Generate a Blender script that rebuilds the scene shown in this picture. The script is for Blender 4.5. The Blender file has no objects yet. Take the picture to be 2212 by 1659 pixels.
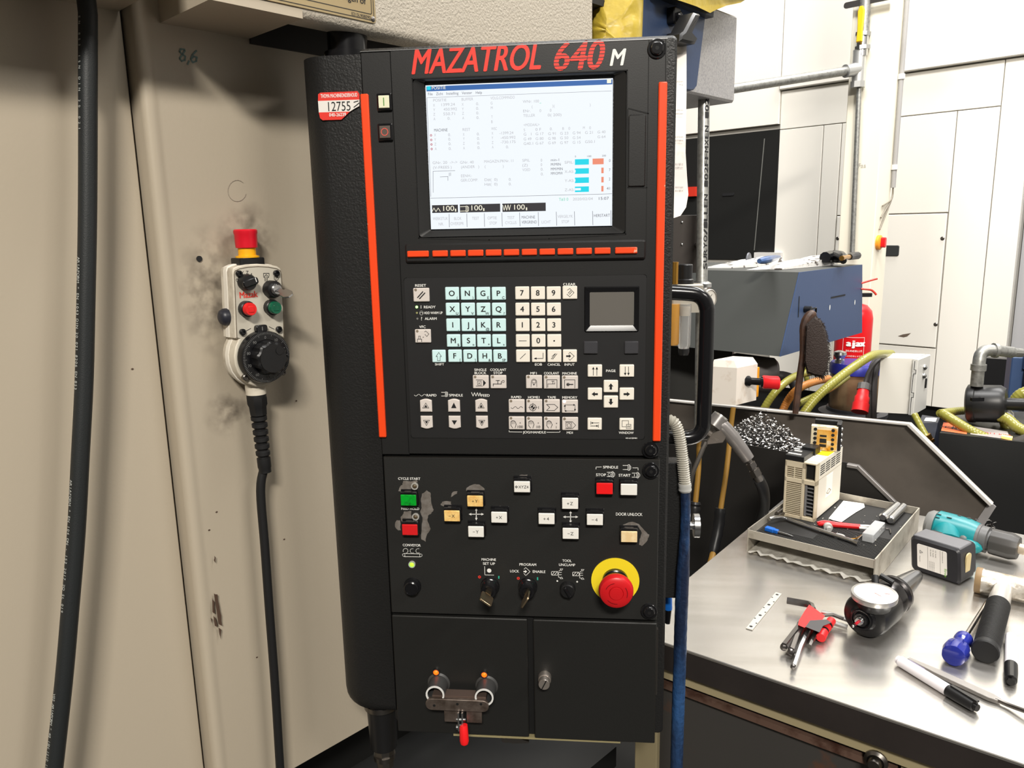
import bpy, bmesh, math, random
from mathutils import Vector, Matrix
random.seed(7)
# ------------------------------------------------------------------ camera, world, lights, exposure
SC = bpy.context.scene
COL = SC.collection
PI = math.pi
W_PX, H_PX, FOC = 2212.0, 1659.0, 1660.0
CAM = Vector((0.0, -0.908, 1.523))
R3 = Matrix(((0.995157688, 0.096357996, -0.0193987785),      # world -> camera (x right, y down, z forward)
             (-0.000124407659, -0.196125156, -0.980578864),
             (-0.0982912027, 0.975833008, -0.195163469)))
R3T = R3.transposed()
cam = bpy.data.cameras.new('camera')
cam.sensor_fit = 'HORIZONTAL'; cam.sensor_width = 36.0; cam.lens = 36.0 * FOC / W_PX
cam.clip_start = 0.02; cam.clip_end = 100
co = bpy.data.objects.new('camera', cam); COL.objects.link(co)
rx, ry, rz = R3[0], -R3[1], -R3[2]
co.matrix_world = Matrix(((rx[0], ry[0], rz[0], CAM.x), (rx[1], ry[1], rz[1], CAM.y), (rx[2], ry[2], rz[2], CAM.z), (0, 0, 0, 1)))
SC.camera = co
SC.view_settings.view_transform = 'Standard'; SC.view_settings.look = 'None'
SC.view_settings.gamma = 1.0; SC.view_settings.use_curve_mapping = False
SC.view_settings.exposure = 0.0
wd = bpy.data.worlds.new('hall_light'); SC.world = wd; wd.use_nodes = True
wd.node_tree.nodes['Background'].inputs[0].default_value = (1.0, 0.94, 0.86, 1)
wd.node_tree.nodes['Background'].inputs[1].default_value = 0.10

def area(name, loc, target, sx, sy, power, col=(1, .96, .9)):
    l = bpy.data.lights.new(name, 'AREA'); l.shape = 'RECTANGLE'; l.size = sx; l.size_y = sy; l.energy = power; l.color = col
    o = bpy.data.objects.new(name, l); COL.objects.link(o); o.location = loc
    o.rotation_euler = (Vector(target) - Vector(loc)).to_track_quat('-Z', 'Y').to_euler()
    return o
area('hall_lamp_row', (0.5, 0.3, 4.9), (2.2, 4.0, 2.0), 3.0, 0.8, 300, (1, .985, .96))
area('hall_lamp_rear', (2.3, 2.2, 4.9), (1.4, 1.4, 0.8), 2.4, 0.6, 190, (1, .985, .96))
area('hall_lamp_front', (0.5, -4.4, 4.5), (-0.2, 0.1, 1.4), 1.2, 0.35, 330, (1, .945, .86))
area('hall_lamp_side', (3.6, -1.6, 4.3), (0.6, 0.4, 1.0), 1.6, 0.5, 70, (1, .95, .88))

# ------------------------------------------------------------------ survey: a sight line meets a real plane
def ray(px, py):
    return R3T @ Vector(((px - W_PX / 2) / FOC, (py - H_PX / 2) / FOC, 1.0))
def atY(px, py, y=0.0):
    r = ray(px, py); return CAM + r * ((y - CAM.y) / r.y)
def atZ(px, py, z):
    r = ray(px, py); return CAM + r * ((z - CAM.z) / r.z)
def atD(px, py, d):
    return CAM + ray(px, py) * d
def atN(px, py, n, off):
    r = ray(px, py); return CAM + r * ((off - n.dot(CAM)) / n.dot(r))
V = Vector
UP = V((0, 0, 1))
A38 = math.radians(38)
M1 = V((math.sin(A38), math.cos(A38), 0))       # along the machine's front, away from the viewer
M2 = V((math.cos(A38), -math.sin(A38), 0))      # out of the machine's front

# ------------------------------------------------------------------ materials
MATS = {}
def lin(c):
    return tuple(((x / 255) / 12.92 if x <= 10 else (((x / 255) + .055) / 1.055) ** 2.4) for x in c)
def mat(name, rgb, rough=.5, metal=0., bump=None, spots=None, emit=0., trans=0., ior=1.45, spec=.5, coat=0., alpha=1., aniso=None, dist=.001):
    if name in MATS: return MATS[name]
    m = bpy.data.materials.new(name); m.use_nodes = True; MATS[name] = m
    nt = m.node_tree; N = nt.nodes; L = nt.links; b = N['Principled BSDF']
    c = lin(rgb) + (1,)
    b.inputs['Base Color'].default_value = c; b.inputs['Roughness'].default_value = rough; b.inputs['Metallic'].default_value = metal
    b.inputs['Specular IOR Level'].default_value = spec; b.inputs['IOR'].default_value = ior
    b.inputs['Transmission Weight'].default_value = trans; b.inputs['Coat Weight'].default_value = coat
    b.inputs['Alpha'].default_value = alpha
    if name.startswith('screen'): b.inputs['Base Color'].default_value = (.01, .01, .01, 1)
    if emit:
        b.inputs['Emission Color'].default_value = c; b.inputs['Emission Strength'].default_value = emit
    tc = N.new('ShaderNodeTexCoord') if (bump or spots or aniso) else None
    if bump:
        sc, st = bump[:2]
        nz = N.new('ShaderNodeTexNoise'); nz.inputs['Scale'].default_value = sc; nz.inputs['Detail'].default_value = 3
        L.new(tc.outputs['Object'], nz.inputs['Vector'])
        bp = N.new('ShaderNodeBump'); bp.inputs['Strength'].default_value = st; bp.inputs['Distance'].default_value = dist
        L.new(nz.outputs['Fac'], bp.inputs['Height']); L.new(bp.outputs['Normal'], b.inputs['Normal'])
    if spots:                                     # (scale, low, high, second colour, (sx,sy,sz)) : wear, dirt, grain
        sc, lo, hi, rgb2 = spots[:4]
        nz = N.new('ShaderNodeTexNoise'); nz.inputs['Scale'].default_value = sc; nz.inputs['Detail'].default_value = 6; nz.inputs['Roughness'].default_value = .6
        src = tc.outputs['Object']
        if len(spots) > 4:
            mp = N.new('ShaderNodeMapping'); mp.inputs['Scale'].default_value = spots[4]; L.new(src, mp.inputs['Vector']); src = mp.outputs['Vector']
            if len(spots) > 5: mp.inputs['Rotation'].default_value = spots[5]
        L.new(src, nz.inputs['Vector'])
        r = N.new('ShaderNodeValToRGB'); r.color_ramp.elements[0].position = lo; r.color_ramp.elements[1].position = hi
        r.color_ramp.elements[0].color = c; r.color_ramp.elements[1].color = lin(rgb2) + (1,)
        L.new(nz.outputs['Fac'], r.inputs['Fac']); L.new(r.outputs['Color'], b.inputs['Base Color'])
    return m
black = mat('black_paint', (29, 29, 29), .42, bump=(700, .05))
blacktex = mat('black_textured_paint', (26, 26, 26), .45, bump=(420, .55))
blackp = mat('black_plastic', (24, 24, 25), .38)
blackg = mat('black_gloss', (20, 20, 22), .2)
darkb = mat('black_groove', (8, 8, 8), .7)
rubber = mat('black_rubber', (22, 22, 23), .55)
orange = mat('orange_strip', (240, 72, 24), .4, spots=(60, .70, .72, (236, 170, 140)))
redlogo = mat('red_print', (226, 56, 42), .5)
white = mat('white_print', (232, 232, 228), .5)
ink = mat('black_ink', (22, 22, 24), .6)
keyblue = mat('pale_blue_keycap', (206, 238, 240), .45)
keycream = mat('cream_keycap', (236, 230, 218), .45)
keygrey = mat('grey_keycap', (212, 204, 198), .45)
beige = mat('beige_machine_paint', (176, 165, 147), .34, bump=(260, .12), spots=(34, .78, .84, (118, 108, 96)))
beigetex = mat('beige_textured_paint', (190, 182, 168), .4, bump=(300, .8), dist=.002)
steel = mat('bright_steel', (200, 200, 200), .25, 1.)
dsteel = mat('dark_steel', (120, 116, 112), .35, 1.)
brass = mat('brass', (200, 150, 70), .3, 1.)
galv = mat('galvanised_steel', (160, 160, 156), .42, .7, bump=(160, .1), spots=(90, .42, .68, (128, 128, 124)))
worn = mat('bare_worn_metal', (150, 144, 138), .45, .5, spots=(120, .4, .7, (120, 112, 104)))
redp = mat('red_plastic', (208, 30, 34), .35)
yellowp = mat('yellow_plastic', (240, 214, 40), .45)
# ------------------------------------------------------------------ mesh building
class Fr:                                         # a local frame: pt(u, v, w)
    def __init__(s, o, x, y, z=None):
        s.o = V(o); s.x = V(x).normalized(); s.y = V(y).normalized(); s.z = V(z).normalized() if z else s.x.cross(s.y).normalized()
    def p(s, u, v, w=0.): return s.o + s.x * u + s.y * v + s.z * w
    def loc(s, P):
        d = P - s.o; return d.dot(s.x), d.dot(s.y), d.dot(s.z)
    def at(s, u, v, w=0., rot=0.):
        c, n = math.cos(rot), math.sin(rot)
        return Fr(s.p(u, v, w), s.x * c + s.y * n, s.y * c - s.x * n, s.z)
WORLD = Fr((0, 0, 0), (1, 0, 0), (0, 1, 0))
def axis_frame(a, b, up=UP):                      # z along a->b
    z = (b - a).normalized(); x = up.cross(z)
    if x.length < 1e-4: x = V((1, 0, 0))
    x.normalize(); y = z.cross(x)
    return Fr(a, x, y, z)
def rrect(u0, u1, v0, v1, r=0., n=3):
    if r <= 0: return [(u0, v0), (u1, v0), (u1, v1), (u0, v1)]
    P = []
    for cx, cy, a0 in ((u1 - r, v0 + r, -90), (u1 - r, v1 - r, 0), (u0 + r, v1 - r, 90), (u0 + r, v0 + r, 180)):
        for k in range(n + 1):
            a = math.radians(a0 + 90 * k / n); P.append((cx + r * math.cos(a), cy + r * math.sin(a)))
    return P
def circ(cu, cv, r, n=24, ry=None, a0=0., a1=2 * PI, closed=True):
    ry = ry or r
    m = n if closed else n + 1
    return [(cu + r * math.cos(a0 + (a1 - a0) * k / n), cv + ry * math.sin(a0 + (a1 - a0) * k / n)) for k in range(m)]
TXT = {}
def text_geo(s, bold):
    k = (s, bold)
    if k not in TXT:
        c = bpy.data.curves.new('t', 'FONT'); c.body = s; c.resolution_u = 5; c.offset = bold; c.fill_mode = 'FRONT'
        o = bpy.data.objects.new('t', c)
        me = o.to_mesh(); TXT[k] = ([(v.co.x, v.co.y) for v in me.vertices], [tuple(p.vertices) for p in me.polygons])
        o.to_mesh_clear(); bpy.data.objects.remove(o); bpy.data.curves.remove(c)
    return TXT[k]
def cap_h(bold):
    vs = text_geo('H', bold)[0]; return min(v[1] for v in vs), max(v[1] for v in vs)
ROOT = {}
def base_of(o):
    while o.parent: o = o.parent
    return ROOT.get(o.name, V((0, 0, 0)))
class MB:
    def __init__(s): s.v = []; s.f = []
    def add(s, vs, fs):
        b = len(s.v); s.v += [V(x) for x in vs]; s.f += [tuple(b + i for i in f) for f in fs]; return s
    def loft(s, rings, caps=(True, True), closed=True):
        n = len(rings[0]); vs = [p for r in rings for p in r]; fs = []
        for i in range(len(rings) - 1):
            for k in range(n if closed else n - 1):
                a = i * n + k; b = i * n + (k + 1) % n; fs.append((a, b, b + n, a + n))
        if caps[0]: fs.append(tuple(range(n - 1, -1, -1)))
        if caps[1]: fs.append(tuple((len(rings) - 1) * n + k for k in range(n)))
        return s.add(vs, fs)
    def prism(s, f, pts, w0, w1, ch=0.):          # outline extruded along w, optional chamfer at the w1 end
        def ins(pts, d):
            n = len(pts); A = sum(pts[i][0] * pts[(i + 1) % n][1] - pts[(i + 1) % n][0] * pts[i][1] for i in range(n)); sg = 1 if A > 0 else -1; out = []
            for i in range(n):
                p0, p1, p2 = V(pts[i - 1]), V(pts[i]), V(pts[(i + 1) % n])
                e1 = (p1 - p0); e2 = (p2 - p1)
                if e1.length < 1e-9 or e2.length < 1e-9: out.append(tuple(p1)); continue
                e1.normalize(); e2.normalize()
                n1 = V((-e1.y, e1.x)) * sg; n2 = V((-e2.y, e2.x)) * sg; q = n1 + n2
                q = q / max(q.length_squared, .3) * 2
                out.append(tuple(p1 + q * d))
            return out
        R = [[f.p(u, v, w0) for u, v in pts]]
        if ch:
            sg = 1 if w1 > w0 else -1
            R.append([f.p(u, v, w1 - sg * ch) for u, v in pts]); R.append([f.p(u, v, w1) for u, v in ins(pts, ch)])
        else: R.append([f.p(u, v, w1) for u, v in pts])
        return s.loft(R)
    def box(s, f, u0, u1, v0, v1, w0, w1, r=0., ch=0.):
        if r and ch: r = max(r, ch * 1.15)         # the inset outline must not cross itself at the corners
        return s.prism(f, rrect(u0, u1, v0, v1, r), w0, w1, ch)
    def lathe(s, f, prof, seg=20, cu=0., cv=0., caps=(True, True)):   # prof: (radius, w)
        return s.loft([[f.p(u, v, w) for u, v in circ(cu, cv, max(r, 1e-5), seg)] for r, w in prof], caps)
    def cyl(s, f, cu, cv, r, w0, w1, seg=20, r2=None):
        return s.lathe(f, [(r, w0), (r if r2 is None else r2, w1)], seg, cu, cv)
    def rod(s, a, b, r, seg=12, r2=None):
        f = axis_frame(V(a), V(b)); return s.cyl(f, 0, 0, r, 0, (V(b) - V(a)).length, seg, r2)
    def tube(s, pts, r, seg=10, caps=(True, True)):
        pts = [V(p) for p in pts]; rs = r if isinstance(r, (list, tuple)) else [r] * len(pts)
        t = (pts[1] - pts[0]).normalized(); x = t.orthogonal().normalized(); rings = []
        for i, p in enumerate(pts):
            t = (pts[min(i + 1, len(pts) - 1)] - pts[max(i - 1, 0)]).normalized()
            x = (x - t * x.dot(t)).normalized(); y = t.cross(x)
            rings.append([p + (x * math.cos(2 * PI * k / seg) + y * math.sin(2 * PI * k / seg)) * rs[i] for k in range(seg)])
        return s.loft(rings, caps)
    def torus(s, f, cu, cv, R, r, w, seg=28, n=8):
        return s.loft([[f.p(cu + (R + r * math.cos(b)) * math.cos(a), cv + (R + r * math.cos(b)) * math.sin(a), w + r * math.sin(b))
                        for b in [2 * PI * j / n for j in range(n)]] for a in [2 * PI * i / seg for i in range(seg + 1)]], (False, False))
    def ring(s, f, cu, cv, r0, r1, w0, w1, seg=28):
        return s.loft([[f.p(u, v, w) for u, v in circ(cu, cv, r, seg)] for r, w in ((r0, w0), (r1, w0), (r1, w1), (r0, w1), (r0, w0))], (False, False))
    def ball(s, c, r, seg=14, n=8, sc=(1, 1, 1), f=None):
        f = f or Fr(c, (1, 0, 0), (0, 1, 0))
        return s.loft([[f.o + f.x * (r * sc[0] * math.sin(a) * math.cos(2 * PI * k / seg)) + f.y * (r * sc[1] * math.sin(a) * math.sin(2 * PI * k / seg)) + f.z * (-r * sc[2] * math.cos(a)) for k in range(seg)]
                       for a in [max(.02, min(PI - .02, PI * i / n)) for i in range(n + 1)]])
    def hull(s, P):
        bm = bmesh.new(); [bm.verts.new(p) for p in P]
        bmesh.ops.convex_hull(bm, input=bm.verts); bm.verts.index_update()
        s.add([v.co.copy() for v in bm.verts], [tuple(v.index for v in fc.verts) for fc in bm.faces]); bm.free(); return s
    def poly(s, f, pts, w=0.): return s.add([f.p(u, v, w) for u, v in pts], [tuple(range(len(pts)))])
    def stroke(s, f, pts, lw, w=0., closed=False):
        pts = [V(p) for p in pts]; pts = pts + [pts[0]] if closed else pts
        for a, b in zip(pts[:-1], pts[1:]):
            d = b - a
            if d.length < 1e-9: continue
            d.normalize(); n = V((-d.y, d.x)) * lw / 2; e = d * lw * .35
            s.poly(f, [tuple(a - e - n), tuple(b + e - n), tuple(b + e + n), tuple(a - e + n)], w)
        return s
    def text(s, f, t, u, v, h, width=None, al='c', w=0., bold=0., shear=0., vert=False):
        vs, fs = text_geo(t, 0.)
        if not vs: return s
        if bold:                                  # heavier strokes: the glyphs laid over themselves a little to each side
            n0 = len(vs); sh = [(-bold, 0), (bold, 0), (0, bold * .5), (0, -bold * .5)] + ([(-bold * 2, 0), (bold * 2, 0)] if bold > .03 else [])
            V0, F0 = vs, fs; vs = list(V0); fs = list(F0)
            for dx_, dy_ in sh: b0 = len(vs); vs = vs + [(a + dx_, b + dy_) for a, b in V0]; fs = fs + [tuple(b0 + i for i in f_) for f_ in F0]
        y0, y1 = cap_h(0.); k = h / (y1 - y0)
        x0 = min(a for a, b in vs); x1 = max(a for a, b in vs); kx = width / (x1 - x0) if width else k
        wd_ = (x1 - x0) * kx; off = {'c': -wd_ / 2, 'l': 0., 'r': -wd_}[al]
        P = []; nb = n0 if bold else len(vs)
        for i, (a, b) in enumerate(vs):
            q = ((a - x0) * kx + off + shear * (b - y0) * k, (b - y0) * k)
            P.append(f.p(u + q[0], v + q[1], w + (i // nb) * 4e-5))
        return s.add(P, fs)
    def build(s, name, m, parent=None, label=None, smooth=35, loc=None, kind=None):
        me = bpy.data.meshes.new(name)
        L = loc if loc is not None else (base_of(parent) if parent else V((0, 0, 0)))
        me.from_pydata([tuple(p - L) for p in s.v], [], s.f); me.update()
        bm = bmesh.new(); bm.from_mesh(me); (len(s.v) != sum(len(q) for q in s.f)) and bmesh.ops.recalc_face_normals(bm, faces=bm.faces); bm.to_mesh(me); bm.free()
        if smooth:
            for p in me.polygons: p.use_smooth = True
            me.set_sharp_from_angle(angle=math.radians(smooth))
        me.materials.append(m)
        o = bpy.data.objects.new(name, me); COL.objects.link(o)
        if parent: o.parent = parent
        if label: o['label'] = label
        if kind: o['kind'] = kind
        return o
    def solo(s, name, m, label, cat, group=None, kind=None, smooth=35):
        n = len(s.v); c = sum(s.v, V((0, 0, 0))) / n; c.z = min(p.z for p in s.v)
        o = s.build(name, m, loc=c, smooth=smooth); o.location = c; ROOT[o.name] = c
        o['label'] = label; o['category'] = cat
        if group: o['group'] = group
        if kind: o['kind'] = kind
        return o
def thing(name, label, cat, loc, group=None):
    o = bpy.data.objects.new(name, None); COL.objects.link(o); o.location = V(loc); ROOT[o.name] = V(loc); o.empty_display_size = .05
    o['label'] = label; o['category'] = cat
    if group: o['group'] = group
    return o
def struct(mb, name, m, smooth=0):
    o = mb.build(name, m, smooth=smooth); o['kind'] = 'structure'; return o
def bez(pts, n=8):                                # smooth curve through points
    pts = [V(p) for p in pts]; P = [pts[0] * 2 - pts[1]] + pts + [pts[-1] * 2 - pts[-2]]; out = []
    for i in range(1, len(P) - 2):
        for k in range(n):
            t = k / n; a, b, c, d = P[i - 1], P[i], P[i + 1], P[i + 2]
            out.append(.5 * ((2 * b) + (c - a) * t + (2 * a - 5 * b + 4 * c - d) * t * t + (3 * b - a - 3 * c + d) * t ** 3))
    return out + [pts[-1]]
# ------------------------------------------------------------------ the control console (its face is the plane y = 0)
PF = Fr((0, 0, CAM.z), (1, 0, 0), (0, 0, 1), (0, -1, 0))
def U(px, py, w=0.):
    p = atY(px, py, -w); return p.x, p.z - CAM.z
def crop(ox, oy, sc, w=0.): return lambda x, y: U(ox + x / sc, oy + y / sc, w)
C1 = crop(860, 590, 4.484, .001); C2 = crop(1080, 590, 4.482, .001); C3 = crop(820, 970, 4.484, .001); C4 = crop(1080, 970, 4.366, .001)
CR = crop(910, 170, 5.026, -.006)                 # screen
CL = crop(860, 60, 3.19, .0035)                   # bezel
px1 = 1 / 1.80 / 1000 / 4.484                     # metres per pixel of those crops, near enough
def pl(Cf, pts): return [Cf(x, y) for x, y in pts]
def arc(cx, cy, r, a0, a1, n=10, ry=None):        # in pixels of a crop, y downwards
    ry = ry or r
    return [(cx + r * math.cos(math.radians(a0 + (a1 - a0) * k / n)), cy - ry * math.sin(math.radians(a0 + (a1 - a0) * k / n))) for k in range(n + 1)]
console = thing('control_console', 'tall black machine control console with lit screen, keypad and orange side strips', 'console', (-.12, .05, CAM.z - .66))
# body
mb = MB(); mb.prism(PF, rrect(-.262, .0985, -.655, .2085, .006), -.10, -.010, .003); mb.build('housing', blacktex, console)
# hinge column, rounded on its left edge and lower corner
rings = []
for k in range(7):
    a = math.radians(90 * k / 6); i = .034 * (1 - math.sin(a)); w = -.036 + .034 * math.sin(a) if k else -.036
    w = -.036 + .034 * (1 - math.cos(a)); i = .034 * (1 - math.sin(a)); 
    rings.append((.034 - .034 * math.sin(a), -.036 + .0345 * (1 - math.cos(a))))
rings = [(.034 * (1 - math.cos(math.radians(15 * k))), -.036 + .0345 * math.sin(math.radians(15 * k))) for k in range(7)]
def colpts(i):
    r = .030; u0 = -.3345 + i; v0 = -.643 + i * .6; v1 = .2005
    return [(u0, v1)] + [(u0 + r - r * math.cos(math.radians(15 * k)), v0 + r - r * math.sin(math.radians(15 * k))) for k in range(7)] + [(-.2575, v0), (-.2575, v1)]
mb = MB(); mb.loft([[PF.p(u, v, -.095) for u, v in colpts(0)]] + [[PF.p(u, v, w) for u, v in colpts(i)] for i, w in rings]); mb.build('hinge_column', blacktex, console)
# pivot above and below the column
mb = MB(); f = Fr(PF.p(-.291, .195, -.066), (1, 0, 0), (0, 1, 0)); mb.cyl(f, 0, 0, .024, 0, .10, 24); mb.cyl(f, 0, 0, .0285, .012, .021, 28); mb.build('pivot_post', blackg, console)
mb = MB(); mb.ring(f, 0, 0, .022, .0290, .0065, .0125, 32); mb.build('washer', steel, console, 'bright steel washer'); 
f = Fr(PF.p(-.290, -.642, -.045), (1, 0, 0), (0, -1, 0))
mb = MB(); mb.lathe(f, [(.024, 0), (.024, .012), (.021, .014), (.019, .075), (.013, .078)], 20); mb.build('lower_post', blackp, console)
mb = MB(); mb.ring(f, 0, 0, .016, .0245, .004, .011, 24); mb.build('collar_ring', dsteel, console)
mb = MB(); mb.cyl(f, 0, 0, .014, .078, .088, 8); mb.cyl(f, 0, 0, .0155, .088, .095, 20); mb.cyl(f, 0, 0, .012, .095, .108, 8); mb.build('cable_gland', dsteel, console, 'nickel cable gland')
mb = MB(); mb.rod(f.p(0, 0, .10), f.p(0, 0, .30), .007); mb.build('gland_cable', rubber, console)
# upper bezel: frame around the screen opening
mb = MB(); a, b, c, d = -.1986, .0433, -.0060, .1717
for q in ((-.222, a, -.270, .2022), (b, .0862, -.270, .2022), (a, b, -.270, c), (a, b, d, .2022)): mb.box(PF, q[0], q[1], q[2], q[3], -.0105, 0)
mb.build('upper_bezel', black, console, smooth=0)
mb = MB(); mb.box(PF, -.2570, -.2224, -.2720, .2022, -.0105, -.0006, 0, .0008); mb.build('button_strip', black, console)
mb = MB(); mb.box(PF, -.2570, .0865, .2023, .2033, -.0105, .0006); mb.build('top_edge', steel, console, 'worn bare top edge')
# raised zone around the screen down to the soft keys
mb = MB(); e = U(865, 545)
mb.stroke(PF, [(-.1986, d), (b, d), (b, c), (-.045, c - .0035), (-.115, c - .0035), (a, c), (a, d)], .0012, .0004); mb.build('groove', darkb, console)
mb = MB()
O = rrect(a + .001, b - .001, c + .001, d - .001, .004); I = rrect(*(lambda p, q: (p[0] - .0015, q[0] + .0015, q[1] - .001, p[1] + .001))(CR(45, 40), CR(2072, 1600)), .002)
mb.loft([[PF.p(u, v, .0006) for u, v in O], [PF.p(u, v, -.0062) for u, v in I]], (False, False)); mb.build('screen_bezel', black, console)
# screen and what it shows
t0, t1, t2, t3 = CR(45, 66), CR(2074, 2), CR(2078, 1596), CR(106, 1634)
su0, su1, sv0, sv1 = (t0[0] + t3[0]) / 2, (t1[0] + t2[0]) / 2, (t2[1] + t3[1]) / 2, (t0[1] + t1[1]) / 2
m_scr = mat('screen_white', (243, 249, 255), .25, emit=1.0); m_txt = mat('screen_grey_text', (205, 206, 210), .4, emit=.8)
m_txt2 = mat('screen_dark_text', (128, 128, 136), .4, emit=.6); m_bar = mat('screen_title_blue', (52, 112, 190), .3, emit=.8)
m_cy = mat('screen_cyan', (20, 226, 246), .3, emit=.9); m_or = mat('screen_salmon', (250, 150, 120), .3, emit=.9); m_dk = mat('screen_dark_field', (74, 72, 76), .3, emit=.5)
m_wt = mat('screen_bright_text', (255, 250, 226), .3, emit=1.); m_rd = mat('screen_red', (214, 120, 132), .3, emit=.8); m_gn = mat('screen_green', (120, 226, 190), .3, emit=.9)
mb = MB(); mb.box(PF, su0, su1, sv0, sv1, -.0085, -.0062); scr = mb.build('screen', m_scr, console, 'bright white screen with faint grey readings', smooth=0)
SW = -.0060
def SR(mb, x0, y0, x1, y1, w=SW):
    p, q = CR(x0, y0), CR(x1, y1); mb.poly(PF, [(p[0], q[1]), (q[0], q[1]), (q[0], p[1]), (p[0], p[1])], w)
mb = MB(); u_, v_ = CR(55, 85); mb.poly(PF, [(su0 + .001, sv1 - .0065), (su1 - .0005, sv1 - .0065), (su1 - .0005, sv1 - .0012), (su0 + .001, sv1 - .0012)], SW); mb.build('title_bar', m_bar, scr)
mb = MB(); SR(mb, 60, 83, 104, 122, SW + .0002); 
for x0, y0, x1, y1 in ((1668, 875, 1820, 932), (1668, 975, 1820, 1030), (1668, 1074, 1820, 1130), (1668, 1172, 1820, 1228)): mb.build('cyan_bar', m_cy, scr); mb = MB(); SR(mb, x0, y0, x1, y1)
mb.build('cyan_bar', m_cy, scr)
mb = MB()
for x0, y0, x1, y1 in ((1860, 868, 1980, 928), (1955, 966, 1980, 1026), (1955, 1066, 1980, 1126), (1955, 1164, 1978, 1224)): mb = MB(); SR(mb, x0, y0, x1, y1); mb.build('salmon_bar', m_or, scr)
mb = MB()
for x0, y0, x1, y1 in ((116, 1374, 400, 1452), (418, 1366, 858, 1444), (880, 1356, 1352, 1436)): mb = MB(); SR(mb, x0, y0, x1, y1); mb.build('override_field', m_dk, scr)
SX = .0000001
def ST(mb, t, x, y, h, w=None, al='l', ww=SW + .0001):   # text by its baseline in crop pixels
    u, v = CR(x, y); k = (CR(x + 100, y)[0] - u) / 100; mb.text(PF, t, u, v, h * k, w * k if w else None, al, ww)
mb = MB()
for t, x, y, w in (('100', 240, 1436, 118), ('100', 546, 1430, 118), ('100', 1010, 1422, 114)): ST(mb, t, x, y, 52, w, ww=SW + .0002)
for x, y in ((366, 1442), (672, 1436), (1136, 1428)): SR(mb, x, y - 30, x + 14, y, SW + .0002)
for P in ([(120, 1440), (138, 1404), (160, 1444), (184, 1404), (208, 1442)], [(424, 1390), (486, 1388)], [(424, 1438), (486, 1436)], [(486, 1384), (500, 1384), (500, 1442), (486, 1442), (486, 1384)], [(506, 1388), (514, 1396), (514, 1430), (506, 1440)],
          [(884, 1374), (900, 1428), (914, 1372), (928, 1428), (942, 1370), (956, 1426), (970, 1370)]): mb.stroke(PF, pl(CR, P), .0006, SW + .0002)
ST(mb, 'POSITIE', 116, 118, 32, 150, ww=SW + .0003); SR(mb, 2016, 8, 2062, 48, SW + .0002)
mb.build('bright_text', m_wt, scr, kind='stuff')
mb = MB()
for t, x, y, h, w in (('File', 74, 182, 28, 50), ('Zicht', 162, 180, 28, 74), ('Instelling', 274, 176, 28, 130), ('Venster', 440, 170, 28, 112), ('Help', 592, 166, 28, 68),
    ('MACHINE', 140, 576, 30, 146), ('MACHINE', 1090, 1520, 30, 146), ('VERGREND', 1090, 1574, 30, 164), ('HERSTART', 1874, 1502, 30, 174), ('15:07', 1928, 1316, 30, 108), ('41', 2012, 1206, 28, 36), ('0', 2038, 904, 28, 16), ('7', 2038, 1004, 28, 16), ('2', 2036, 1104, 28, 16),
    ('min-1', 1406, 896, 26, 90), ('M/MIN', 1408, 946, 28, 106), ('MM/MIN', 1408, 996, 28, 128), ('MM/OMW', 1408, 1044, 28, 128), ('0', 1668, 854, 18, 12), ('100', 1802, 852, 18, 44), ('200', 1962, 846, 18, 44)): ST(mb, t, x, y, h, w)
for k, x in enumerate((302, 494, 684, 876, 1068, 1270, 1466, 1662, 1860)): mb.stroke(PF, pl(CR, [(x, 1470 - k * 4), (x + 4, 1612 - k * 3)]), .0005, SW)
mb.stroke(PF, pl(CR, [(2058, 1430), (2060, 1590)]), .0005, SW); mb.stroke(PF, pl(CR, [(100, 1298), (2070, 1250)]), .0004, SW); mb.stroke(PF, pl(CR, [(62, 208), (104, 1280)]), .0004, SW); mb.stroke(PF, pl(CR, [(62, 206), (2066, 132)]), .0003, SW)
for P in ([(130, 1236), (128, 1006), (366, 998)], [(204, 1066), (290, 1062), (290, 1106)], [(304, 1022), (304, 1056)], [(318, 1020), (318, 1054)]): mb.stroke(PF, pl(CR, P), .0004, SW)
mb.build('screen_text', m_txt2, scr, kind='stuff')
mb = MB()
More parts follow.
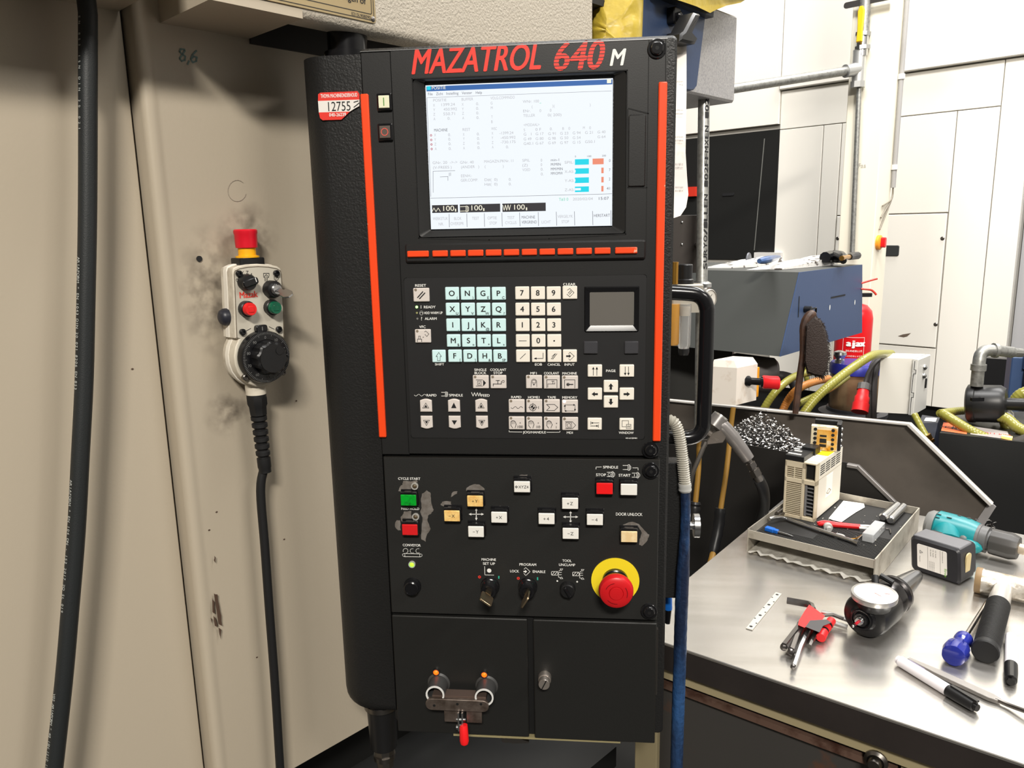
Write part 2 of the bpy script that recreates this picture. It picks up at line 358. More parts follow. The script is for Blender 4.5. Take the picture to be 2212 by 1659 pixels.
for t, x, y, h, w in (('POSITIE', 130, 250, 28, 144), ('X', 128, 304, 28, 22), ('1399.24', 220, 298, 28, 146), ('Y', 130, 354, 28, 22), ('450.992', 242, 348, 28, 146), ('Z', 132, 402, 28, 20), ('550.71', 240, 398, 28, 126), ('A', 134, 452, 28, 20), ('0.', 286, 446, 28, 30),
    ('BUFFER', 438, 240, 28, 126), ('X', 440, 294, 28, 20), ('0.', 596, 288, 28, 30), ('Y', 442, 344, 28, 20), ('0.', 596, 338, 28, 30), ('Z', 444, 392, 28, 20), ('0.', 598, 388, 28, 30), ('A', 446, 442, 28, 20), ('0.', 600, 438, 28, 30),
    ('VOLG.COMMNDO', 752, 226, 28, 262), ('G', 754, 280, 28, 20), ('M', 756, 332, 28, 20), ('T', 760, 430, 28, 16), ('B', 760, 482, 28, 16), ('WNr. 100', 1102, 264, 28, 176), ('(', 1200, 318, 28, None), (')(', 1424, 310, 28, None), (')', 1828, 298, 28, None), ('ENr.', 1106, 366, 28, 80), ('0', 1284, 362, 28, 18), ('0', 1396, 358, 28, 18), ('TELLER', 1108, 416, 28, 128), ('0( 200)', 1374, 410, 28, 148), ('<MODAAL>', 1112, 518, 28, 170),
    ('X', 140, 626, 28, 20), ('0.', 292, 624, 28, 30), ('Y', 142, 676, 28, 20), ('0.', 294, 672, 28, 30), ('Z', 144, 726, 28, 20), ('0.', 296, 722, 28, 30), ('A', 148, 776, 28, 20), ('0.', 298, 774, 28, 30), ('REST', 450, 568, 28, 82), ('X', 452, 620, 28, 18), ('0.', 604, 616, 28, 30), ('Y', 454, 668, 28, 18), ('0.', 606, 664, 28, 30), ('Z', 454, 718, 28, 18), ('0.', 608, 714, 28, 30), ('A', 456, 768, 28, 18), ('0.', 610, 764, 28, 30),
    ('WSC', 760, 558, 28, 62), ('X', 764, 608, 28, 18), ('-1399.24', 850, 606, 28, 150), ('Y', 764, 658, 28, 18), ('-450.992', 862, 656, 28, 162), ('Z', 766, 708, 28, 18), ('-730.175', 862, 704, 28, 162), ('A', 768, 758, 28, 18), ('0.', 920, 756, 28, 30),
    ('S', 1112, 570, 26, 16), ('0 F', 1240, 566, 28, 62), ('0.', 1396, 560, 28, 30), ('B', 1532, 556, 28, 18), ('0', 1598, 554, 28, 18), ('M', 1756, 548, 28, 20), ('0', 1824, 548, 28, 18),
    ('G   1', 1112, 618, 28, 84), ('G 17', 1242, 614, 28, 86), ('G 91', 1378, 612, 28, 82), ('G 23', 1508, 608, 28, 88), ('G 94', 1644, 604, 28, 86), ('G 21', 1778, 600, 28, 84), ('G 40', 1914, 594, 28, 86), ('G 49', 1112, 670, 28, 84), ('G 80', 1242, 666, 28, 86), ('G 98', 1378, 664, 28, 82), ('G 50', 1508, 658, 28, 88), ('G 54', 1644, 656, 28, 86), ('G 64', 1914, 646, 28, 86), ('G40.1', 1112, 720, 28, 102), ('G 67', 1242, 716, 28, 86), ('G 69', 1378, 712, 28, 82), ('G 97', 1508, 710, 28, 88), ('G 15', 1644, 706, 28, 86), ('G50.1', 1778, 700, 28, 106),
    ('GNr. 20  ->->', 124, 928, 28, 268), ('GNr. 40', 422, 924, 28, 148), ('MAGAZN.PKNr. 11', 684, 914, 28, 316), ('(V-FREES )', 130, 980, 28, 200), ('(ANDER   )', 432, 974, 28, 196), ('(', 690, 968, 28, None), (')', 884, 964, 28, None), ('EENH.:', 432, 1070, 28, 116), ('GER.COMP.', 430, 1118, 28, 186), ('D#(  0)', 688, 1112, 28, 140), ('0.', 950, 1108, 28, 30), ('H#(  0)', 688, 1162, 28, 140), ('0.', 950, 1158, 28, 30),
    ('SPIL', 1098, 902, 28, 82), ('0', 1296, 900, 28, 18), ('(Z)', 1098, 954, 28, 58), ('0', 1296, 948, 28, 18), ('VOED', 1098, 1004, 28, 84), ('0.', 1296, 998, 28, 30), ('0.', 1298, 1050, 28, 30), ('SPIL:', 1556, 924, 28, 100), ('X-AS:', 1556, 1024, 28, 100), ('Y-AS:', 1558, 1122, 28, 100), ('Z-AS:', 1558, 1222, 28, 100), ('2020/02/04', 1646, 1322, 28, 216),
    ('WERKSTUK', 126, 1536, 30, 164), ('NR.', 190, 1594, 30, 54), ('BLOK', 358, 1534, 30, 80), ('OVERSPR', 318, 1590, 30, 144), ('TEST', 552, 1532, 30, 76), ('OPTIE', 720, 1528, 30, 100), ('STOP', 742, 1584, 30, 78), ('TEST', 934, 1524, 30, 80), ('CYCLUS', 912, 1580, 30, 122), ('LICHT', 1308, 1572, 30, 98), ('VERGELYK', 1480, 1512, 30, 166), ('STOP', 1524, 1568, 30, 80)): ST(mb, t, x, y, h, w)
mb.build('faint_readings', m_txt, scr, kind='stuff')
mb = MB()
for y in (615, 665, 714, 763): u, v = CR(106 + (y - 615) * .05, y); mb.ring(PF, u, v, .0006, .0013, SW, SW + .0001, 12)
mb.build('red_markers', m_rd, scr)
mb = MB(); ST(mb, 'T#3 0', 1494, 1326, 30, 102); mb.build('green_text', m_gn, scr); mb = MB(); SR(mb, 1284, 264, 1302, 268); mb.build('cursor', m_gn, scr)
mb = MB()
for x0, y0, x1, y1 in ((1670, 1188, 1732, 1212), (1668, 992, 1676, 1018), (1668, 1092, 1674, 1116)): SR(mb, x0, y0, x1, y1, SW + .0002)
mb.build('bar_needles', m_scr, scr)
# title
mb = MB()
u, v = U(889, 158); u2, v2 = U(1172, 146); mb.text(PF, 'MAZATROL', u, v - .001, .0262, (u2 - u) * .985, 'l', .0004, bold=.026, shear=.2)
u3, v3 = U(1193, 150); u4, v4 = U(1306, 144)
mb.build('logo_letters', redlogo, console, 'red slanted lettering, the number cut by fine dark lines')
mb = MB(); mb.text(PF, '640', u3, v3 - .001, .0290, u4 - u3 - .003, 'l', .0004, bold=.026, shear=.2)
m640 = mat('lined_red_print', (226, 56, 42), .5); nt = m640.node_tree; N_ = nt.nodes; tc = N_.new('ShaderNodeTexCoord'); sx = N_.new('ShaderNodeSeparateXYZ'); md = N_.new('ShaderNodeMath'); md.operation = 'PINGPONG'; md.inputs[1].default_value = .0018
gt = N_.new('ShaderNodeMath'); gt.operation = 'GREATER_THAN'; gt.inputs[1].default_value = .00040; mx = N_.new('ShaderNodeMixRGB'); mx.inputs[1].default_value = lin((29, 29, 29)) + (1,); mx.inputs[2].default_value = lin((226, 56, 42)) + (1,)
nt.links.new(tc.outputs['Object'], sx.inputs[0]); nt.links.new(sx.outputs['Z'], md.inputs[0]); nt.links.new(md.outputs[0], gt.inputs[0]); nt.links.new(gt.outputs[0], mx.inputs[0]); nt.links.new(mx.outputs[0], N_['Principled BSDF'].inputs['Base Color'])
mb.build('logo_number', m640, console)
mb = MB(); u, v = U(1317, 142); u2, _ = U(1346, 140); mb.text(PF, 'M', u, v, .0168, u2 - u, 'l', .0004, bold=.026, shear=.2); mb.build('logo_suffix', white, console, 'white slanted letter')
# right strip, card slot cover
mb = MB(); p, q = CL(1590, 598), CL(1703, 1092)
mb.box(PF, p[0], q[0], q[1], p[1], 0, .0022, .002, .001); mb.build('card_slot_cover', black, console)
mb = MB(); x = CL(1730, 100)[0]; mb.stroke(PF, [(x, .2015), (x, -.03)], .0009, .0003); mb.stroke(PF, pl(CL, [(1588, 552), (1728, 588)]), .0012, .0003); mb.stroke(PF, pl(CL, [(1846, 72), (1846, 380)]), .001, .0003)
mb.stroke(PF, pl(CL, [(1585, 560), (1585, 1100), (1716, 1100)]), .001, .0003); mb.build('panel_groove', darkb, console)
# orange strips
mb = MB(); mb.box(PF, -.2590, -.2500, -.2490, .1570, -.004, .0035, .0006, .0012); mb.build('orange_strip', orange, console)
mb = MB(); mb.box(PF, .0776, .0868, -.2512, .1575, -.004, .0045, .0006, .0012); mb.build('orange_strip', orange, console)
# soft keys on their ledge
p, q = U(862, 545), U(1395, 570)
mb = MB(); mb.box(PF, -.2150, .0660, -.0345, -.0125, 0, .0045, .003, .002); mb.build('soft_key_ledge', black, console)
for x0, x1 in ((65, 214), (238, 345), (361, 468), (482, 590), (604, 714), (728, 836), (852, 958), (974, 1082), (1098, 1208), (1226, 1336), (1353, 1464), (1494, 1648)):
    ym = 1541 - (x0 - 65) * .0165
    a0, a1 = CL(x0, ym)[0], CL(x1, ym)[0]; vv = -.0243
    mb = MB(); mb.box(PF, a0 + .0002, a1 - .0002, vv - .0036, vv + .0036, .004, .0075, .0008, .001); mb.build('soft_key', orange, console)
# bolts
for x, y, w in ((1419, 105, .001), (1405, 972, .001), (1406, 1017, .003), (1402, 1321, .003)):
    u, v = U(x, y, w); mb = MB(); mb.lathe(PF.at(u, v, 0), [(.0105, -.002), (.0105, w + .0002), (.0098, w + .001), (.0078, w + .001), (.0072, w + .003), (.0058, w + .0042), (.0021, w + .0042), (.0021, w + .0025)], 24)
    b = mb.build('bolt', blackg, console); mb = MB(); mb.cyl(PF.at(u, v, 0), 0, 0, .0023, w + .0026, w + .0043, 6); mb.build('hex_socket', darkb, b)
# power buttons on the strip
p = U(831, 221); q = U(833, 286)
for (u, v), m_, nm in ((p, mat('cream_lamp', (226, 226, 196), .4), 'power_on_button'), (q, mat('dark_lens', (92, 82, 76), .3), 'power_off_button')):
    mb = MB(); mb.box(PF, u - .0085, u + .0085, v - .0095, v + .0095, -.002, .003, .001, .001); bt = mb.build(nm, blackg, console)
    mb = MB(); mb.box(PF, u - .0062, u + .0062, v - .0068, v + .0068, .002, .0045, .0006, .0005); mb.build('lens', m_, bt)
    mb = MB()
    if 'on_' in nm: mb.stroke(PF, [(u, v - .004), (u, v + .004)], .0011, .0047); mb.build('legend', mat('green_print', (86, 140, 60), .5), bt)
    else: mb.ring(PF, u, v, .0034, .0043, .0045, .0047, 24); mb.build('legend', mat('red_ring_print', (210, 84, 70), .5), bt)
# maintenance sticker, torn at its lower right
def ST3(x, y): return U(620 + x / 5.53, 40 + y / 5.53, .0005)
mb = MB(); P = [(372, 905), (400, 885), (840, 868), (862, 900), (866, 968), (370, 985)]; mb.prism(PF, pl(ST3, P), -.0010, .0006)
P = [(380, 1122), (750, 1112), (700, 1160), (650, 1208), (425, 1215), (395, 1190)]; mb.prism(PF, pl(ST3, P), -.0010, .0006)
stk = mb.build('maintenance_sticker', mat('red_sticker', (222, 54, 42), .45), console, 'red and white sticker with its corner torn off', smooth=0)
mb = MB(); P = [(370, 985), (866, 968), (862, 1046), (800, 1080), (750, 1112), (380, 1122)]; mb.prism(PF, pl(ST3, P), -.0010, .0006); mb.build('white_band', mat('white_sticker', (226, 222, 216), .5), stk)
mb = MB(); k = px1 * 4.484 / 5.53
for t, x, y, h, w in (('THOMA MACHINEONDERHOUD', 405, 950, 40, 430), ('040-26239', 505, 1172, 36, 200)): u, v = ST3(x, y); mb.text(PF, t, u, v, h * k, w * k, 'l', .0008, bold=.02)
mb.build('sticker_print', white, stk)
mb = MB(); u, v = ST3(496, 1108); mb.text(PF, '12755', u, v, 100 * k, 262 * k, 'l', .0008); mb.stroke(PF, pl(ST3, [(800, 1000), (850, 985)]), .001, .0008); mb.stroke(PF, pl(ST3, [(800, 1060), (862, 1010)]), .001, .0008); mb.build('sticker_number', ink, stk)
# keypad panel
mb = MB(); mb.box(PF, -.2184, .0675, -.2494, -.0528, 0, .0007, .003); mb.build('keypad_panel', mat('keypad_black', (28, 28, 29), .5), console)
mb = MB(); mb.stroke(PF, rrect(-.2187, .0678, -.2497, -.0525, .003), .0009, .0003, closed=True); mb.build('keypad_groove', darkb, console)
KEYMESH = {}
def key(name, px, py, kw, kh, m, draw=None, h=.0032, par=console, shape=None):
    u, v = U(px, py, h); kk = (name, kw, kh, m.name, h, shape)
    c = PF.p(u, v, .0005)
    if kk not in KEYMESH:
        mb = MB(); F0 = Fr((0, 0, 0), PF.x, PF.y, PF.z)
        if shape: mb.prism(F0, shape, 0, h, .0009)
        else: mb.box(F0, -kw / 2, kw / 2, -kh / 2, kh / 2, 0, h, .0011, .0009)
        o = mb.build(name, m, loc=V((0, 0, 0))); KEYMESH[kk] = o.data
    else:
        o = bpy.data.objects.new(name, KEYMESH[kk]); COL.objects.link(o)
    o.parent = par; o.location = c - base_of(par)
    if draw:
        mb = MB(); draw(mb, u, v, h + .0007); g = mb.build('legend', ink, loc=c); g.parent = o
    return o
def letters(big, small):
    def d(mb, u, v, w):
        if big: mb.text(PF, big, u - .0002, v - .0028, .0062, al='c', w=w, bold=.02)
        if small: mb.text(PF, small, u + .0068, v - .0064, .0030, al='r', w=w, bold=.01)
    return d
for r, y in enumerate((634, 668, 702, 736, 769)):
    row = (('O', '('), ('N', ')'), ('G', 'E'), ('P', 'C'), ('X', 'U'), ('Y', 'V'), ('Z', 'W'), ('Q', '?'), ('I', ','), ('J', 'A'), ('K', '@'), ('R', ''), ('M', '$'), ('S', '='), ('T', '*'), ('L', '+'), ('F', '['), ('D', ']'), ('H', '&'), ('B', 'SP'))[r * 4:r * 4 + 4]
    for k, (b, s) in enumerate(row): key('key', 976.5 + r * 1.1 + k * (33.6 - r * .28) + (2 if r == 4 else 0), y, .0165, .0152, keyblue, letters(b, s))
def ik(Cf, cx, cy, items, lw=5):                  # icon strokes given in crop pixels, drawn on a key
    def d(mb, u, v, w):
        o = Cf(cx, cy); 
        for it in items:
            kind, P = it[0], it[1]
            Q = [(u + Cf(x, y)[0] - o[0], v + Cf(x, y)[1] - o[1]) for x, y in P]
            if kind == 's': mb.stroke(PF, Q, (it[2] if len(it) > 2 else lw) * px1, w)
            elif kind == 'f': mb.poly(PF, Q, w)
            elif kind == 't': mb.text(PF, it[2], Q[0][0], Q[0][1], it[3] * px1, (it[4] * px1 if len(it) > 4 else None), 'c', w, .01)
    return d
key('key', 948, 769.5, .0165, .0152, keyblue, ik(C1, 396, 803, [('s', [(384, 845), (384, 805), (370, 805), (396, 765), (422, 805), (410, 805), (410, 845), (384, 845)], 4)]))
for r, y in enumerate((633, 668, 702, 736, 769)):
    for k in range(3):
        t = '789456123'[r * 3 + k] if r < 3 else None; d = letters(t, '') if t else None; cx = 1128 + k * 34 + r * .4
        if r == 3: d = (ik(C2, 220, 655, [('s', [(184, 655), (256, 655)], 5)]), letters('0', ''), ik(C2, 522, 655, [('f', arc(522, 655, 8, 0, 350))]))[k]
        if r == 4: d = (ik(C2, 222, 802, [('s', [(196, 828), (248, 778)], 5)]), ik(C2, 372, 802, [('s', [(415, 772), (415, 825), (345, 825)], 5), ('f', [(325, 825), (352, 814), (352, 836)])]), ik(C2, 524, 802, [('s', [(495, 830), (535, 778)], 5), ('s', [(508, 832), (548, 780)], 5), ('s', [(500, 805), (530, 780)], 4)]))[k]
        key('key', cx, y, .0165, .0152, keycream, d)
key('key', 1231, 632, .0170, .0152, keycream, ik(C2, 676, 190, [('s', [(652, 166), (676, 150), (716, 190), (676, 230), (648, 205)], 4), ('s', [(660, 196), (684, 170)], 5), ('s', [(672, 206), (696, 180)], 5)]))
key('key', 1231, 769, .0165, .0152, keycream, ik(C2, 676, 803, [('s', [(665, 780), (678, 766), (718, 803), (678, 842), (665, 828)], 4), ('f', [(640, 796), (668, 796), (668, 786), (688, 803), (668, 820), (668, 811), (640, 811)])]))
for x, y, d in ((1285, 801, ik(C2, 917, 945, [('s', [(902, 988), (902, 915)], 5), ('s', [(936, 988), (936, 915)], 5), ('f', [(902, 905), (890, 930), (914, 930)]), ('f', [(936, 905), (924, 930), (948, 930)])])),
                (1354, 801, ik(C2, 1230, 945, [('s', [(1214, 905), (1214, 980)], 5), ('s', [(1246, 905), (1246, 980)], 5), ('f', [(1214, 990), (1202, 964), (1226, 964)]), ('f', [(1246, 990), (1234, 964), (1258, 964)])])),
                (1285, 851, ik(C2, 917, 1170, [('f', [(886, 1170), (916, 1148), (916, 1161), (946, 1161), (946, 1180), (916, 1180), (916, 1193)])])),
                (1354, 851, ik(C2, 1227, 1171, [('f', [(1258, 1171), (1228, 1149), (1228, 1162), (1196, 1162), (1196, 1181), (1228, 1181), (1228, 1194)])])),
                (1319.5, 834.5, ik(C2, 1072, 1096, [('f', [(1072, 1066), (1096, 1096), (1083, 1096), (1083, 1127), (1061, 1127), (1061, 1096), (1049, 1096)])])),
                (1319.5, 868, ik(C2, 1070, 1246, [('f', [(1070, 1276), (1094, 1246), (1081, 1246), (1081, 1215), (1059, 1215), (1059, 1246), (1047, 1246)])])),
                (1284.5, 916, ik(C2, 916, 1462, [('s', [(880, 1436), (880, 1464)], 5), ('s', [(890, 1450), (958, 1450)], 5), ('s', [(876, 1479), (945, 1479)], 5), ('s', [(952, 1466), (952, 1494)], 5), ('f', [(882, 1450), (900, 1440), (900, 1460)]), ('f', [(950, 1479), (932, 1469), (932, 1489)])])),
                (1353.5, 916.5, ik(C2, 1224, 1464, [('s', [(1180, 1428), (1242, 1428), (1242, 1464)], 4), ('s', [(1180, 1428), (1180, 1486), (1220, 1486)], 4), ('s', [(1222, 1464), (1266, 1464), (1266, 1504), (1222, 1504), (1222, 1464)], 4), ('t', [(1244, 1495)], 'W', 22)]))):
    key('key', x, y, .0170, .0148, keycream, d)
def hand(ox): return ('s', [(ox - 8, 1500), (ox - 26, 1476), (ox - 26, 1440), (ox - 16, 1432), (ox - 6, 1430), (ox + 6, 1432), (ox + 16, 1440), (ox + 26, 1466), (ox + 14, 1500)], 5), ('s', [(ox - 14, 1462), (ox - 16, 1434)], 3), ('s', [(ox - 3, 1462), (ox - 5, 1432)], 3), ('s', [(ox + 8, 1462), (ox + 7, 1434)], 3)
led_hole = mat('amber_led_off', (132, 120, 104), .4); led_red = mat('red_led_lit', (255, 190, 190), .3, emit=1.5); led_green = mat('green_led_lit', (150, 255, 120), .3, emit=3.)
for x, y, d in ((910, 637, ik(C1, 222, 207, [('s', [(188, 232), (238, 176)], 10), ('s', [(206, 244), (258, 188)], 10)])),
                (913.5, 726, ik(C1, 241, 607, [('s', [(190, 660), (190, 635), (230, 635), (230, 660)], 5), ('s', [(200, 632), (200, 606), (216, 606), (216, 632)], 4), ('s', [(258, 566), (270, 556), (300, 586), (280, 610), (262, 590)], 4), ('f', [(238, 618), (250, 610), (250, 620)])])),
                (1038.5, 825, ik(C1, 800, 1053, [('s', [(755, 1033), (818, 1033)], 5), ('s', [(755, 1092), (818, 1092)], 5), ('f', [(824, 1032), (852, 1062), (824, 1094)]), ('s', [(770, 1045), (804, 1045), (804, 1082), (770, 1082), (770, 1045)], 4), ('f', [(780, 1058), (796, 1064), (780, 1072)])])),
                (1076.5, 825, ik(C1, 971, 1053, [('s', [(922, 1092), (922, 1072), (1000, 1072), (1000, 1050)], 6), ('s', [(948, 1038), (984, 1038)], 6), ('s', [(966, 1040), (966, 1070)], 6), ('s', arc(1018, 1047, 11, 0, 360), 4)])),
                (1153.5, 825, ik(C2, 328, 1053, [('s', [(300, 1100), (302, 1050)] + arc(328, 1050, 26, 180, 0) + [(356, 1100)], 4), ('s', [(312, 1062), (312, 1044), (320, 1034), (338, 1034), (346, 1044), (346, 1062), (312, 1062)], 4), ('f', [(316, 1072), (340, 1072), (328, 1086)])])),
                (1192, 825.5, ik(C2, 502, 1054, [('s', [(454, 1106), (454, 1030), (552, 1030), (552, 1106)], 5), ('s', [(464, 1102), (464, 1070), (530, 1070), (530, 1056)], 4), ('s', [(500, 1044), (526, 1044)], 5), ('s', [(513, 1046), (513, 1068)], 5)])),
                (1231, 826, ik(C2, 677, 1055, [('s', [(626, 1108), (626, 1030), (726, 1030), (726, 1108)], 5), ('s', [(652, 1074), (706, 1074)], 10), ('s', arc(660, 1074, 12, 40, 320), 6)])),
                (1116, 877, ik(C2, 160, 1286, [('s', [(106 + k * 7, 1300 + 10 * math.sin(k * .8)) for k in range(17)], 4)])),
                (1154, 877, ik(C2, 331, 1286, [('s', arc(318, 1298, 32, 0, 360, 20), 5), ('s', arc(318, 1298, 18, 0, 360, 14), 4), ('s', [(318, 1256), (318, 1338)], 4), ('s', [(276, 1298), (362, 1298)], 4), ('t', [(374, 1312)], '1', 26), ('f', [(318, 1298)] + arc(318, 1298, 18, 90, 180, 5)), ('f', [(318, 1298)] + arc(318, 1298, 18, 270, 360, 5))])),
                (1192, 877, ik(C2, 504, 1288, [('s', [(454, 1272), (530, 1272), (562, 1300), (530, 1330), (454, 1330), (484, 1300), (454, 1272)], 5)])),
                (1231, 878, ik(C2, 678, 1290, [('s', [(630, 1274), (728, 1274), (728, 1332), (630, 1332), (630, 1274)], 4), ('f', [(728, 1274), (712, 1264), (712, 1284)]), ('f', [(728, 1334), (718, 1314), (738, 1314)]), ('f', [(628, 1332), (644, 1322), (644, 1342)]), ('f', [(630, 1270), (620, 1290), (640, 1290)])])),
                (1116, 914, ik(C2, 161, 1455, list(hand(132)) + [('t', [(196, 1460)], '×', 18), ('t', [(197, 1500)], '100', 24, 52)])),
                (1154, 914.5, ik(C2, 332, 1456, list(hand(305)) + [('t', [(372, 1460)], '×', 18), ('t', [(374, 1500)], '10', 24, 34)])),
                (1192, 915, ik(C2, 504, 1457, list(hand(482)) + [('t', [(550, 1462)], '×', 18), ('t', [(548, 1502)], '1', 24)])),
                (1231.5, 915.5, ik(C2, 679, 1460, [('s', [(632, 1438), (700, 1438), (734, 1472), (700, 1506), (632, 1506)], 4), ('s', [(640, 1446), (694, 1446), (694, 1498), (640, 1498), (640, 1446)], 4), ('s', [(662, 1494), (652, 1474), (654, 1460), (672, 1454), (684, 1466), (678, 1494)], 4)]))):
    o = key('key', x, y, .0193, .0163, keygrey, d)
    lit = abs(x - 1231) < .2 and abs(y - 878) < .2
    u, v = U(x - 12, y - 11, .0032); g = MB(); g.cyl(PF, u, v, .0016 if not lit else .0020, .0034, .0040, 12); c = o.location + base_of(console); q = g.build('indicator_led', led_red if lit else led_hole, loc=c); q.parent = o
top_shape = tuple([(-.0073, -.0080), (.0073, -.0080)] + [(.0073 - .0146 * k / 8, .0062 + .0020 * math.sin(PI * k / 8)) for k in range(9)])
bot_shape = tuple([(-x, -y) for x, y in top_shape])
for x, kind in ((920, 0), (980.5, 1), (1039.5, 0)):
    cx = {920: 268, 980.5: 538, 1039.5: 806}[x]
    up = [('f', [(cx, 1252), (cx + 26, 1306), (cx - 26, 1306)])] if kind else [('s', [(cx, 1256), (cx + 30, 1306), (cx - 30, 1306), (cx, 1256)], 4), ('f', [(cx, 1272), (cx + 16, 1300), (cx - 16, 1300)])]
    dn = [('f', [(cx + 4, 1468), (cx + 30, 1424), (cx - 22, 1424)])] if kind else [('s', [(cx + 5, 1474), (cx + 35, 1422), (cx - 25, 1422), (cx + 5, 1474)], 4), ('f', [(cx + 5, 1458), (cx + 21, 1430), (cx - 11, 1430)])]
    key('key', x, 876, 0, 0, keygrey, ik(C1, cx, 1282, up), shape=top_shape); key('key', x + 1.5, 912.5, 0, 0, keygrey, ik(C1, cx + 5, 1445, dn), shape=bot_shape)
for x in (1276, 1364): key('key', x, 751, .0163, .0148, mat('dark_key', (52, 52, 56), .5))
# touch pad
p, q = C2(815, 130), C2(1345, 566); mb = MB(); I = rrect(p[0] + .0065, q[0] - .006, q[1] + .0075, p[1] - .0068, .0012); Ou = rrect(p[0], q[0], q[1], p[1], .0012)
mb.loft([[PF.p(u, v, .0005) for u, v in Ou], [PF.p(u, v, .0035) for u, v in rrect(p[0] + .0012, q[0] - .0012, q[1] + .0012, p[1] - .0012, .0012)], [PF.p(u, v, .0012) for u, v in I]], (False, False)); tp = mb.build('touch_pad', blackg, console)
mb = MB(); mb.poly(PF, I, .0012); mb.build('pad_surface', mat('pad_grey', (96, 93, 88), .45), tp, 'matte grey touch surface')
# printing on the keypad panel
def TX(mb, Cf, t, x, y, h, w, al='c', W=.001, bold=.02):
    u, v = Cf(x, y); mb = MB(); mb.text(PF, t, u, v, h * px1, w * px1 if w else None, al, W, bold); mb.build('printed_word', white, console)
mb = MB()
for t, x, y, h, w, al in (('RESET', 218, 131, 23, 108, 'c'), ('READY', 250, 341, 24, 115, 'l'), ('HDD WARM UP', 252, 397, 23, 182, 'l'), ('ALARM', 258, 453, 24, 118, 'l'), ('VFC', 236, 532, 24, 64, 'c'), ('SHIFT', 402, 893, 22, 92, 'c'), ('SINGLE', 797, 947, 23, 120, 'c'), ('BLOCK', 797, 978, 23, 116, 'c'), ('COOLANT', 970, 947, 23, 158, 'c'), ('STOP', 968, 978, 23, 88, 'c'), ('RAPID', 277, 1194, 24, 98, 'l'), ('SPINDLE', 494, 1194, 24, 137, 'l'), ('FEED', 805, 1196, 24, 84, 'l'), ('?', 228, 457, 32, None, 'c')): TX(mb, C1, t, x, y, h, w, al)
for t, x, y, h, w in (('CLEAR', 672, 120, 23, 118), ('EOB', 373, 895, 23, 70), ('CANCEL', 523, 896, 23, 124), ('INPUT', 674, 896, 23, 98), ('MF1', 325, 980, 23, 62), ('COOLANT', 499, 980, 23, 146), ('MACHINE', 674, 981, 23, 140), ('RAPID', 158, 1211, 23, 100), ('HOME1', 327, 1213, 23, 112), ('TAPE', 500, 1214, 23, 84), ('MEMORY', 676, 1215, 23, 146), ('JOG/HANDLE', 333, 1551, 23, 228), ('MDI', 676, 1555, 23, 60), ('PAGE', 1073, 957, 23, 92), ('WINDOW', 1222, 1556, 23, 144), ('KS-6YZM01', 1273, 1604, 13, 108)): TX(mb, C2, t, x, y, h, w)
for P, Cf in (([(222, 314), (222, 342)], C1), ([(88, 1525), (88, 1537), (215, 1539)], C2), ([(453, 1541), (580, 1541), (580, 1530)], C2), ([(158 + i * 8, 1182 + 9 * math.sin(i * .9)) for i in range(15)], C1), ([(420, 1155), (456, 1155)], C1), ([(420, 1190), (456, 1190)], C1), ([(458, 1150), (474, 1150), (480, 1158), (480, 1186), (474, 1196), (458, 1196), (458, 1150)], C1), ([(470, 1150), (470, 1196)], C1), ([(712, 1156), (726, 1194), (740, 1156), (754, 1194), (768, 1156), (780, 1194), (794, 1156), (798, 1190)], C1),
              (arc(225, 375, 14, 0, 180, 6, 7) + [(211, 398)] + arc(225, 398, 14, 180, 360, 6, 7) + [(239, 375)], C1), (arc(225, 375, 14, 180, 360, 6, 7), C1)): mb.stroke(PF, pl(Cf, P), 5 * px1, .001)
mb.build('keypad_symbols', white, console, kind='stuff')
for (x, y), r, m_, nm in (((180, 328), 13, led_green, 'green_led'), ((182, 385), 10, mat('yellow_led_off', (150, 150, 100), .4), 'yellow_led'), ((187, 441), 10, mat('grey_led_off', (120, 120, 116), .4), 'grey_led')):
    u, v = C1(x, y); mb = MB(); mb.cyl(PF, u, v, r * px1, .0005, .0012, 14); mb.build(nm, m_, console)
# lower panel
mb = MB(); mb.box(PF, -.2555, .0868, -.4865, -.2745, -.0105, .0012, .001, .0012); mb.build('lower_panel', mat('lower_panel_black', (31, 31, 30), .5, bump=(600, .1)), console)
mb = MB(); mb.box(PF, -.2550, .0862, -.2750, -.2742, -.002, .0013); mb.build('panel_top_edge', dsteel, console)
LW = .0014
mb = MB()
for t, x, y, h, w in (('CYCLE START', 288, 297, 25, 230), ('FEED HOLD', 298, 587, 24, 186), ('CONVEYOR', 312, 941, 26, 188), ('MACHINE', 1058, 1080, 26, 150), ('SET UP', 1060, 1120, 26, 126)): TX(mb, C3, t, x, y, h, w, W=LW)
for t, x, y, h, w in (('SPINDLE', 1043, 182, 26, 148), ('STOP', 953, 254, 26, 98), ('START', 1175, 258, 26, 116), ('DOOR UNLOCK', 1218, 627, 29, 262), ('PROGRAM', 263, 1099, 26, 172), ('LOCK', 138, 1161, 26, 92), ('ENABLE', 369, 1166, 26, 130), ('TOOL', 632, 1063, 26, 94), ('UNCLAMP', 633, 1102, 26, 165)): TX(mb, C4, t, x, y, h, w, W=LW)
icons = {}
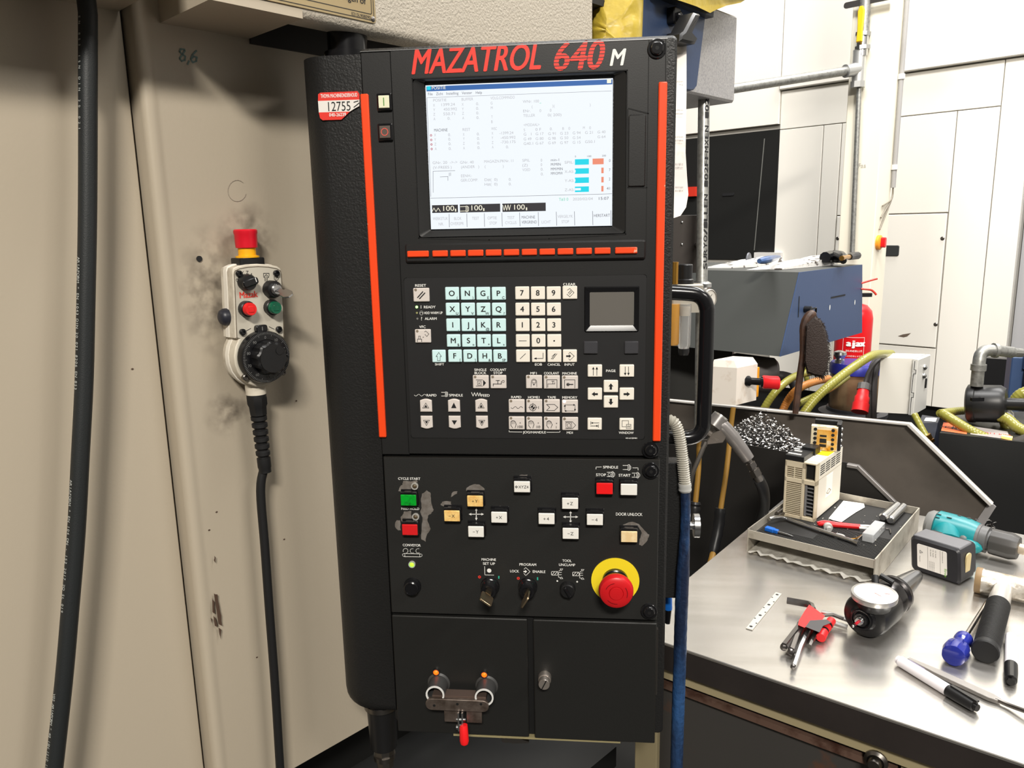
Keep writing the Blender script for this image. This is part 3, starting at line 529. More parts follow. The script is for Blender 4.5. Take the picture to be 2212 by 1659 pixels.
for P, Cf in ((arc(252, 985, 24, 200, -80), C3), (arc(318, 985, 22, 70, 300), C3), (arc(374, 985, 22, 70, 300), C3), (arc(234, 1025, 13, 0, 360), C3), (arc(400, 1028, 13, 0, 360), C3), ([(234, 1010), (400, 1014)], C3), ([(234, 1040), (400, 1043)], C3), ([(1018, 1136), (1020, 1218), (1106, 1220)], C3),
              ([(906, 188), (906, 168), (956, 168)], C4), ([(1252, 176), (1302, 176), (1302, 198)], C4), ([(1160, 154), (1206, 154)], C4), ([(1160, 192), (1206, 192)], C4), ([(1208, 146), (1222, 146), (1222, 200), (1208, 200), (1208, 146)], C4), ([(1226, 156), (1234, 164), (1234, 184), (1226, 194)], C4),
              ([(1010, 218), (1052, 218)], C4), ([(1010, 258), (1052, 258)], C4), (arc(1032, 240, 13, 0, 360), C4), ([(1056, 212), (1068, 212), (1068, 266), (1056, 266), (1056, 212)], C4), ([(1072, 220), (1082, 228), (1082, 250), (1072, 258)], C4), ([(1246, 226), (1288, 226)], C4), ([(1246, 264), (1288, 264)], C4), ([(1268, 236), (1268, 254)], C4), ([(1292, 218), (1304, 218), (1304, 272), (1292, 272), (1292, 218)], C4), ([(1308, 228), (1318, 236), (1318, 256), (1308, 264)], C4),
              ([(228, 1132), (243, 1116), (284, 1154), (244, 1192), (226, 1172)], C4)): (lambda kk_: icons.setdefault(kk_, MB()).stroke(PF, pl(Cf, P), 5 * px1, LW))('conveyor_symbol' if Cf is C3 and P[0][0] < 500 else 'set_up_symbol' if Cf is C3 else 'program_symbol' if P[0][0] < 300 else 'spindle_symbol' if P[0][1] < 205 and P[0][0] != 1056 else 'spindle_stop_symbol' if P[0][0] < 1100 else 'spindle_start_symbol')
for ox in (0, 200):
    mb = icons.setdefault('tool_clamp_symbol%d' % ox, MB())
    for P in ([(486, 1154), (546, 1154), (546, 1188), (486, 1188), (486, 1154)], [(492, 1184), (514, 1158)], [(516, 1184), (538, 1158)], [(552, 1162), (552, 1184), (580, 1184)], [(552, 1162), (580, 1162)], [(552, 1190), (552, 1210), (570, 1210)], [(556, 1150), (572, 1140)]): mb.stroke(PF, pl(C4, [(x + ox, y + ox * .03) for x, y in P]), 5 * px1, LW)
    for q in ([(566, 1128), (594, 1128), (580, 1146)], [(566, 1222), (594, 1222), (580, 1204)]): mb.stroke(PF, pl(C4, [(x + ox, y + ox * .03) for x, y in q]), 4 * px1, LW, closed=True)
for (x, y), r, Cf in (((1062, 1176), 23, C3), ((541, 1243), 9, C4), ((728, 1250), 9, C4)): u, v = Cf(x, y); icons.setdefault('set_up_symbol' if Cf is C3 else 'position_dot%d' % x, MB()).poly(PF, circ(u, v, r * px1, 16), LW)
icons['program_symbol'].poly(PF, pl(C4, [(222, 1148), (238, 1148), (238, 1138), (256, 1154), (238, 1170), (238, 1160), (222, 1160)]), LW)
for cx, cy, Cf, s in ((937, 630, C3, 1), (666, 639, C4, .98)):
    mb = icons.setdefault('axis_cross%d' % cx, MB())
    for dx, dy in ((1, 0), (-1, 0), (0, 1), (0, -1)):
        L = 74 * s if dx else 62 * s; ex, ey = cx + dx * L, cy + dy * L; bx, by = cx + dx * (L - 26), cy + dy * (L - 26)
        mb.stroke(PF, pl(Cf, [(cx, cy), (bx, by)]), 8 * px1, LW); mb.poly(PF, pl(Cf, [(ex, ey), (bx - dy * 12, by + dx * 12), (bx + dy * 12, by - dx * 12)]), LW)
for k_, m_ in icons.items(): m_.build(k_.rstrip('0123456789'), white, console)
for x, y, Cf in ((968, 1238, C3), (173, 1218, C4)): u, v = Cf(x, y); mb = MB(); mb.ring(PF, u, v, 6 * px1, 15 * px1, .0012, LW, 16); mb.build('red_ring_print', redlogo, console)
for x, y, Cf in ((1155, 1241, C3), (355, 1221, C4)): mb = MB(); mb.stroke(PF, pl(Cf, [(x, y - 10), (x, y + 10)]), 12 * px1, LW); mb.build('teal_mark_print', mat('teal_print', (46, 176, 150), .5), console)
# patches where the paint is worn to the metal
def jag(P, amp=4, n=3):
    out = []
    for i, a in enumerate(P):
        b = P[(i + 1) % len(P)]
        for k in range(n): t = k / n; out.append((a[0] + (b[0] - a[0]) * t + random.uniform(-amp, amp) * (k > 0), a[1] + (b[1] - a[1]) * t + random.uniform(-amp, amp) * (k > 0)))
    return out
for P, Cf in (([(182, 408), (194, 370), (222, 345), (228, 308), (300, 312), (360, 300), (372, 318), (330, 330), (308, 350), (306, 400), (290, 416)], C3), ([(456, 398), (492, 420), (498, 470), (508, 540), (524, 585), (500, 625), (470, 645), (466, 700), (494, 770), (462, 820), (446, 896), (404, 872), (408, 760), (416, 660), (394, 610), (408, 570), (400, 500), (412, 430)], C3),
              ([(214, 700), (204, 660), (226, 630), (240, 602), (308, 598), (312, 690), (290, 704)], C3), ([(200, 690), (205, 784), (186, 788), (152, 756), (152, 712), (170, 686)], C3), ([(836, 398), (846, 372), (880, 352), (926, 338), (970, 344), (1012, 376), (1018, 392), (1000, 412), (870, 416)], C3), ([(590, 536), (606, 510), (650, 502), (694, 508), (690, 530), (736, 556), (724, 566), (630, 556)], C3), ([(692, 466), (698, 430), (720, 410), (756, 408), (750, 430), (716, 448)], C3),
              ([(180, 270), (184, 246), (260, 240), (258, 290), (196, 284)], C4), ([(1152, 720), (1200, 696), (1250, 684), (1310, 706), (1366, 770), (1408, 806), (1392, 858), (1338, 914), (1312, 900), (1316, 850), (1336, 790), (1310, 736), (1266, 724), (1176, 738)], C4), ([(1140, 560), (1160, 550), (1190, 556), (1186, 570), (1150, 572)], C3)):
    mb = MB(); mb.poly(PF, pl(Cf, jag(P)), .0015); mb.build('worn_patch', worn, console, 'bare grey metal where the paint has worn off')
# push buttons of the lower panel
bw, bh = .0196, .0142
amber = mat('amber_yellowed_cap', (222, 172, 96), .4, spots=(90, .35, .62, (246, 214, 140))); whitecap = mat('white_cap', (232, 230, 224), .4)
for x, y, m_, t in ((882, 1081, mat('green_cap', (0, 158, 40), .35, spots=(160, .50, .68, (12, 92, 34))), ''), (885, 1145, redp, ''), (1026, 1083, amber, '+Y'), (976, 1115, amber, '-X'), (1078, 1118, whitecap, '+X'), (1028, 1149, whitecap, '-Y'), (1127.5, 1052, whitecap, '\u2295XYZ4'), (1231.5, 1088, whitecap, '+Z'), (1180.5, 1121, whitecap, '+4'), (1285, 1123, whitecap, '-4'), (1232.5, 1153, whitecap, '-Z'), (1306, 1056, mat('bright_red_cap', (232, 26, 28), .35), ''), (1358.5, 1058, whitecap, ''), (1359, 1160, mat('cream_yellowed_cap', (226, 198, 148), .4, spots=(90, .4, .65, (240, 222, 180))), '')):
    u, v = U(x, y, .012); mb = MB(); mb.box(PF, u - .0106, u + .0106, v - .0080, v + .0096, .0012, .0105, .0008, .0008); mb.box(PF, u - .0114, u + .0116, v - .0088, v + .0112, .0010, .0030, .0008, .0008); mb.box(PF, u - .0055, u + .0055, v + .0082, v + .0102, .003, .0112, 0, .0006)
    b = mb.build('push_button', blackg, console)
    mb = MB(); mb.box(PF, u - bw / 2, u + bw / 2, v - bh / 2, v + bh / 2, .010, .0122, .0005, .0007); c = mb.build('button_cap', m_, b)
    if t:
        mb = MB()
        if 'XYZ' in t:
            mb.text(PF, 'XYZ4', u + .0018, v - .0016, .0036, .0124, 'c', .0125); mb.stroke(PF, circ(u - .0068, v + .0002, .0012, 12), .0004, .0125, True); mb.stroke(PF, [(u - .0088, v + .0002), (u - .0048, v + .0002)], .0004, .0125); mb.stroke(PF, [(u - .0068, v - .0018), (u - .0068, v + .0022)], .0004, .0125)
        else:
            mb.text(PF, t[1], u + .0018, v - .0017, .0040, al='c', w=.0125)
            mb.stroke(PF, [(u - .0036, v + .0002), (u - .0012, v + .0002)], .0005, .0125)
            if t[0] == '+': mb.stroke(PF, [(u - .0024, v - .001), (u - .0024, v + .0014)], .0005, .0125)
        g = mb.build('button_legend', ink, b)
for x, y, on in ((896, 1050, 0), (898, 1116, 0), (890, 1219, 1)):
    u, v = U(x, y, .002); mb = MB(); mb.ring(PF, u, v, .0030, .0046, .001, .0034, 20); l = mb.build('lamp_ring', mat('pale_ring', (186, 184, 178), .35, .3), console); mb = MB(); mb.ball(PF.p(u, v, .0018), .0031, 12, 6)
    mb.build('lamp_lens', mat('conveyor_led_lit', (110, 255, 30), .3, emit=4.) if on else mat('lamp_lens_off', (86, 74, 56), .2), l)
u, v = U(889, 1270, .008); mb = MB(); mb.lathe(PF.at(u, v), [(.0112, .001), (.0112, .004), (.0105, .006), (.0096, .0062), (.0094, .011), (.0080, .012), (.0076, .0108)], 28); mb.build('conveyor_button', blackg, console)
keymetal = mat('key_metal', (190, 170, 140), .32, 1.)
for x, y, tilt, tx, lbl in ((1057, 1272, .95, .5, 'brass-coloured key in the machine set up switch'), (1139, 1273, -.55, .1, 'brass-coloured key in the program lock switch')):
    u, v = U(x, y, .010); mb = MB(); f = PF.at(u, v)
    mb.lathe(f, [(.0122, .001), (.0122, .004), (.0114, .006), (.0106, .0065), (.0102, .015), (.0090, .0180), (.0062, .0185), (.0058, .0165)], 28); mb.build('key_switch', blackg, console)
    g = f.at(0, 0, 0, tilt); mb = MB(); mb.prism(g, [(-.0014, .0036), (.0014, .0036), (.0014, -.0036), (-.0014, -.0036)], .0166, .026)
    H = Fr(g.p(0, 0, .026), g.y, g.z, g.x); mb.prism(H, rrect(-.0085, .0085, 0, .022, .003), -.0011, .0011, .0004)
    mb.solo('key', keymetal, lbl, 'key')
u, v = U(1226, 1276, .008); mb = MB(); f = PF.at(u, v); mb.lathe(f, [(.0100, .001), (.0100, .003), (.0094, .005), (.0090, .010), (.0080, .0112)], 28); kb = mb.build('tool_unclamp_knob', blackp, console); mb = MB(); g = f.at(0, 0, 0, .5); mb.box(g, -.0018, .0018, -.0075, .0075, .0105, .0150, .0012, .0008); mb.build('knob_grip', blackg, kb)
# emergency stop
u, v = U(1329, 1254, .002); f = PF.at(u, v); mb = MB(); mb.ring(f, 0, 0, .015, .0300, .0012, .0026, 48); es = mb.build('emergency_stop', yellowp, console, 'red mushroom button on a yellow disc')
mb = MB(); mb.lathe(f, [(.0165, .0026), (.0165, .008), (.0150, .009), (.0142, .018), (.0142, .026)], 28); mb.build('collar', blackg, es)
mb = MB(); mb.lathe(f, [(.0135, .024), (.0205, .025), (.0212, .028), (.0210, .032), (.0195, .036), (.0165, .0378), (.0090, .0382), (.0084, .0372), (.0080, .0388), (.0030, .0392)], 36); mb.build('mushroom_cap', mat('mushroom_red', (196, 24, 30), .35), es)
mb = MB()
for a in (100, 220, 340): mb.stroke(f, [(.0135 * math.cos(math.radians(a + k * 7)), .0135 * math.sin(math.radians(a + k * 7))) for k in range(9)], .0007, .0384)
mb.build('turn_arrows', mat('dark_red_print', (120, 14, 20), .5), es)
# doors under the panel
m_door = mat('door_black', (28, 28, 27), .45, bump=(500, .08))
mb = MB(); mb.box(PF, -.2550, -.0778, -.6590, -.4893, -.012, .003, .001, .0012); ld = mb.build('left_door', m_door, console)
mb = MB(); mb.box(PF, -.0700, .0868, -.6600, -.4895, -.012, .003, .001, .0012); rd = mb.build('right_door', m_door, console)
mb = MB(); mb.box(PF, -.0790, -.0690, -.66, -.49, -.014, -.006); mb.build('door_gap', darkb, console)
u, v = U(1176, 1472, .014); f = PF.at(u, v); mb = MB(); mb.lathe(f, [(.0085, .003), (.0085, .011), (.0080, .012), (.0074, .0122), (.0074, .021), (.0068, .022)], 24); kn = mb.build('door_knob', mat('satin_nickel', (205, 196, 188), .3, .9), rd, 'slotted metal knob')
mb = MB(); g = f.at(0, 0, 0, -.45); mb.box(g, -.0007, .0007, -.0068, .0068, .0216, .0222); mb.build('knob_slot', darkb, rd)
m_lamp = mat('orange_lamp_lit', (255, 84, 14), .25, emit=2.6)
for x, y in ((942, 1452), (1046, 1457)):
    u, v = U(x, y, .005); mb = MB(); mb.ring(PF, u, v, .0036, .0050, .003, .0062, 20); l = mb.build('indicator_lamp', dsteel, ld); mb = MB(); mb.ball(PF.p(u, v, .0045), .0038, 12, 6); o = mb.build('lamp_bulb', m_lamp, ld)
for x, y in ((940, 1500), (1046, 1506)):
    u, v = U(x, y, .028); mb = MB(); f = PF.at(u, v); mb.loft([[f.p(a, b, w) for a, b in circ(0, 0, r, 28)] for r, w in ((.0150, .003), (.0128, .005), (.0122, .028), (.0104, .028), (.0100, .006))], (False, True)); so = mb.build('round_socket', mat('dark_socket', (60, 60, 60), .45), ld)
    mb = MB(); mb.ring(f, 0, 0, .0100, .0122, .0275, .0292, 28); mb.build('socket_rim', mat('white_rim', (214, 214, 212), .35), ld)
# handle bar of the console, side bracket, lower ledge
f = Fr((0, .055, CAM.z), (1, 0, 0), (0, 0, 1), (0, -1, 0))
def HX(px, py, y=.055): p = atY(px, py, y); return p
P = [HX(1440, 631), HX(1490, 634)] + [HX(*q) for q in ((1508, 638), (1520, 648), (1526, 664), (1527, 690))] + [HX(1520, 900)] + [HX(*q) for q in ((1518, 922), (1508, 938), (1492, 945), (1475, 946))] + [HX(1440, 944)]
mb = MB(); mb.tube(bez(P, 3), .0095, 14); mb.build('handle', blackg, console, 'bent black tube handle on the right side')
mb = MB(); p0 = atY(1444, 1000, .05); p1 = atY(1484, 1284, .05); mb.box(Fr((0, .05, 0), (1, 0, 0), (0, 0, 1), (0, -1, 0)), .0985, p1.x, p1.z, p0.z + .004, -.012, .012, .002, .001); br = mb.build('side_bracket', blacktex, console)
c = atY(1496, 1135, .05); mb = MB(); fk = Fr(V((p1.x, .05, c.z)), (0, 0, 1), (0, 1, 0), (1, 0, 0)); mb.cyl(fk, 0, 0, .005, 0, .006); mb.cyl(fk, 0, 0, .0155, .006, .013, 28); mb.build('thumb_screw', steel, br, 'knurled steel thumb screw')
mb = MB(); p = atY(980, 1584, .004); q = atY(1340, 1604, .004); mb.box(PF, p.x, q.x, -.6655, -.6625, -.03, -.002); mb.build('bottom_flange', mat('olive_flange', (150, 140, 104), .5), console)
p = atY(1088, 1598, .002); q = atY(1142, 1605, .002); mb = MB(); mb.prism(PF, [(p.x, p.z - CAM.z - .006), (p.x + .012, p.z - CAM.z - .008), (q.x, q.z - CAM.z - .003), (q.x, q.z - CAM.z - .001), (p.x + .012, p.z - CAM.z + .002), (p.x, p.z - CAM.z + .002)], -.010, -.006); mb.cyl(PF, p.x + .002, p.z - CAM.z - .001, .006, -.020, -.005); mb.build('latch_lever', dsteel, console)
mb = MB(); p = atY(1422, 1405, 0); mb.box(PF, .0872, .0890, -.592, -.50, -.008, -.001); mb.build('side_hinge', dsteel, rd)
# clamp fixture resting on the two sockets
cl = thing('toggle_clamp_fixture', 'flat steel bar fixture with red-handled toggle clamp hung on the two round sockets', 'clamp', PF.p(-.16, -.63, .02))
p, q = U(920, 1522, .030), U(1056, 1527, .030); zb = (p[1] + q[1]) / 2 + .002
mb = MB(); mb.prism(PF, rrect(p[0], q[0], zb - .0085, zb + .0075, .0075, 5), .0265, .0320, .0005); bar = mb.build('bar', mat('worn_steel_bar', (128, 116, 108), .4, .75, spots=(60, .4, .65, (92, 80, 72))), cl)
mb = MB()
for x, y in ((938, 1524), (988, 1521), (1039, 1521)): u, v = U(x, y, .032); mb.cyl(PF, u, v, .0018, .0318, .0323, 12)
mb.build('bolt_hole', darkb, bar)
mb = MB(); mb.box(PF, p[0] + .008, q[0] - .004, zb + .004, zb + .0095, .012, .0262); mb.build('backing_strip', mat('rusty_strip', (108, 92, 84), .5, .6), cl)
for x0, x1 in ((959, 988), (1007, 1040)):
    a0 = U(x0, 1545, .028)[0]; a1 = U(x1, 1545, .028)[0]; mb = MB(); mb.box(PF, a0, a1, zb - .0285, zb - .007, .022, .0262, .0004, .0004); mb.build('side_plate', MATS['worn_steel_bar'], cl)
u, v = U(996, 1550, .03); mb = MB()
mb.box(PF, u - .0035, u - .0015, v - .016, v + .010, .020, .036); mb.box(PF, u + .0015, u + .0035, v - .016, v + .010, .020, .036); mb.rod(PF.p(u - .006, v - .002, .031), PF.p(u + .006, v - .002, .031), .002); mb.rod(PF.p(u - .006, v - .012, .033), PF.p(u + .006, v - .012, .033), .003); mb.box(PF, u - .0012, u + .0012, v - .030, v - .006, .031, .037); mb.build('linkage', steel, cl)
mb = MB(); mb.box(PF, u - .0016, u + .0034, v - .034, v - .016, .032, .036, .0005); mb.build('lever', dsteel, cl)
mb = MB(); a, b = U(1001, 1572, .036), U(1003, 1600, .040); mb.tube([PF.p(a[0], a[1] + .003, .034), PF.p(a[0], a[1], .0345), PF.p(b[0], b[1], .040), PF.p(b[0], b[1] - .004, .0405), PF.p(b[0], b[1] - .0062, .0408)], [.0050, .0055, .0060, .0048, .002], 16); mb.build('handle_grip', mat('red_dipped_grip', (226, 26, 30), .4), cl)
# ------------------------------------------------------------------ the room
m_floor = mat('floor_concrete', (44, 43, 40), .6, spots=(3, .35, .7, (30, 29, 28)))
mb = MB(); mb.box(WORLD, -2.4, 6.4, -6.4, 7.4, -.1, 0); struct(mb, 'floor', m_floor)
m_wall = mat('hall_wall_paint', (222, 220, 214), .7)
mb = MB(); mb.box(WORLD, -2.4, 6.4, 7.4, 7.5, 0, 5.2); struct(mb, 'wall_back', m_wall)
mb = MB(); mb.box(WORLD, 6.4, 6.5, -6.4, 7.4, 0, 5.2); struct(mb, 'wall_right', m_wall)

# ------------------------------------------------------------------ the beige machine on the left
OFF = -.355                                       # plane of its front: M2 . p = OFF
def W(px, py, out=0.): return atN(px, py, M2, OFF + out)
MF = Fr(M2 * OFF, M1, UP, M2)                     # u along the front, v height, w out of it
def WL(px, py, out=0.): return MF.loc(W(px, py, out))[:2]
machine = thing('machining_center', 'beige painted machining center cabinet behind the pendant and the black console', 'machine', MF.p(-.3, 0, 0))
e0 = WL(345, 700)[0]; zbot = W(700, 1622).z
# main front panel with a rolled left edge
mb = MB(); xl = WL(380, 820)[0]; xr = WL(1290, 700)[0]; r = .021; ring = [(xr, 0), (xl + r + .012, 0)]
ring = [(xr, .0)] + [(xl + .016, .0), (xl + .011, .0012), (xl + .007, .0028)] + [(xl + .003 - .0075 * math.sin(math.radians(a)), -.0055 + .0085 * math.cos(math.radians(a))) for a in (0, 20, 40, 60, 80, 95)] + [(xl - .0055, -.05), (xr, -.05)]
mb.loft([[MF.p(u, z, w) for u, w in ring] for z in (zbot, 2.35)]); mb.build('front_panel', beige, machine, smooth=50)
mb = MB(); mb.box(MF, xl - .012, xl - .0045, zbot, 2.35, -.06, -.030); mb.build('panel_gap', darkb, machine)
mb = MB(); mb.box(MF, -1.6, xl - .008, zbot - .2, 2.35, -.08, -.024, 0, .001); mb.build('sliding_cover', beige, machine)
mb = MB(); mb.box(MF, xl - .004, xr, 0.02, zbot - .002, -.30, -.12); mb.build('machine_base', mat('base_black', (20, 20, 19), .6), machine)
mb = MB(); mb.box(MF, -1.6, xl - .02, 0.02, zbot - .2, -.30, -.10); mb.build('lower_cover', beige, machine)
mb = MB(); tq = MF.loc(atZ(1382, 1640, zbot - .16)); mb.box(MF, xl - .004, tq[0], zbot - .2, zbot - .16, -.12, .19); mb.build('chip_tray', MATS['base_black'], machine)
zv = W(40, -14, -.024).z; mb = MB(); mb.box(MF, -1.6, xl - .01, zv, zv + .5, -.024, .105, 0, .002); mb.build('unseen_visor', beige, machine)  # out of view, added to cast the shade across the top of the cover
# overhanging box with an open underside further along
zb_ = 1.758; P0 = atZ(345, 50, zb_); P1 = atZ(459, 0, zb_); P2 = atZ(540, 83, zb_); P3 = atZ(720, 38, zb_)
s0 = MF.loc(P0)[0]; s1 = MF.loc(P2)[0]; wf = MF.loc(P1)[2]
mb = MB(); mb.prism(Fr(MF.p(0, zb_, 0), M1, M2, UP), [(s0, 0), (s1, 0), (s1, wf), (s0, wf)], 0, .5); mb.build('overhang_box', beige, machine)
mb = MB(); f = Fr(MF.p(0, zb_, wf), M1, UP, M2)
prof = [(0, -.0), (-.004, -.0)] 
ring = [(-.045, .010), (-.045, .004), (-.012, .0), (-.006, .001), (-.002, .004), (0, .010), (0, .55), (-.012, .55), (-.012, .012)]
mb.loft([[f.p(u, v, w) for w, v in ring] for u in (s0 + .004, MF.loc(atN(1279, 60, M2, OFF + wf))[0])]); mb.build('overhang_front', beigetex, machine, 'stippled beige front')
mb = MB(); mb.box(MF, s1, MF.loc(atN(1240, 60, M2, OFF))[0], zb_ + .12, zb_ + .13, 0, wf - .02); mb.build('overhang_roof', MATS['base_black'], machine)
mb = MB(); mb.box(MF, s1, MF.loc(atN(1240, 60, M2, OFF))[0], zb_ - .006, zb_ + .12, -.002, .004); mb.build('recess_panel', mat('recess_dark', (46, 43, 40), .6), machine)
# warning plate on the stippled front
def FL(px, py): p = atN(px, py, M2, OFF + wf + .001); return MF.loc(p)[:2]
c1, c2 = FL(812, 52), FL(470, -22); 
mb = MB(); mb.box(MF, c2[0], c1[0], c1[1], c1[1] + .28, wf - .001, wf + .0016, .004, .0003); plate = mb.build('warning_plate', mat('brass_coloured_plate', (170, 152, 116), .38, .5), machine, 'brass coloured plate with black printed warning text')
mb = MB(); q = MF.at(0, 0, wf + .0019)
for k, t in enumerate(('verwondingen of zelfs de dood tot gevolg hebben.', 'in ernstige verwondingen of', 'voordat de bewerking begint.', 'volledig gesloten zijn')):
    a = FL(790, 23 - k * 13 - (k > 1) * 1) 
    if k: mb.text(q, t, a[0], a[1], .0068, None, 'r', 0, .012)
a = FL(806, 46); mb.text(q, 'E215L908090', a[0] - .004, a[1] + .0015, .0034, None, 'r', 0)
mb.stroke(q, rrect(c2[0] + .003, c1[0] - .003, c1[1] + .003, c1[1] + .277, .002), .0008, 0, True); mb.stroke(q, rrect(c2[0] + .006, c1[0] - .006, c1[1] + .0095, c1[1] + .27, .002), .0008, 0, True)
mb.build('plate_print', ink, plate)
mb = MB(); mb.lathe(MF.at(c1[0] - .0045, c1[1] + .0045, wf), [(.0030, .001), (.0030, .0022), (.0016, .003)], 14); mb.build('rivet', dsteel, plate)
# pen writing, small hole, chipped paint
mb = MB(); q = MF.at(0, 0, .0006)
for P in ([(398, 107), (390, 106), (388, 112), (394, 118), (388, 126), (392, 132), (399, 130), (400, 122), (394, 117), (399, 110), (398, 107)], [(408, 132), (405, 139)], [(424, 110), (416, 118), (412, 128), (416, 135), (424, 132), (425, 124), (418, 122), (413, 127)]): mb.stroke(q, [WL(*p) for p in P], .0018)
mb.build('pen_writing', mat('teal_pen', (112, 138, 136), .5), machine, 'faded blue-green pen writing')
mb = MB(); mb.stroke(q, [WL(x, y) for x, y in [(512 + 20 * math.cos(a * .3), 412 + 23 * math.sin(a * .3)) for a in range(1, 19)]], .0007); mb.build('pencil_circle', mat('pencil', (158, 146, 132), .6), machine)
mb = MB(); u, v = WL(430, 559); mb.cyl(MF, u, v, .0035, -.002, .0015, 14); mb.build('plug', ink, machine)
m_chip = mat('chipped_primer', (74, 56, 44), .7)
for P in ([(462, 1282), (470, 1284), (474, 1310), (478, 1330), (480, 1352), (472, 1348), (468, 1320)], [(458, 1290), (463, 1300), (464, 1325), (459, 1322)], [(461, 1330), (467, 1340), (470, 1356), (464, 1352)], [(472, 1356), (478, 1360), (477, 1382), (474, 1370)], [(455, 1334), (458, 1338), (457, 1346)], [(463, 1200), (466, 1204), (465, 1216), (462, 1210)]):
    mb = MB(); w_ = .0042; mb.poly(MF.at(0, 0, w_), [MF.loc(W(x, y, w_))[:2] for x, y in jag(P, 1, 2)]); mb.build('paint_chip', m_chip, machine)
for x, y in ((608, 690), (286, 797), (452, 1145), (468, 1106), (402, 828), (555, 1420), (614, 1165), (640, 866)):
    mb = MB(); w_ = .0007 if x > 400 else -.0233; o_ = MF.loc(W(x, y, w_)); mb.poly(MF.at(0, 0, w_), [(o_[0] + a, o_[1] + b) for a, b in jag(circ(0, 0, .0016, 6, .0011), .0006, 1)]); mb.build('paint_fleck', m_chip, machine)
# greasy smudges rubbed into the paint around the pendant
ms = mat('grease_smudge', (92, 82, 72), .6); nt = ms.node_tree; N_ = nt.nodes; tc = N_.new('ShaderNodeTexCoord'); nz = N_.new('ShaderNodeTexNoise'); nz.inputs['Scale'].default_value = 55; nz.inputs['Detail'].default_value = 7
gr = N_.new('ShaderNodeTexGradient'); gr.gradient_type = 'SPHERICAL'; mp = N_.new('ShaderNodeMapping'); mp.inputs['Location'].default_value = (-1, -1, -1); mp.inputs['Scale'].default_value = (2, 2, 2)
mu = N_.new('ShaderNodeMath'); mu.operation = 'MULTIPLY'; rp = N_.new('ShaderNodeValToRGB'); rp.color_ramp.elements[0].position = .40; rp.color_ramp.elements[1].position = .75; m2 = N_.new('ShaderNodeMath'); m2.operation = 'MULTIPLY'; m2.inputs[1].default_value = .75
nt.links.new(tc.outputs['Object'], nz.inputs['Vector']); nt.links.new(nz.outputs['Fac'], rp.inputs['Fac']); nt.links.new(tc.outputs['UV'], mp.inputs['Vector']); nt.links.new(mp.outputs['Vector'], gr.inputs['Vector']); nt.links.new(gr.outputs['Fac'], mu.inputs[0]); nt.links.new(rp.outputs['Color'], mu.inputs[1]); nt.links.new(mu.outputs[0], m2.inputs[0]); nt.links.new(m2.outputs[0], N_['Principled BSDF'].inputs['Alpha'])
mp.inputs['Location'].default_value = (-1, -1, 0); mp.inputs['Scale'].default_value = (2, 2, 1)
for x0, y0, x1, y1 in ((395, 470, 520, 800), (470, 430, 600, 590), (440, 820, 560, 960)):
    p, q = WL(x0, y1, .0004), WL(x1, y0, .0004); mb = MB(); mb.poly(MF, [(p[0], p[1]), (q[0], p[1]), (q[0], q[1]), (p[0], q[1])], .0004); o = mb.build('smudge', ms, machine, smooth=0)
    uv = o.data.uv_layers.new(name='uv')
    for k, c in enumerate(((0, 0), (1, 0), (1, 1), (0, 1))): uv.data[k].uv = c
# ------------------------------------------------------------------ thick black hose hanging in front of it
HW = [(190, -60), (190, 120), (190, 300), (189, 480), (186, 640), (182, 820), (174, 980), (165, 1150), (152, 1310), (138, 1470), (116, 1670), (110, 1720)]
hp = bez([W(x, y, .02) for x, y in HW], 4)
hp = [p for p in hp if p.z < zv - .004]; hp = [V((hp[0].x, hp[0].y, zv - .0005))] + hp
mb = MB(); mb.tube(hp, [.0092] * len(hp), 16); hose = mb.build('black_hose', mat('hose_black', (30, 33, 34), .5, bump=(900, .2)), loc=hp[-1]); hose.location = hp[-1]; ROOT[hose.name] = hp[-1]
hose['label'] = 'thick black rubber hose with small white lettering hanging down the beige cover'; hose['category'] = 'hose'
mb = MB(); 
def along(y0, t, h, step):
    for k, ch in enumerate(t):
        yy = y0 + k * step
        if ch == ' ': continue
        xs = [(a, b) for (a, b) in zip(HW[:-1], HW[1:]) if a[1] <= yy <= b[1]]
        if not xs: continue
        (xa, ya), (xb, yb) = xs[0]; xx = xa + (xb - xa) * (yy - ya) / (yb - ya)
        c = W(xx, yy, .02); d = (W(xb, yb, .02) - W(xa, ya, .02)).normalized(); tc = (CAM - c).normalized(); side = d.cross(tc).normalized()
        nrm = (side * .82 * (1 if side.x < 0 else -1) + tc * .57).normalized(); xax = d; yax = nrm.cross(xax)
        mb.text(Fr(c + nrm * .0094, xax, yax, nrm), ch, 0, -h / 2, h, None, 'c', 0)
along(560, 'ARIAFORM * EN 1043 DIN 20 021 8206 EN 853', .0036, 7.0); along(1040, 'ARIAFORM * EN 104 DN - 1S2 2017 2Q SL 019', .0036, 7.0); along(1500, 'V02 ARIAFORM * 40 1SN 1210 19 DIN', .0036, 5.6); along(40, 'EN 853 1SN DIN 20 021', .0030, 12)
mb.build('hose_lettering', mat('hose_print', (186, 190, 186), .6), hose)
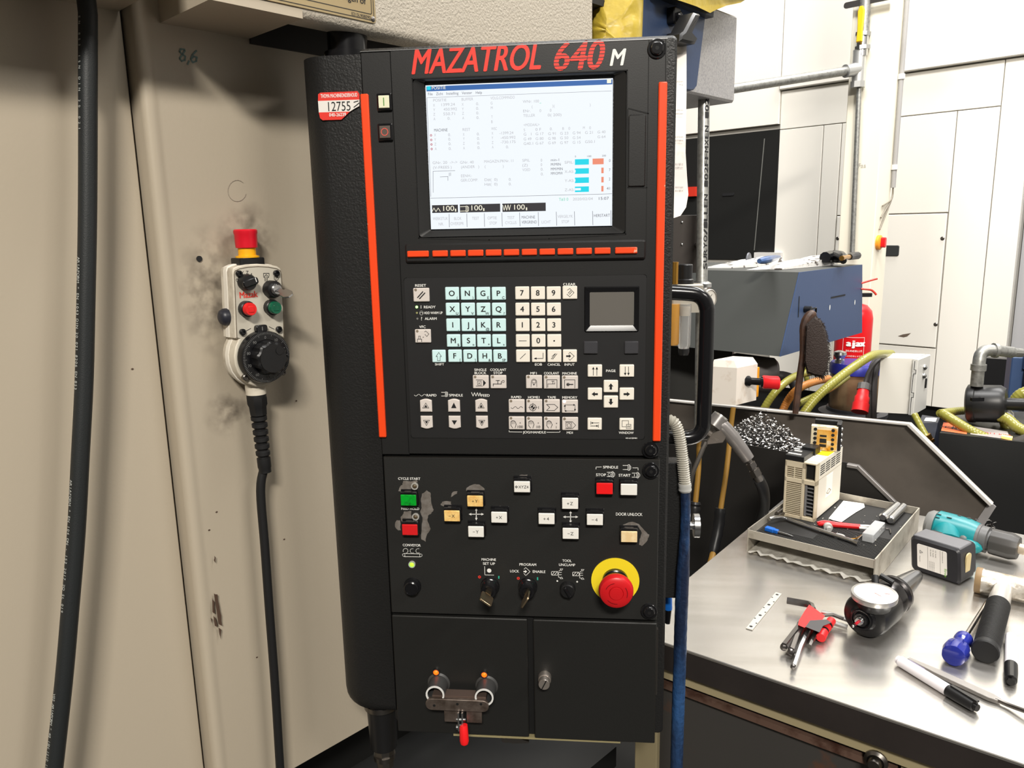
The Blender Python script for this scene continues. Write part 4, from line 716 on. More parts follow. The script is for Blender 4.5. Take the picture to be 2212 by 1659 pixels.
# ------------------------------------------------------------------ handwheel pendant
PO = .041                                         # its face stands this far off the machine
def PD(x, y, out=PO): return MF.loc(atN(400 + x / 3.19, 480 + y / 3.19, M2, OFF + out))[:2]
pend = thing('handwheel_pendant', 'off-white handheld machine pendant with black handwheel hung on beige panel', 'pendant', MF.p(PD(530, 905)[0], PD(530, 1500)[1], .03))
cu, cv = PD(530, 925); R_ = PD(697, 925)[0] - cu; R_ = min(R_, .0345)
face = [PD(*p) for p in ((352, 800), (345, 640), (338, 450), (332, 345), (338, 318), (370, 303), (430, 291), (505, 287), (580, 291), (640, 303), (664, 318), (672, 345), (680, 500), (687, 650), (690, 800))]
lowr = [(cu + R_ * 1.06 * math.cos(a), cv + R_ * 1.16 * math.sin(a)) for a in [math.radians(38 - k * 16.1) for k in range(17)]]
outl = face + lowr
m_pend = mat('pendant_shell', (208, 200, 184), .45, spots=(28, .5, .78, (150, 138, 120)))
mb = MB(); mb.prism(MF, outl, .009, PO - .002, .0012); ctr = V((sum(p[0] for p in outl) / len(outl), sum(p[1] for p in outl) / len(outl)))
def scl(P, k): return [(ctr.x + (a - ctr.x) * k, ctr.y + (b - ctr.y) * k) for a, b in P]
mb.build('shell', m_pend, pend)
mb = MB(); mb.prism(MF, scl(outl, 1.02), .016, .025, .001); mb.build('shell_seam', mat('pendant_back', (226, 220, 208), .45), pend)
mb = MB(); mb.box(MF, cu - .020, cu + .020, cv - .016, PD(500, 380)[1], .001, .0095); mb.build('magnet_back', rubber, pend)
mb = MB(); mb.prism(MF, scl(outl, .955), PO - .003, PO - .001, .0006); fp = mb.build('face_plate', mat('pendant_face', (190, 184, 170), .45), pend)
mb = MB(); mb.stroke(MF, [scl([p], .958)[0] for p in face], .0009, PO - .0008); mb.build('face_groove', mat('dirt_line', (96, 86, 72), .6), pend)
eu, ev = PD(434, 292, .022)                       # its own emergency button on top
f = Fr(MF.p(eu, ev, .022), M1, -M2, UP)
mb = MB(); mb.box(f, -.0165, .0165, -.0135, .0135, -.004, .0085, .004, .001); mb.build('button_base', blackp, pend)
mb = MB(); mb.lathe(f, [(.0140, .0085), (.0140, .0105), (.0105, .0112), (.0105, .022)], 24); mb.build('button_collar', mat('amber_collar', (238, 172, 20), .4), pend)
mb = MB(); mb.lathe(f, [(.0100, .020), (.0128, .0205), (.0132, .026), (.0134, .036), (.0141, .038), (.0141, .041), (.0128, .0425)], 28); mb.build('mushroom_cap', mat('pendant_red', (206, 22, 40), .35), pend)
def knob(x, y, r, h, m, nm, seg=20): u, v = PD(x, y, PO + h * .7); mb = MB(); mb.lathe(MF.at(u, v), [(r, PO - .002), (r * .97, PO + h * .85), (r * .86, PO + h)], seg); return mb.build(nm, m, pend), u, v
o, u, v = knob(437, 415, .0100, .011, blackp, 'axis_selector'); mb = MB(); mb.box(MF.at(u, v, 0, .25), -.0095, .0105, -.0042, .0042, PO + .008, PO + .0135, .003, .001); mb.build('selector_grip', blackg, o)
mb = MB(); mb.stroke(MF.at(u, v, 0, .25), [(.0070, -.001), (.0070, .0035)], .0010, PO + .0138); mb.build('pointer_mark', white, o)
o, u, v = knob(612, 462, .0108, .011, blackp, 'key_switch'); mb = MB(); mb.lathe(MF.at(u, v), [(.0070, PO + .010), (.0070, PO + .015), (.0056, PO + .0165)], 20); mb.build('lock_cylinder', steel, o)
mb = MB(); g = MF.at(u, v, 0, .5); mb.prism(Fr(g.p(0, 0, PO + .0165), g.x, g.z + g.y * -.35, g.y), [(-.003, 0), (.003, 0), (.003, .008), (.0062, .011), (.0068, .019), (.003, .024), (-.003, .024), (-.0068, .019), (-.0062, .011), (-.003, .008)], -.0009, .0009); mb.solo('key', steel, 'silver key sticking out of the pendant key switch', 'key')
for x, y, m_, nm in ((432, 598, mat('red_lens', (214, 30, 30), .25), 'red_push_button'), (605, 588, mat('green_lens', (18, 92, 66), .25), 'green_push_button')):
    o, u, v = knob(x, y, .0098, .007, blackp, nm); mb = MB(); mb.lathe(MF.at(u, v), [(.0078, PO + .005), (.0078, PO + .012), (.0070, PO + .0135)], 24); c = mb.build('lens_cap', m_, o); mb = MB(); mb.box(MF.at(u, v), -.0038, .0038, -.0038, .0038, PO + .0130, PO + .0142, .001, .0006); mb.build('lens_square', m_, o)
for x, y in ((370, 355), (628, 352), (395, 757), (645, 738), (414, 1068), (672, 1034)):
    u, v = PD(x, y); mb = MB(); mb.lathe(MF.at(u, v), [(.0040, PO - .003), (.0040, PO + .002), (.0030, PO + .003), (.0019, PO + .003), (.0018, PO + .0012)], 14); mb.build('face_screw', blackg if y < 1000 else dsteel, pend)
mb = MB(); q = MF.at(0, 0, PO - .0006); u, v = PD(378, 521); u2, _ = PD(504, 521); mb.text(q, 'Mazak', u, v - .0005, .0072, u2 - u, 'l', 0, .02); mb.build('logo_letters', redlogo, fp, 'red maker lettering')
mb = MB()
for t, x, y in (('0', 360, 410), ('Y', 398, 360), ('Z', 431, 357), ('4', 458, 372)): u, v = PD(x, y); mb.text(q, t, u, v, .0038)
for P in ([(368, 402), (380, 406)], [(384, 382), (392, 390)], [(402, 366), (408, 378)], [(428, 362), (426, 376)], [(452, 378), (446, 384)], [(560, 408), (560, 372)], [(552, 406), (552, 382), (543, 378), (560, 360), (578, 378), (568, 382), (568, 406)], [(542, 372), (542, 352), (580, 352), (580, 372)], [(628, 372), (628, 404)], [(616, 372), (616, 392), (630, 406), (644, 392), (638, 372)], [(418, 752), (454, 732)], [(616, 738), (580, 720)]): mb.stroke(q, [PD(*p) for p in P], .0006)
mb.build('face_print', ink, fp)
# handwheel
f = MF.at(cu + .0005, cv); mb = MB(); mb.lathe(f, [(R_ * .98, PO - .003), (R_ * .98, PO + .008), (R_ * .95, PO + .010), (R_ * .66, PO + .0104), (R_ * .64, PO + .0095)], 48); hw = mb.build('handwheel', blackg, pend)
mb = MB(); mb.box(f, -.0075, .0075, R_ * .92, R_ * 1.19, PO - .003, PO + .0055, .003, .001); mb.build('zero_pointer', blackg, pend)
mb = MB(); D_ = PO + .0107
for k in range(100):
    a = 2 * PI * k / 100; r0 = R_ * (.86 if k % 10 else .80); mb.stroke(f, [(r0 * math.cos(a), r0 * math.sin(a)), (R_ * .93 * math.cos(a), R_ * .93 * math.sin(a))], .00045, D_)
for k in range(10): a = PI / 2 - 2 * PI * k / 10; mb.text(f, str(k * 10), R_ * .74 * math.cos(a), R_ * .74 * math.sin(a) - .0016, .0033, None, 'c', D_)
mb.stroke(f, [(0, R_ * 1.0), (0, R_ * 1.12)], .0011, PO + .0057); mb.build('dial_marks', mat('dim_white_print', (112, 112, 110), .6), hw)
mb = MB(); n = 60; rr = [R_ * (.62 if (k // 3) % 2 else .57) for k in range(n)]; P = [(rr[k] * math.cos(2 * PI * k / n), rr[k] * math.sin(2 * PI * k / n)) for k in range(n)]
mb.prism(f, P, PO + .009, PO + .026, .002); mb.cyl(f, 0, 0, R_ * .52, PO + .026, PO + .0275, 32); mb.cyl(f, R_ * .25, R_ * .27, .005, PO + .0275, PO + .0285, 16); mb.build('wheel_grip', blackp, hw)
# side button, cable gland and cable
sb_ = PD(262, 655, .020); c = MF.p(sb_[0] + .002, sb_[1], .020); mb = MB(); f = Fr(c, UP, M2, -M1); mb.lathe(f, [(.0105, -.008), (.0105, .001), (.0085, .005), (.005, .007)], 20); mb.build('side_button', mat('dark_blue_rubber', (36, 37, 46), .4), pend)
b0 = PD(483, 1130, .022); f = Fr(MF.p(b0[0], b0[1], .022), M1, M2, V((0.03, 0, -1)))
mb = MB(); mb.cyl(f, 0, 0, .0125, -.012, .010, 24); mb.build('cable_neck', m_pend, pend)
mb = MB(); mb.lathe(f, [(.0120, .008), (.0120, .014)], 24); mb.lathe(f, [(.0128, .014), (.0128, .023), (.0112, .026), (.0105, .037)], 8)
for k in range(6): z = .039 + k * .0092; mb.lathe(f, [(.0070, z - .0015), (.0100 - k * .0002, z), (.0100 - k * .0002, z + .0045), (.0070, z + .0066)], 16)
mb.lathe(f, [(.0066, .03), (.0066, .100)], 12); mb.lathe(f, [(.0085, .094), (.0085, .106), (.0078, .108), (.0078, .113)], 14); mb.build('strain_relief', rubber, pend)
P = [f.p(0, 0, .105)] + [W(x, y, .022) for x, y in ((563, 1060), (572, 1180), (582, 1320), (594, 1480), (605, 1660), (610, 1740))]
mb = MB(); mb.tube(bez(P, 5), .0058, 12); mb.build('cable', rubber, pend)
# ------------------------------------------------------------------ bench axes are needed by what stands behind it
ZB = .900
E1 = V((.846, -.534, 0)).normalized(); E2 = V((.534, .846, 0)).normalized()
BC = V((.0597, .2219, 0)); BF = Fr(BC, E1, E2, UP)
def BZ(px, py, h=0.): return BF.loc(atZ(px, py, ZB + h))[:2]
# ------------------------------------------------------------------ white machine cabinet at the back
CK = M1.dot(atD(2000, 600, 4.0)); CFm = Fr(M1 * CK, M2, UP, -M1)
def KP(px, py, out=0.): return CFm.loc(atN(px, py, M1, CK - out))[:2]
m_cab = mat('white_cabinet_paint', (226, 222, 213), .4, bump=(80, .03)); m_cab2 = mat('grey_white_paint', (208, 205, 202), .45)
cab = thing('white_machine_cabinet', 'tall off-white machine cabinet with panel joints, a hatch and a black window', 'machine', CFm.p(0, 0, 0))
ul, ub, u1, ur, u_l = KP(1683, 300)[0], KP(1772, 400)[0], KP(2150, 350)[0], KP(2206, 450)[0], KP(1300, 400)[0]
zt, zj, zbm, zht, zhb = KP(2000, 152)[1], KP(2050, 241)[1], KP(2068, 886)[1], KP(1975, 461)[1], KP(1960, 748)[1]
g = .004
uh0, uh1 = KP(1806, 480)[0], KP(2036, 600)[0]
for nm, a, b, c, d in (('panel', ul, ub, zbm, zj), ('panel', ub, uh0, zbm, zj), ('panel', ul, uh0 + .2, zj, zt), ('panel', uh0 + .2, u1, zj, zt), ('panel', u1, ur, zbm, zt), ('panel', uh1, u1, zbm, zj), ('panel', uh0, uh1, zht, zj), ('panel', uh0, uh1, zbm, zhb), ('upper_cover', u_l, ul, KP(1600, 282)[1] + .01, zt + 1.6), ('upper_cover', ul, ur + 1.2, zt + .05, zt + 1.6)):
    mb = MB(); mb.box(CFm, a + g * .5, b - g * .5, c + g * .5, d - g * .5, -.05, 0 if nm == 'panel' else .012, 0, .002); mb.build(nm, m_cab, cab)
mb = MB(); mb.box(CFm, u_l, ur - .002, zbm, zt + 1.6, -.8, -.012); mb.build('carcass', mat('joint_grey', (150, 146, 138), .6), cab)
mb = MB(); mb.box(CFm, uh0 + .004, uh1 - .004, zhb + .004, zht - .004, -.05, .004, 0, .003); ht = mb.build('hatch', m_cab, cab)
for x, y in ((2042, 515), (2027, 701), (1815, 515)):
    u, v = KP(x, y); mb = MB(); mb.lathe(CFm.at(u - .012, v), [(.010, .002), (.010, .005), (.006, .008)], 12); mb.build('screw', dsteel, ht)
p, q = KP(1909, 530), KP(1942, 553); mb = MB(); mb.box(CFm, p[0], q[0], q[1], p[1], .003, .010, .008, .002); mb.build('hatch_handle', mat('dark_recess_handle', (44, 46, 46), .5), ht)
mb = MB(); u, v = KP(1955, 724); mb.poly(CFm, [(u + a, v + b) for a, b in ((-.035, -.008), (-.01, .004), (.03, .014), (.012, -.006), (-.005, -.012))], .0045); mb.build('scuff', mat('scuff_brown', (96, 82, 70), .7), ht)
for a, b in ((ul, ur),):
    mb = MB(); z0 = zt if a == ul else zj + .12; mb.box(CFm, a, b + (.8 if b == ur else 0), z0 + .004, z0 + .05, -.05, .030, 0, .004); mb.build('trim_rail', m_cab, cab)
p = KP(1600, 282); mb = MB(); mb.box(CFm, u_l, KP(1678, 400)[0], KP(1660, 562)[1], KP(1660, 281)[1], -.04, -.004, 0, .003); win = mb.build('black_window', mat('smoked_window', (30, 30, 29), .35), cab)
a, b = KP(1651, 300), KP(1629, 540); mb = MB(); mb.stroke(CFm, [a, b], .006, -.002); mb.build('window_edge', mat('window_edge_grey', (104, 104, 100), .4), win)
u, v = KP(1572, 420); mb = MB(); mb.box(CFm, u - .035, u + .04, v - .008, v + .008, -.005, .002, .003); mb.build('window_grip', ink, win)
p, q = KP(1480, 405), KP(1506, 424); mb = MB(); mb.box(CFm, p[0] - .3, q[0], q[1], p[1], -.004, .03); mb.build('red_strip', mat('red_strip_paint', (196, 48, 30), .5), cab)
mb = MB(); p, q = KP(1634, 545), KP(1690, 575); mb.box(CFm, p[0], q[0], q[1] - .08, p[1], -.004, .03); mb.build('lower_sill', m_cab2, cab)
mb = MB(); mb.box(CFm, ur + .001, ur + 1.2, zbm + .25, zt + .049, -.75, -.10); mb.build('side_door', mat('grey_satin_sheet', (180, 180, 182), .35, .3), cab)
mb = MB(); mb.box(CFm, u_l, ur + 1.2, .02, zbm, -.8, -.06); mb.build('plinth', mat('plinth_black', (26, 26, 26), .6), cab)
# ------------------------------------------------------------------ steel column with compressed-air pipes
dC = 3.35; c0 = atD(1825, 300, dC); cf = Fr(V((c0.x, c0.y, 0)), M2, M1, UP); wC = cf.loc(atN(1903, 300, M1, M1.dot(c0)))[0]
m_col = mat('column_paint', (232, 226, 208), .5)
mb = MB(); mb.box(cf, 0, wC, 0, .17, 0, 5.2, .004); struct(mb, 'column', m_col)
def CP(px, py, out=.03): return atN(px, py, M1, M1.dot(c0) - out)
r18 = .0185
aird = thing('compressed_air_pipe', 'galvanised compressed-air pipe with a tee, running to the white column', 'pipe', CP(1850, 150))
mb = MB(); a = CP(1855, 149); b = atD(1380, 224, 2.95); mb.rod(b, a, r18, 14); mb.build('pipe', galv, aird)
mb = MB(); mb.rod(a + UP * .075, a - UP * .055, .027, 14); mb.rod(a, a + (b - a).normalized() * .07, .027, 14); mb.rod(a - UP * .05, a - UP * .075, .030, 8); mb.build('tee', mat('zinc_fitting', (206, 206, 204), .35, .8), aird)
mb = MB(); mb.rod(CP(1857, 166), CP(1841, 545), .0105, 12); mb.build('drop_pipe', galv, aird)
mb = MB(); mb.rod(CP(1861, 122), CP(1864, 70), .024, 14); mb.rod(CP(1863, 108), CP(1863, 100), .032, 8); mb.rod(CP(1864, 78), CP(1865, 70), .032, 8); bv = mb.build('ball_valve', steel, aird)
mb = MB(); mb.rod(CP(1866, 72), CP(1871, -40), .0225, 14); mb.build('riser_pipe', galv, aird)
mb = MB(); q = Fr(CP(1858, 80, .07), M2, UP, -M1); mb.prism(q, [(-.012, -.02), (.012, -.02), (.010, .03), (.013, .10), (.006, .118), (-.006, .118), (-.013, .10), (-.010, .03)], 0, .012, .003); mb.build('valve_lever', mat('yellow_lever', (226, 178, 20), .45), bv, 'yellow lever')
q = Fr(CP(1850, 8, .03), M2, UP, -M1); mb = MB(); mb.box(q, -.05, .20, -.012, .012, 0, .006, .010); mb.build('pipe_clamp', dsteel, aird)
cond = [cf.p(wC + .05, .06, 0) + UP * CP(x, y).z for x, y in ((1938, -60), (1925, 400))]
mb = MB(); a = cf.p(wC + .012, .16, CP(1938, -40).z); b = cf.p(wC + .012, .16, CP(1911, 402).z); mb.rod(a, b, .010, 12); cd = mb.solo('conduit', mat('grey_conduit', (150, 148, 146), .5), 'grey electrical conduit with loose wires down the side of the white column', 'conduit')
for y in (146, 354): x = 1938 - 27 * (y + 40) / 442; mb = MB(); mb.rod(a + (b - a) * ((y + 34) / 442), a + (b - a) * ((y + 46) / 442), .0145, 12); mb.build('clip', mat('pale_clip', (206, 204, 200), .5), cd)
for k, (dz, dv) in enumerate(((-.08, .06), (-.13, .05), (-.18, .045))):
    mb = MB(); mb.tube(bez([b, b + M1 * -.01 - UP * .05, cf.p(wC + .006, dv, b.z + dz)], 5), .0035, 6); mb.build('wire', mat('grey_wire', (120, 112, 98), .5), cd)
sw = thing('main_switch', 'small red and yellow rotary main switch on the side of the white column', 'switch', cf.p(wC + .01, .05, atN(1894, 524, M2, cf.p(wC, 0, 0).dot(M2)).z))
q = Fr(cf.p(wC, .05, atN(1894, 524, M2, cf.p(wC, 0, 0).dot(M2)).z), M1, UP, M2); mb = MB(); mb.lathe(q, [(.032, -.01), (.032, .012), (.026, .016)], 20); mb.build('base_plate', mat('amber_plate', (232, 150, 40), .4), sw)
mb = MB(); mb.box(q, -.011, .011, -.022, .022, .014, .034, .006, .002); mb.build('switch_knob', redp, sw)
mb = MB(); q = Fr(CP(1862, 362, .002), M2, UP, -M1); mb.text(q, 'Fas', 0, 0, .018); pw = mb.solo('pen_note', mat('pencil_grey', (176, 172, 164), .6), 'faint pencilled word on the front of the white column', 'writing')
# ------------------------------------------------------------------ sheet-steel box, blue bracket and yellow bag above the console
n3 = M2; S3 = M2.dot(atD(1587, 200, 1.62)); SF = Fr(M2 * S3, M1, UP, M2)
def SP(px, py, out=0.): return SF.loc(atN(px, py, M2, S3 + out))[:2]
a, b = SP(1587, 222), SP(1400, 170); dback = (atZ(1481, 237, atN(1587, 222, M2, S3).z) - atN(1587, 222, M2, S3)).dot(-M2)
mb = MB(); zt_b = SP(1590, 34)[1]; mb.prism(SF, [(b[0], a[1] + .006), (b[0] + .002, a[1]), (a[0] - .004, a[1]), (a[0], a[1] + .004), (a[0], zt_b), (b[0], zt_b)], -dback, 0, .004)
mb.solo('sheet_steel_box', mat('grey_hammered_sheet', (172, 170, 170), .42, .35, bump=(260, .35), spots=(240, .42, .62, (152, 151, 153))), 'grey galvanised sheet-steel box above the console, over the vertical pipe', 'box')
bk = thing('blue_bracket', 'dark blue steel bracket with black clamp lever in front of the grey steel box', 'bracket', SF.p(SP(1480, 190)[0], SP(1480, 190)[1], .03))
m_blue = mat('blue_steel_paint', (44, 60, 90), .42, bump=(200, .1))
P = [SP(x, y, .03) for x, y in ((1384, 130), (1390, -30), (1534, -30), (1524, 40), (1506, 186), (1500, 194), (1492, 196), (1440, 186))]
mb = MB(); mb.prism(SF, P, .008, .03, .002); mb.build('plate', m_blue, bk)
mb = MB(); p, q = SP(1393, -30, .05), SP(1530, 36, .05); L0, L1 = atN(1398, -16, M2, S3 + .032), atN(1529, 38, M2, S3 + .032); d_ = (L1 - L0).normalized(); f = Fr(L0, d_, M2.cross(d_), M2); mb.box(f, 0, (L1 - L0).length, -.002, .014, -.004, .012); mb.build('top_flange', mat('flange_shade_blue', (34, 40, 50), .5), bk)
mb = MB(); u, v = SP(1465, 36, .045); mb.box(SF, u - .013, u + .010, v - .013, v + .016, .028, .045, .005, .002); mb.lathe(SF.at(u, v), [(.008, .045), (.008, .050), (.005, .052)], 8); mb.build('clamp_block', blackg, bk)
mb = MB(); P = [SP(x, y, .07) for x, y in ((1464, 70), (1485, 30), (1497, 33), (1499, 38), (1483, 73), (1494, 86), (1488, 98), (1476, 97), (1454, 92), (1456, 76))]
mb.prism(SF, P, .055, .085, .004); u, v = SP(1466, 84, .05); mb.cyl(SF, u, v, .012, .028, .06); mb.build('clamp_lever', blackp, bk)
# yellow bag: a lumpy pouch slumped over the box
m_bag = mat('yellow_bag_plastic', (188, 164, 60), .36, bump=(26, .35), dist=.01, spots=(16, .35, .7, (158, 136, 44)))
rng = random.Random(3); Pb = [(1283, -60), (1281, 10), (1278, 40), (1275, 60), (1274, 86), (1275, 130), (1282, 160), (1320, 168), (1372, 160), (1386, 120), (1388, 60), (1390, 0), (1392, -60)]
mb = MB(); cx = sum(p[0] for p in Pb) / len(Pb); cy = sum(p[1] for p in Pb) / len(Pb); rings = []
outb = [p for a, b in zip(Pb, Pb[1:] + Pb[:1]) for p in [(a[0] + (b[0] - a[0]) * t / 3, a[1] + (b[1] - a[1]) * t / 3) for t in range(3)]]
for sc_, dd in ((1., 1.29), (.97, 1.275), (.86, 1.26), (.6, 1.25), (.3, 1.245)):
    rings.append([atD(cx + (x - cx) * sc_, cy + (y - cy) * sc_, dd + rng.uniform(-.004, .004)) for x, y in outb])
back = [atD(cx + (x - cx) * .98, cy + (y - cy) * .98, 1.31) for x, y in outb]
mb.loft([back] + rings); 
zt_w = SF.p(0, zt_b, 0).z + .001
Q0 = [(1425, -14), (1470, 0), (1505, 12), (1534, 26), (1545, 20), (1570, 10), (1600, 4), (1612, -4), (1650, -70), (1420, -70)]
f0 = [atN(x, y, M2, S3 - .10) for x, y in Q0]; f1 = [atN(x, y + 2, M2, S3 + .06) for x, y in Q0]
lift = max(0, zt_w - min(p.z for p in f0 + f1))
mb.loft([f0, [a.lerp(b, .5) for a, b in zip(f0, f1)], f1]); mb.solo('yellow_bag', m_bag, 'crinkled yellow plastic bag slumped over the top of the grey steel box', 'bag', smooth=60)
# paper strip hanging behind the console edge
pd = (R3 @ (atN(1470, 94, M2, S3 + .062) - CAM)).z; mb = MB(); PT = [(1430, 88), (1458, 92), (1483, 98), (1483, 200), (1481, 330), (1484, 380), (1487, 420), (1482, 448), (1470, 466), (1455, 471), (1430, 472)]
ptf = [atD(x, y, pd + .012 * math.sin(y * .018)) for x, y in PT]
lf = [atD(1420, y, pd + .012 * math.sin(y * .018)) for x, y in PT]
mb.add(lf + ptf, [(i, i + 1, i + 12, i + 11) for i in range(10)])
mb.add([p + V((0, .0006, 0)) for p in lf + ptf], [(i, i + 1, i + 12, i + 11) for i in range(10)])
strip = mb.solo('paper_strip', mat('white_paper', (232, 226, 222), .7, spots=(22, .55, .75, (206, 192, 180))), 'long white printed paper strip hanging behind the console edge', 'paper')
mb = MB(); 
for y in (118, 178, 240, 298, 356, 406):
    p = atD(1459, y, pd - .002 + .012 * math.sin(y * .018)); f = Fr(p, (1, 0, .0), (0, 0, 1), (0, -1, 0))
    for k in range(2): mb.text(f, ('0.394 mm', '0.315 mm', '0.118 in')[(int(y) + k) % 3], 0, -.006 * k, .0027, .0130, 'l', .0)
mb.build('strip_print', mat('grey_print', (110, 106, 104), .6), strip)
# ------------------------------------------------------------------ upright pipe, air filter unit, brown valve box
pole_d = 1.58
pole = thing('upright_pipe', 'upright galvanised pipe with black stencilled letters between console and steel box', 'pipe', atD(1508, 1000, pole_d))
pa, pb = atD(1521, 180, pole_d), atD(1506, 935, pole_d - .0); pb.x, pb.y = pa.x + (pb.x - pa.x) * .0 + (atD(1512, 935, pole_d).x - pa.x), pb.y
mb = MB(); mb.rod(pb, pa, .0118, 16); mb.build('pipe', galv, pole)
mb = MB(); c = atD(1514, 616, pole_d); mb.lathe(Fr(c, (1, 0, 0), (0, 1, 0)), [(.014, -.012), (.0215, -.004), (.0215, .004), (.015, .008)], 18); mb.build('flange_nut', steel, pole)
mb = MB(); dirp = (pa - pb).normalized(); tc = (CAM - atD(1514, 500, pole_d)); tc -= dirp * tc.dot(dirp); tc.normalize(); side = dirp.cross(tc); side = side if side.x > 0 else -side
nn = (side * .55 + tc * .84).normalized(); t_ = 'SURYO/ILLEN 102FFMXEN 102'
for k, ch in enumerate(t_):
    if ch == ' ': continue
    c = pb + (pa - pb) * (.475 + .0195 * k); mb.text(Fr(c + nn * .0120, dirp, nn.cross(dirp), nn), ch, 0, -.004, .0085, .013, 'c', 0, .03)
mb.build('stencil_letters', ink, pole)
fu = thing('air_filter_regulator', 'air filter regulator with black knob, round gauge and clear bowl behind the handle', 'regulator', atD(1478, 765, 1.5))
def fx(px, py): return atD(px, py, 1.5)
mb = MB(); f = Fr(fx(1480, 613), (1, 0, 0), (0, 1, 0)); mb.lathe(f, [(.0165, 0), (.0165, .008), (.0135, .010), (.0140, .036), (.0125, .038)], 24); mb.build('knob', blackp, fu)
mb = MB(); f = Fr(fx(1478, 640), (1, 0, 0), (0, 1, 0)); mb.box(f, -.026, .034, -.02, .02, -.030, .024, .004, .002); mb.build('body', mat('grey_cast_body', (170, 164, 152), .45, .4), fu)
mb = MB(); g_ = Fr(fx(1530, 645), (.8, .6, 0), (0, 0, 1)); mb.lathe(g_, [(.019, -.01), (.019, .004), (.017, .006), (.0165, .003)], 24); mb.build('gauge', mat('gauge_rim', (150, 146, 140), .35, .4), fu); mb = MB(); mb.cyl(g_, 0, 0, .0163, .002, .0035, 24); mb.build('gauge_face', mat('gauge_white', (206, 202, 194), .4), fu)
mb = MB(); mb.stroke(g_, [(-.004, -.003), (.006, .008)], .0012, .0038); mb.build('gauge_needle', ink, fu)
mb = MB(); f = Fr(fx(1477, 748), (1, 0, 0), (0, 1, 0)); mb.lathe(f, [(.010, -.004), (.0125, .004), (.0132, .075), (.0132, .083)], 24); mb.build('clear_bowl', mat('clear_bowl', (214, 214, 212), .15, spec=.6, trans=.75), fu)
mb = MB(); mb.lathe(f, [(.0075, .060), (.0085, .078)], 16); mb.build('filter_element', mat('cream_element', (214, 200, 178), .6), fu); mb = MB(); mb.lathe(f, [(.009, -.017), (.0105, -.012), (.0105, -.004)], 16); mb.build('drain_screw', blackp, fu)
mb = MB(); f = Fr(fx(1452, 745), (1, 0, 0), (0, 1, 0)); mb.lathe(f, [(.011, 0), (.0135, .004), (.0135, .080)], 24); mb.build('oil_bowl', mat('amber_bowl', (190, 138, 62), .3, trans=.2), fu); mb = MB(); mb.lathe(f, [(.009, .118), (.009, .160)], 12); mb.build('brass_fitting', brass, fu)
vb = thing('valve_box', 'dark brown riveted box behind the paper strip and the upright pipe', 'box', atD(1475, 590, 1.72)); f = Fr(atD(1455, 590, 1.70), (1, 0, 0), (0, 0, 1), (0, -1, 0))
mb = MB(); mb.box(f, -.04, .066, 0, .125, -.04, 0, .002, .001); mb.build('case', mat('brown_black_case', (52, 46, 42), .5), vb)
mb = MB(); a = f.p(.05, .06, -.02); q_ = pb + (pa - pb) * ((a.z - pb.z) / (pa.z - pb.z)); mb.rod(a, q_, .006); mb.build('mounting_arm', dsteel, vb)
for y in (480, 528): p = f.loc(atY(1473, y, f.o.y)); mb = MB(); mb.ball(f.p(p[0], p[1], .001), .003, 10, 6); mb.build('rivet', steel, vb)
# ------------------------------------------------------------------ grey and blue machine housing with things lying on it
h0 = atD(1725, 588, 2.25); HO = M2.dot(h0); ztop = h0.z
def HS(px, py): return atN(px, py, M2, HO)
q1 = HS(1860, 575); q1.z = ztop; q2 = HS(1860, 715); q3 = HS(1683, 770); q2.z = q3.z
dl = -M2 * .95
hs = thing('blue_machine_housing', 'grey fronted machine housing with blue side, door latch and clutter on top', 'machine', V((h0.x, h0.y, q3.z)))
mb = MB(); Ft = [h0, q1, q2, q3]; mb.loft([[p - M2 * .95 for p in Ft], Ft]); mb.build('grey_body', mat('housing_grey', (66, 68, 66), .5, bump=(120, .1)), hs, smooth=0)
mb = MB(); mb.loft([[p + M2 * .0005 for p in Ft], [p + M2 * .004 for p in Ft]]); bs = mb.build('side_panel', mat('housing_blue', (60, 77, 110), .42, bump=(200, .12)), hs, 'blue side', smooth=0)
HFm = Fr(M2 * (HO + .004), M1, UP, M2)
def HL(px, py): return HFm.loc(atN(px, py, M2, HO + .004))[:2]
mb = MB(); mb.stroke(HFm, [HL(1726, 641), HL(1724, 684)], .005, .001); mb.build('slot', ink, hs); mb = MB(); mb.stroke(HFm, [HL(1795, 643), HL(1825, 637)], .005, .001); mb.build('slot', ink, hs)
for x, y in ((1792, 664), (1846, 653)): mb = MB(); u, v = HL(x, y); mb.poly(HFm, jag(circ(u, v, .004, 8, .009), .001, 1), .001); mb.build('paint_chip', white, hs)
mb = MB(); u, v = HL(1738, 668); mb.lathe(HFm.at(u, v), [(.010, 0), (.010, .02), (.006, .022)], 12); mb.tube([HFm.p(u, v, .015), HFm.p(u + .012, v + .002, .022), HFm.p(u + .035, v + .002, .02), HFm.p(u + .04, v - .012, .018)], .003, 8); mb.build('latch', blackg, hs)
rng = random.Random(5)
def packet(name, pts0, pts1, zt_, hgt, m, label, cat):    # crumpled flat packet lying on the housing top
    mb = MB(); n = len(pts0); A = [atZ(x, y, zt_) for x, y in pts0]
    top = [p + UP * (h + rng.uniform(-.003, .003)) for p, h in zip(A, hgt)]; c = sum(A, V((0, 0, 0))) / n; ctop = c + UP * (sum(hgt) / n * 1.5)
    mid = [p.lerp(ctop, .5) + UP * rng.uniform(-.004, .006) for p in top]
    mb.loft([[p + UP * .001 for p in A], top, mid, [p.lerp(ctop, .85) for p in top]]); return mb.solo(name, m, label, cat, smooth=50)
m_foil = mat('white_crumpled_foil', (226, 224, 220), .35, .2, bump=(60, .5), dist=.004, spots=(30, .55, .6, (86, 78, 72)))
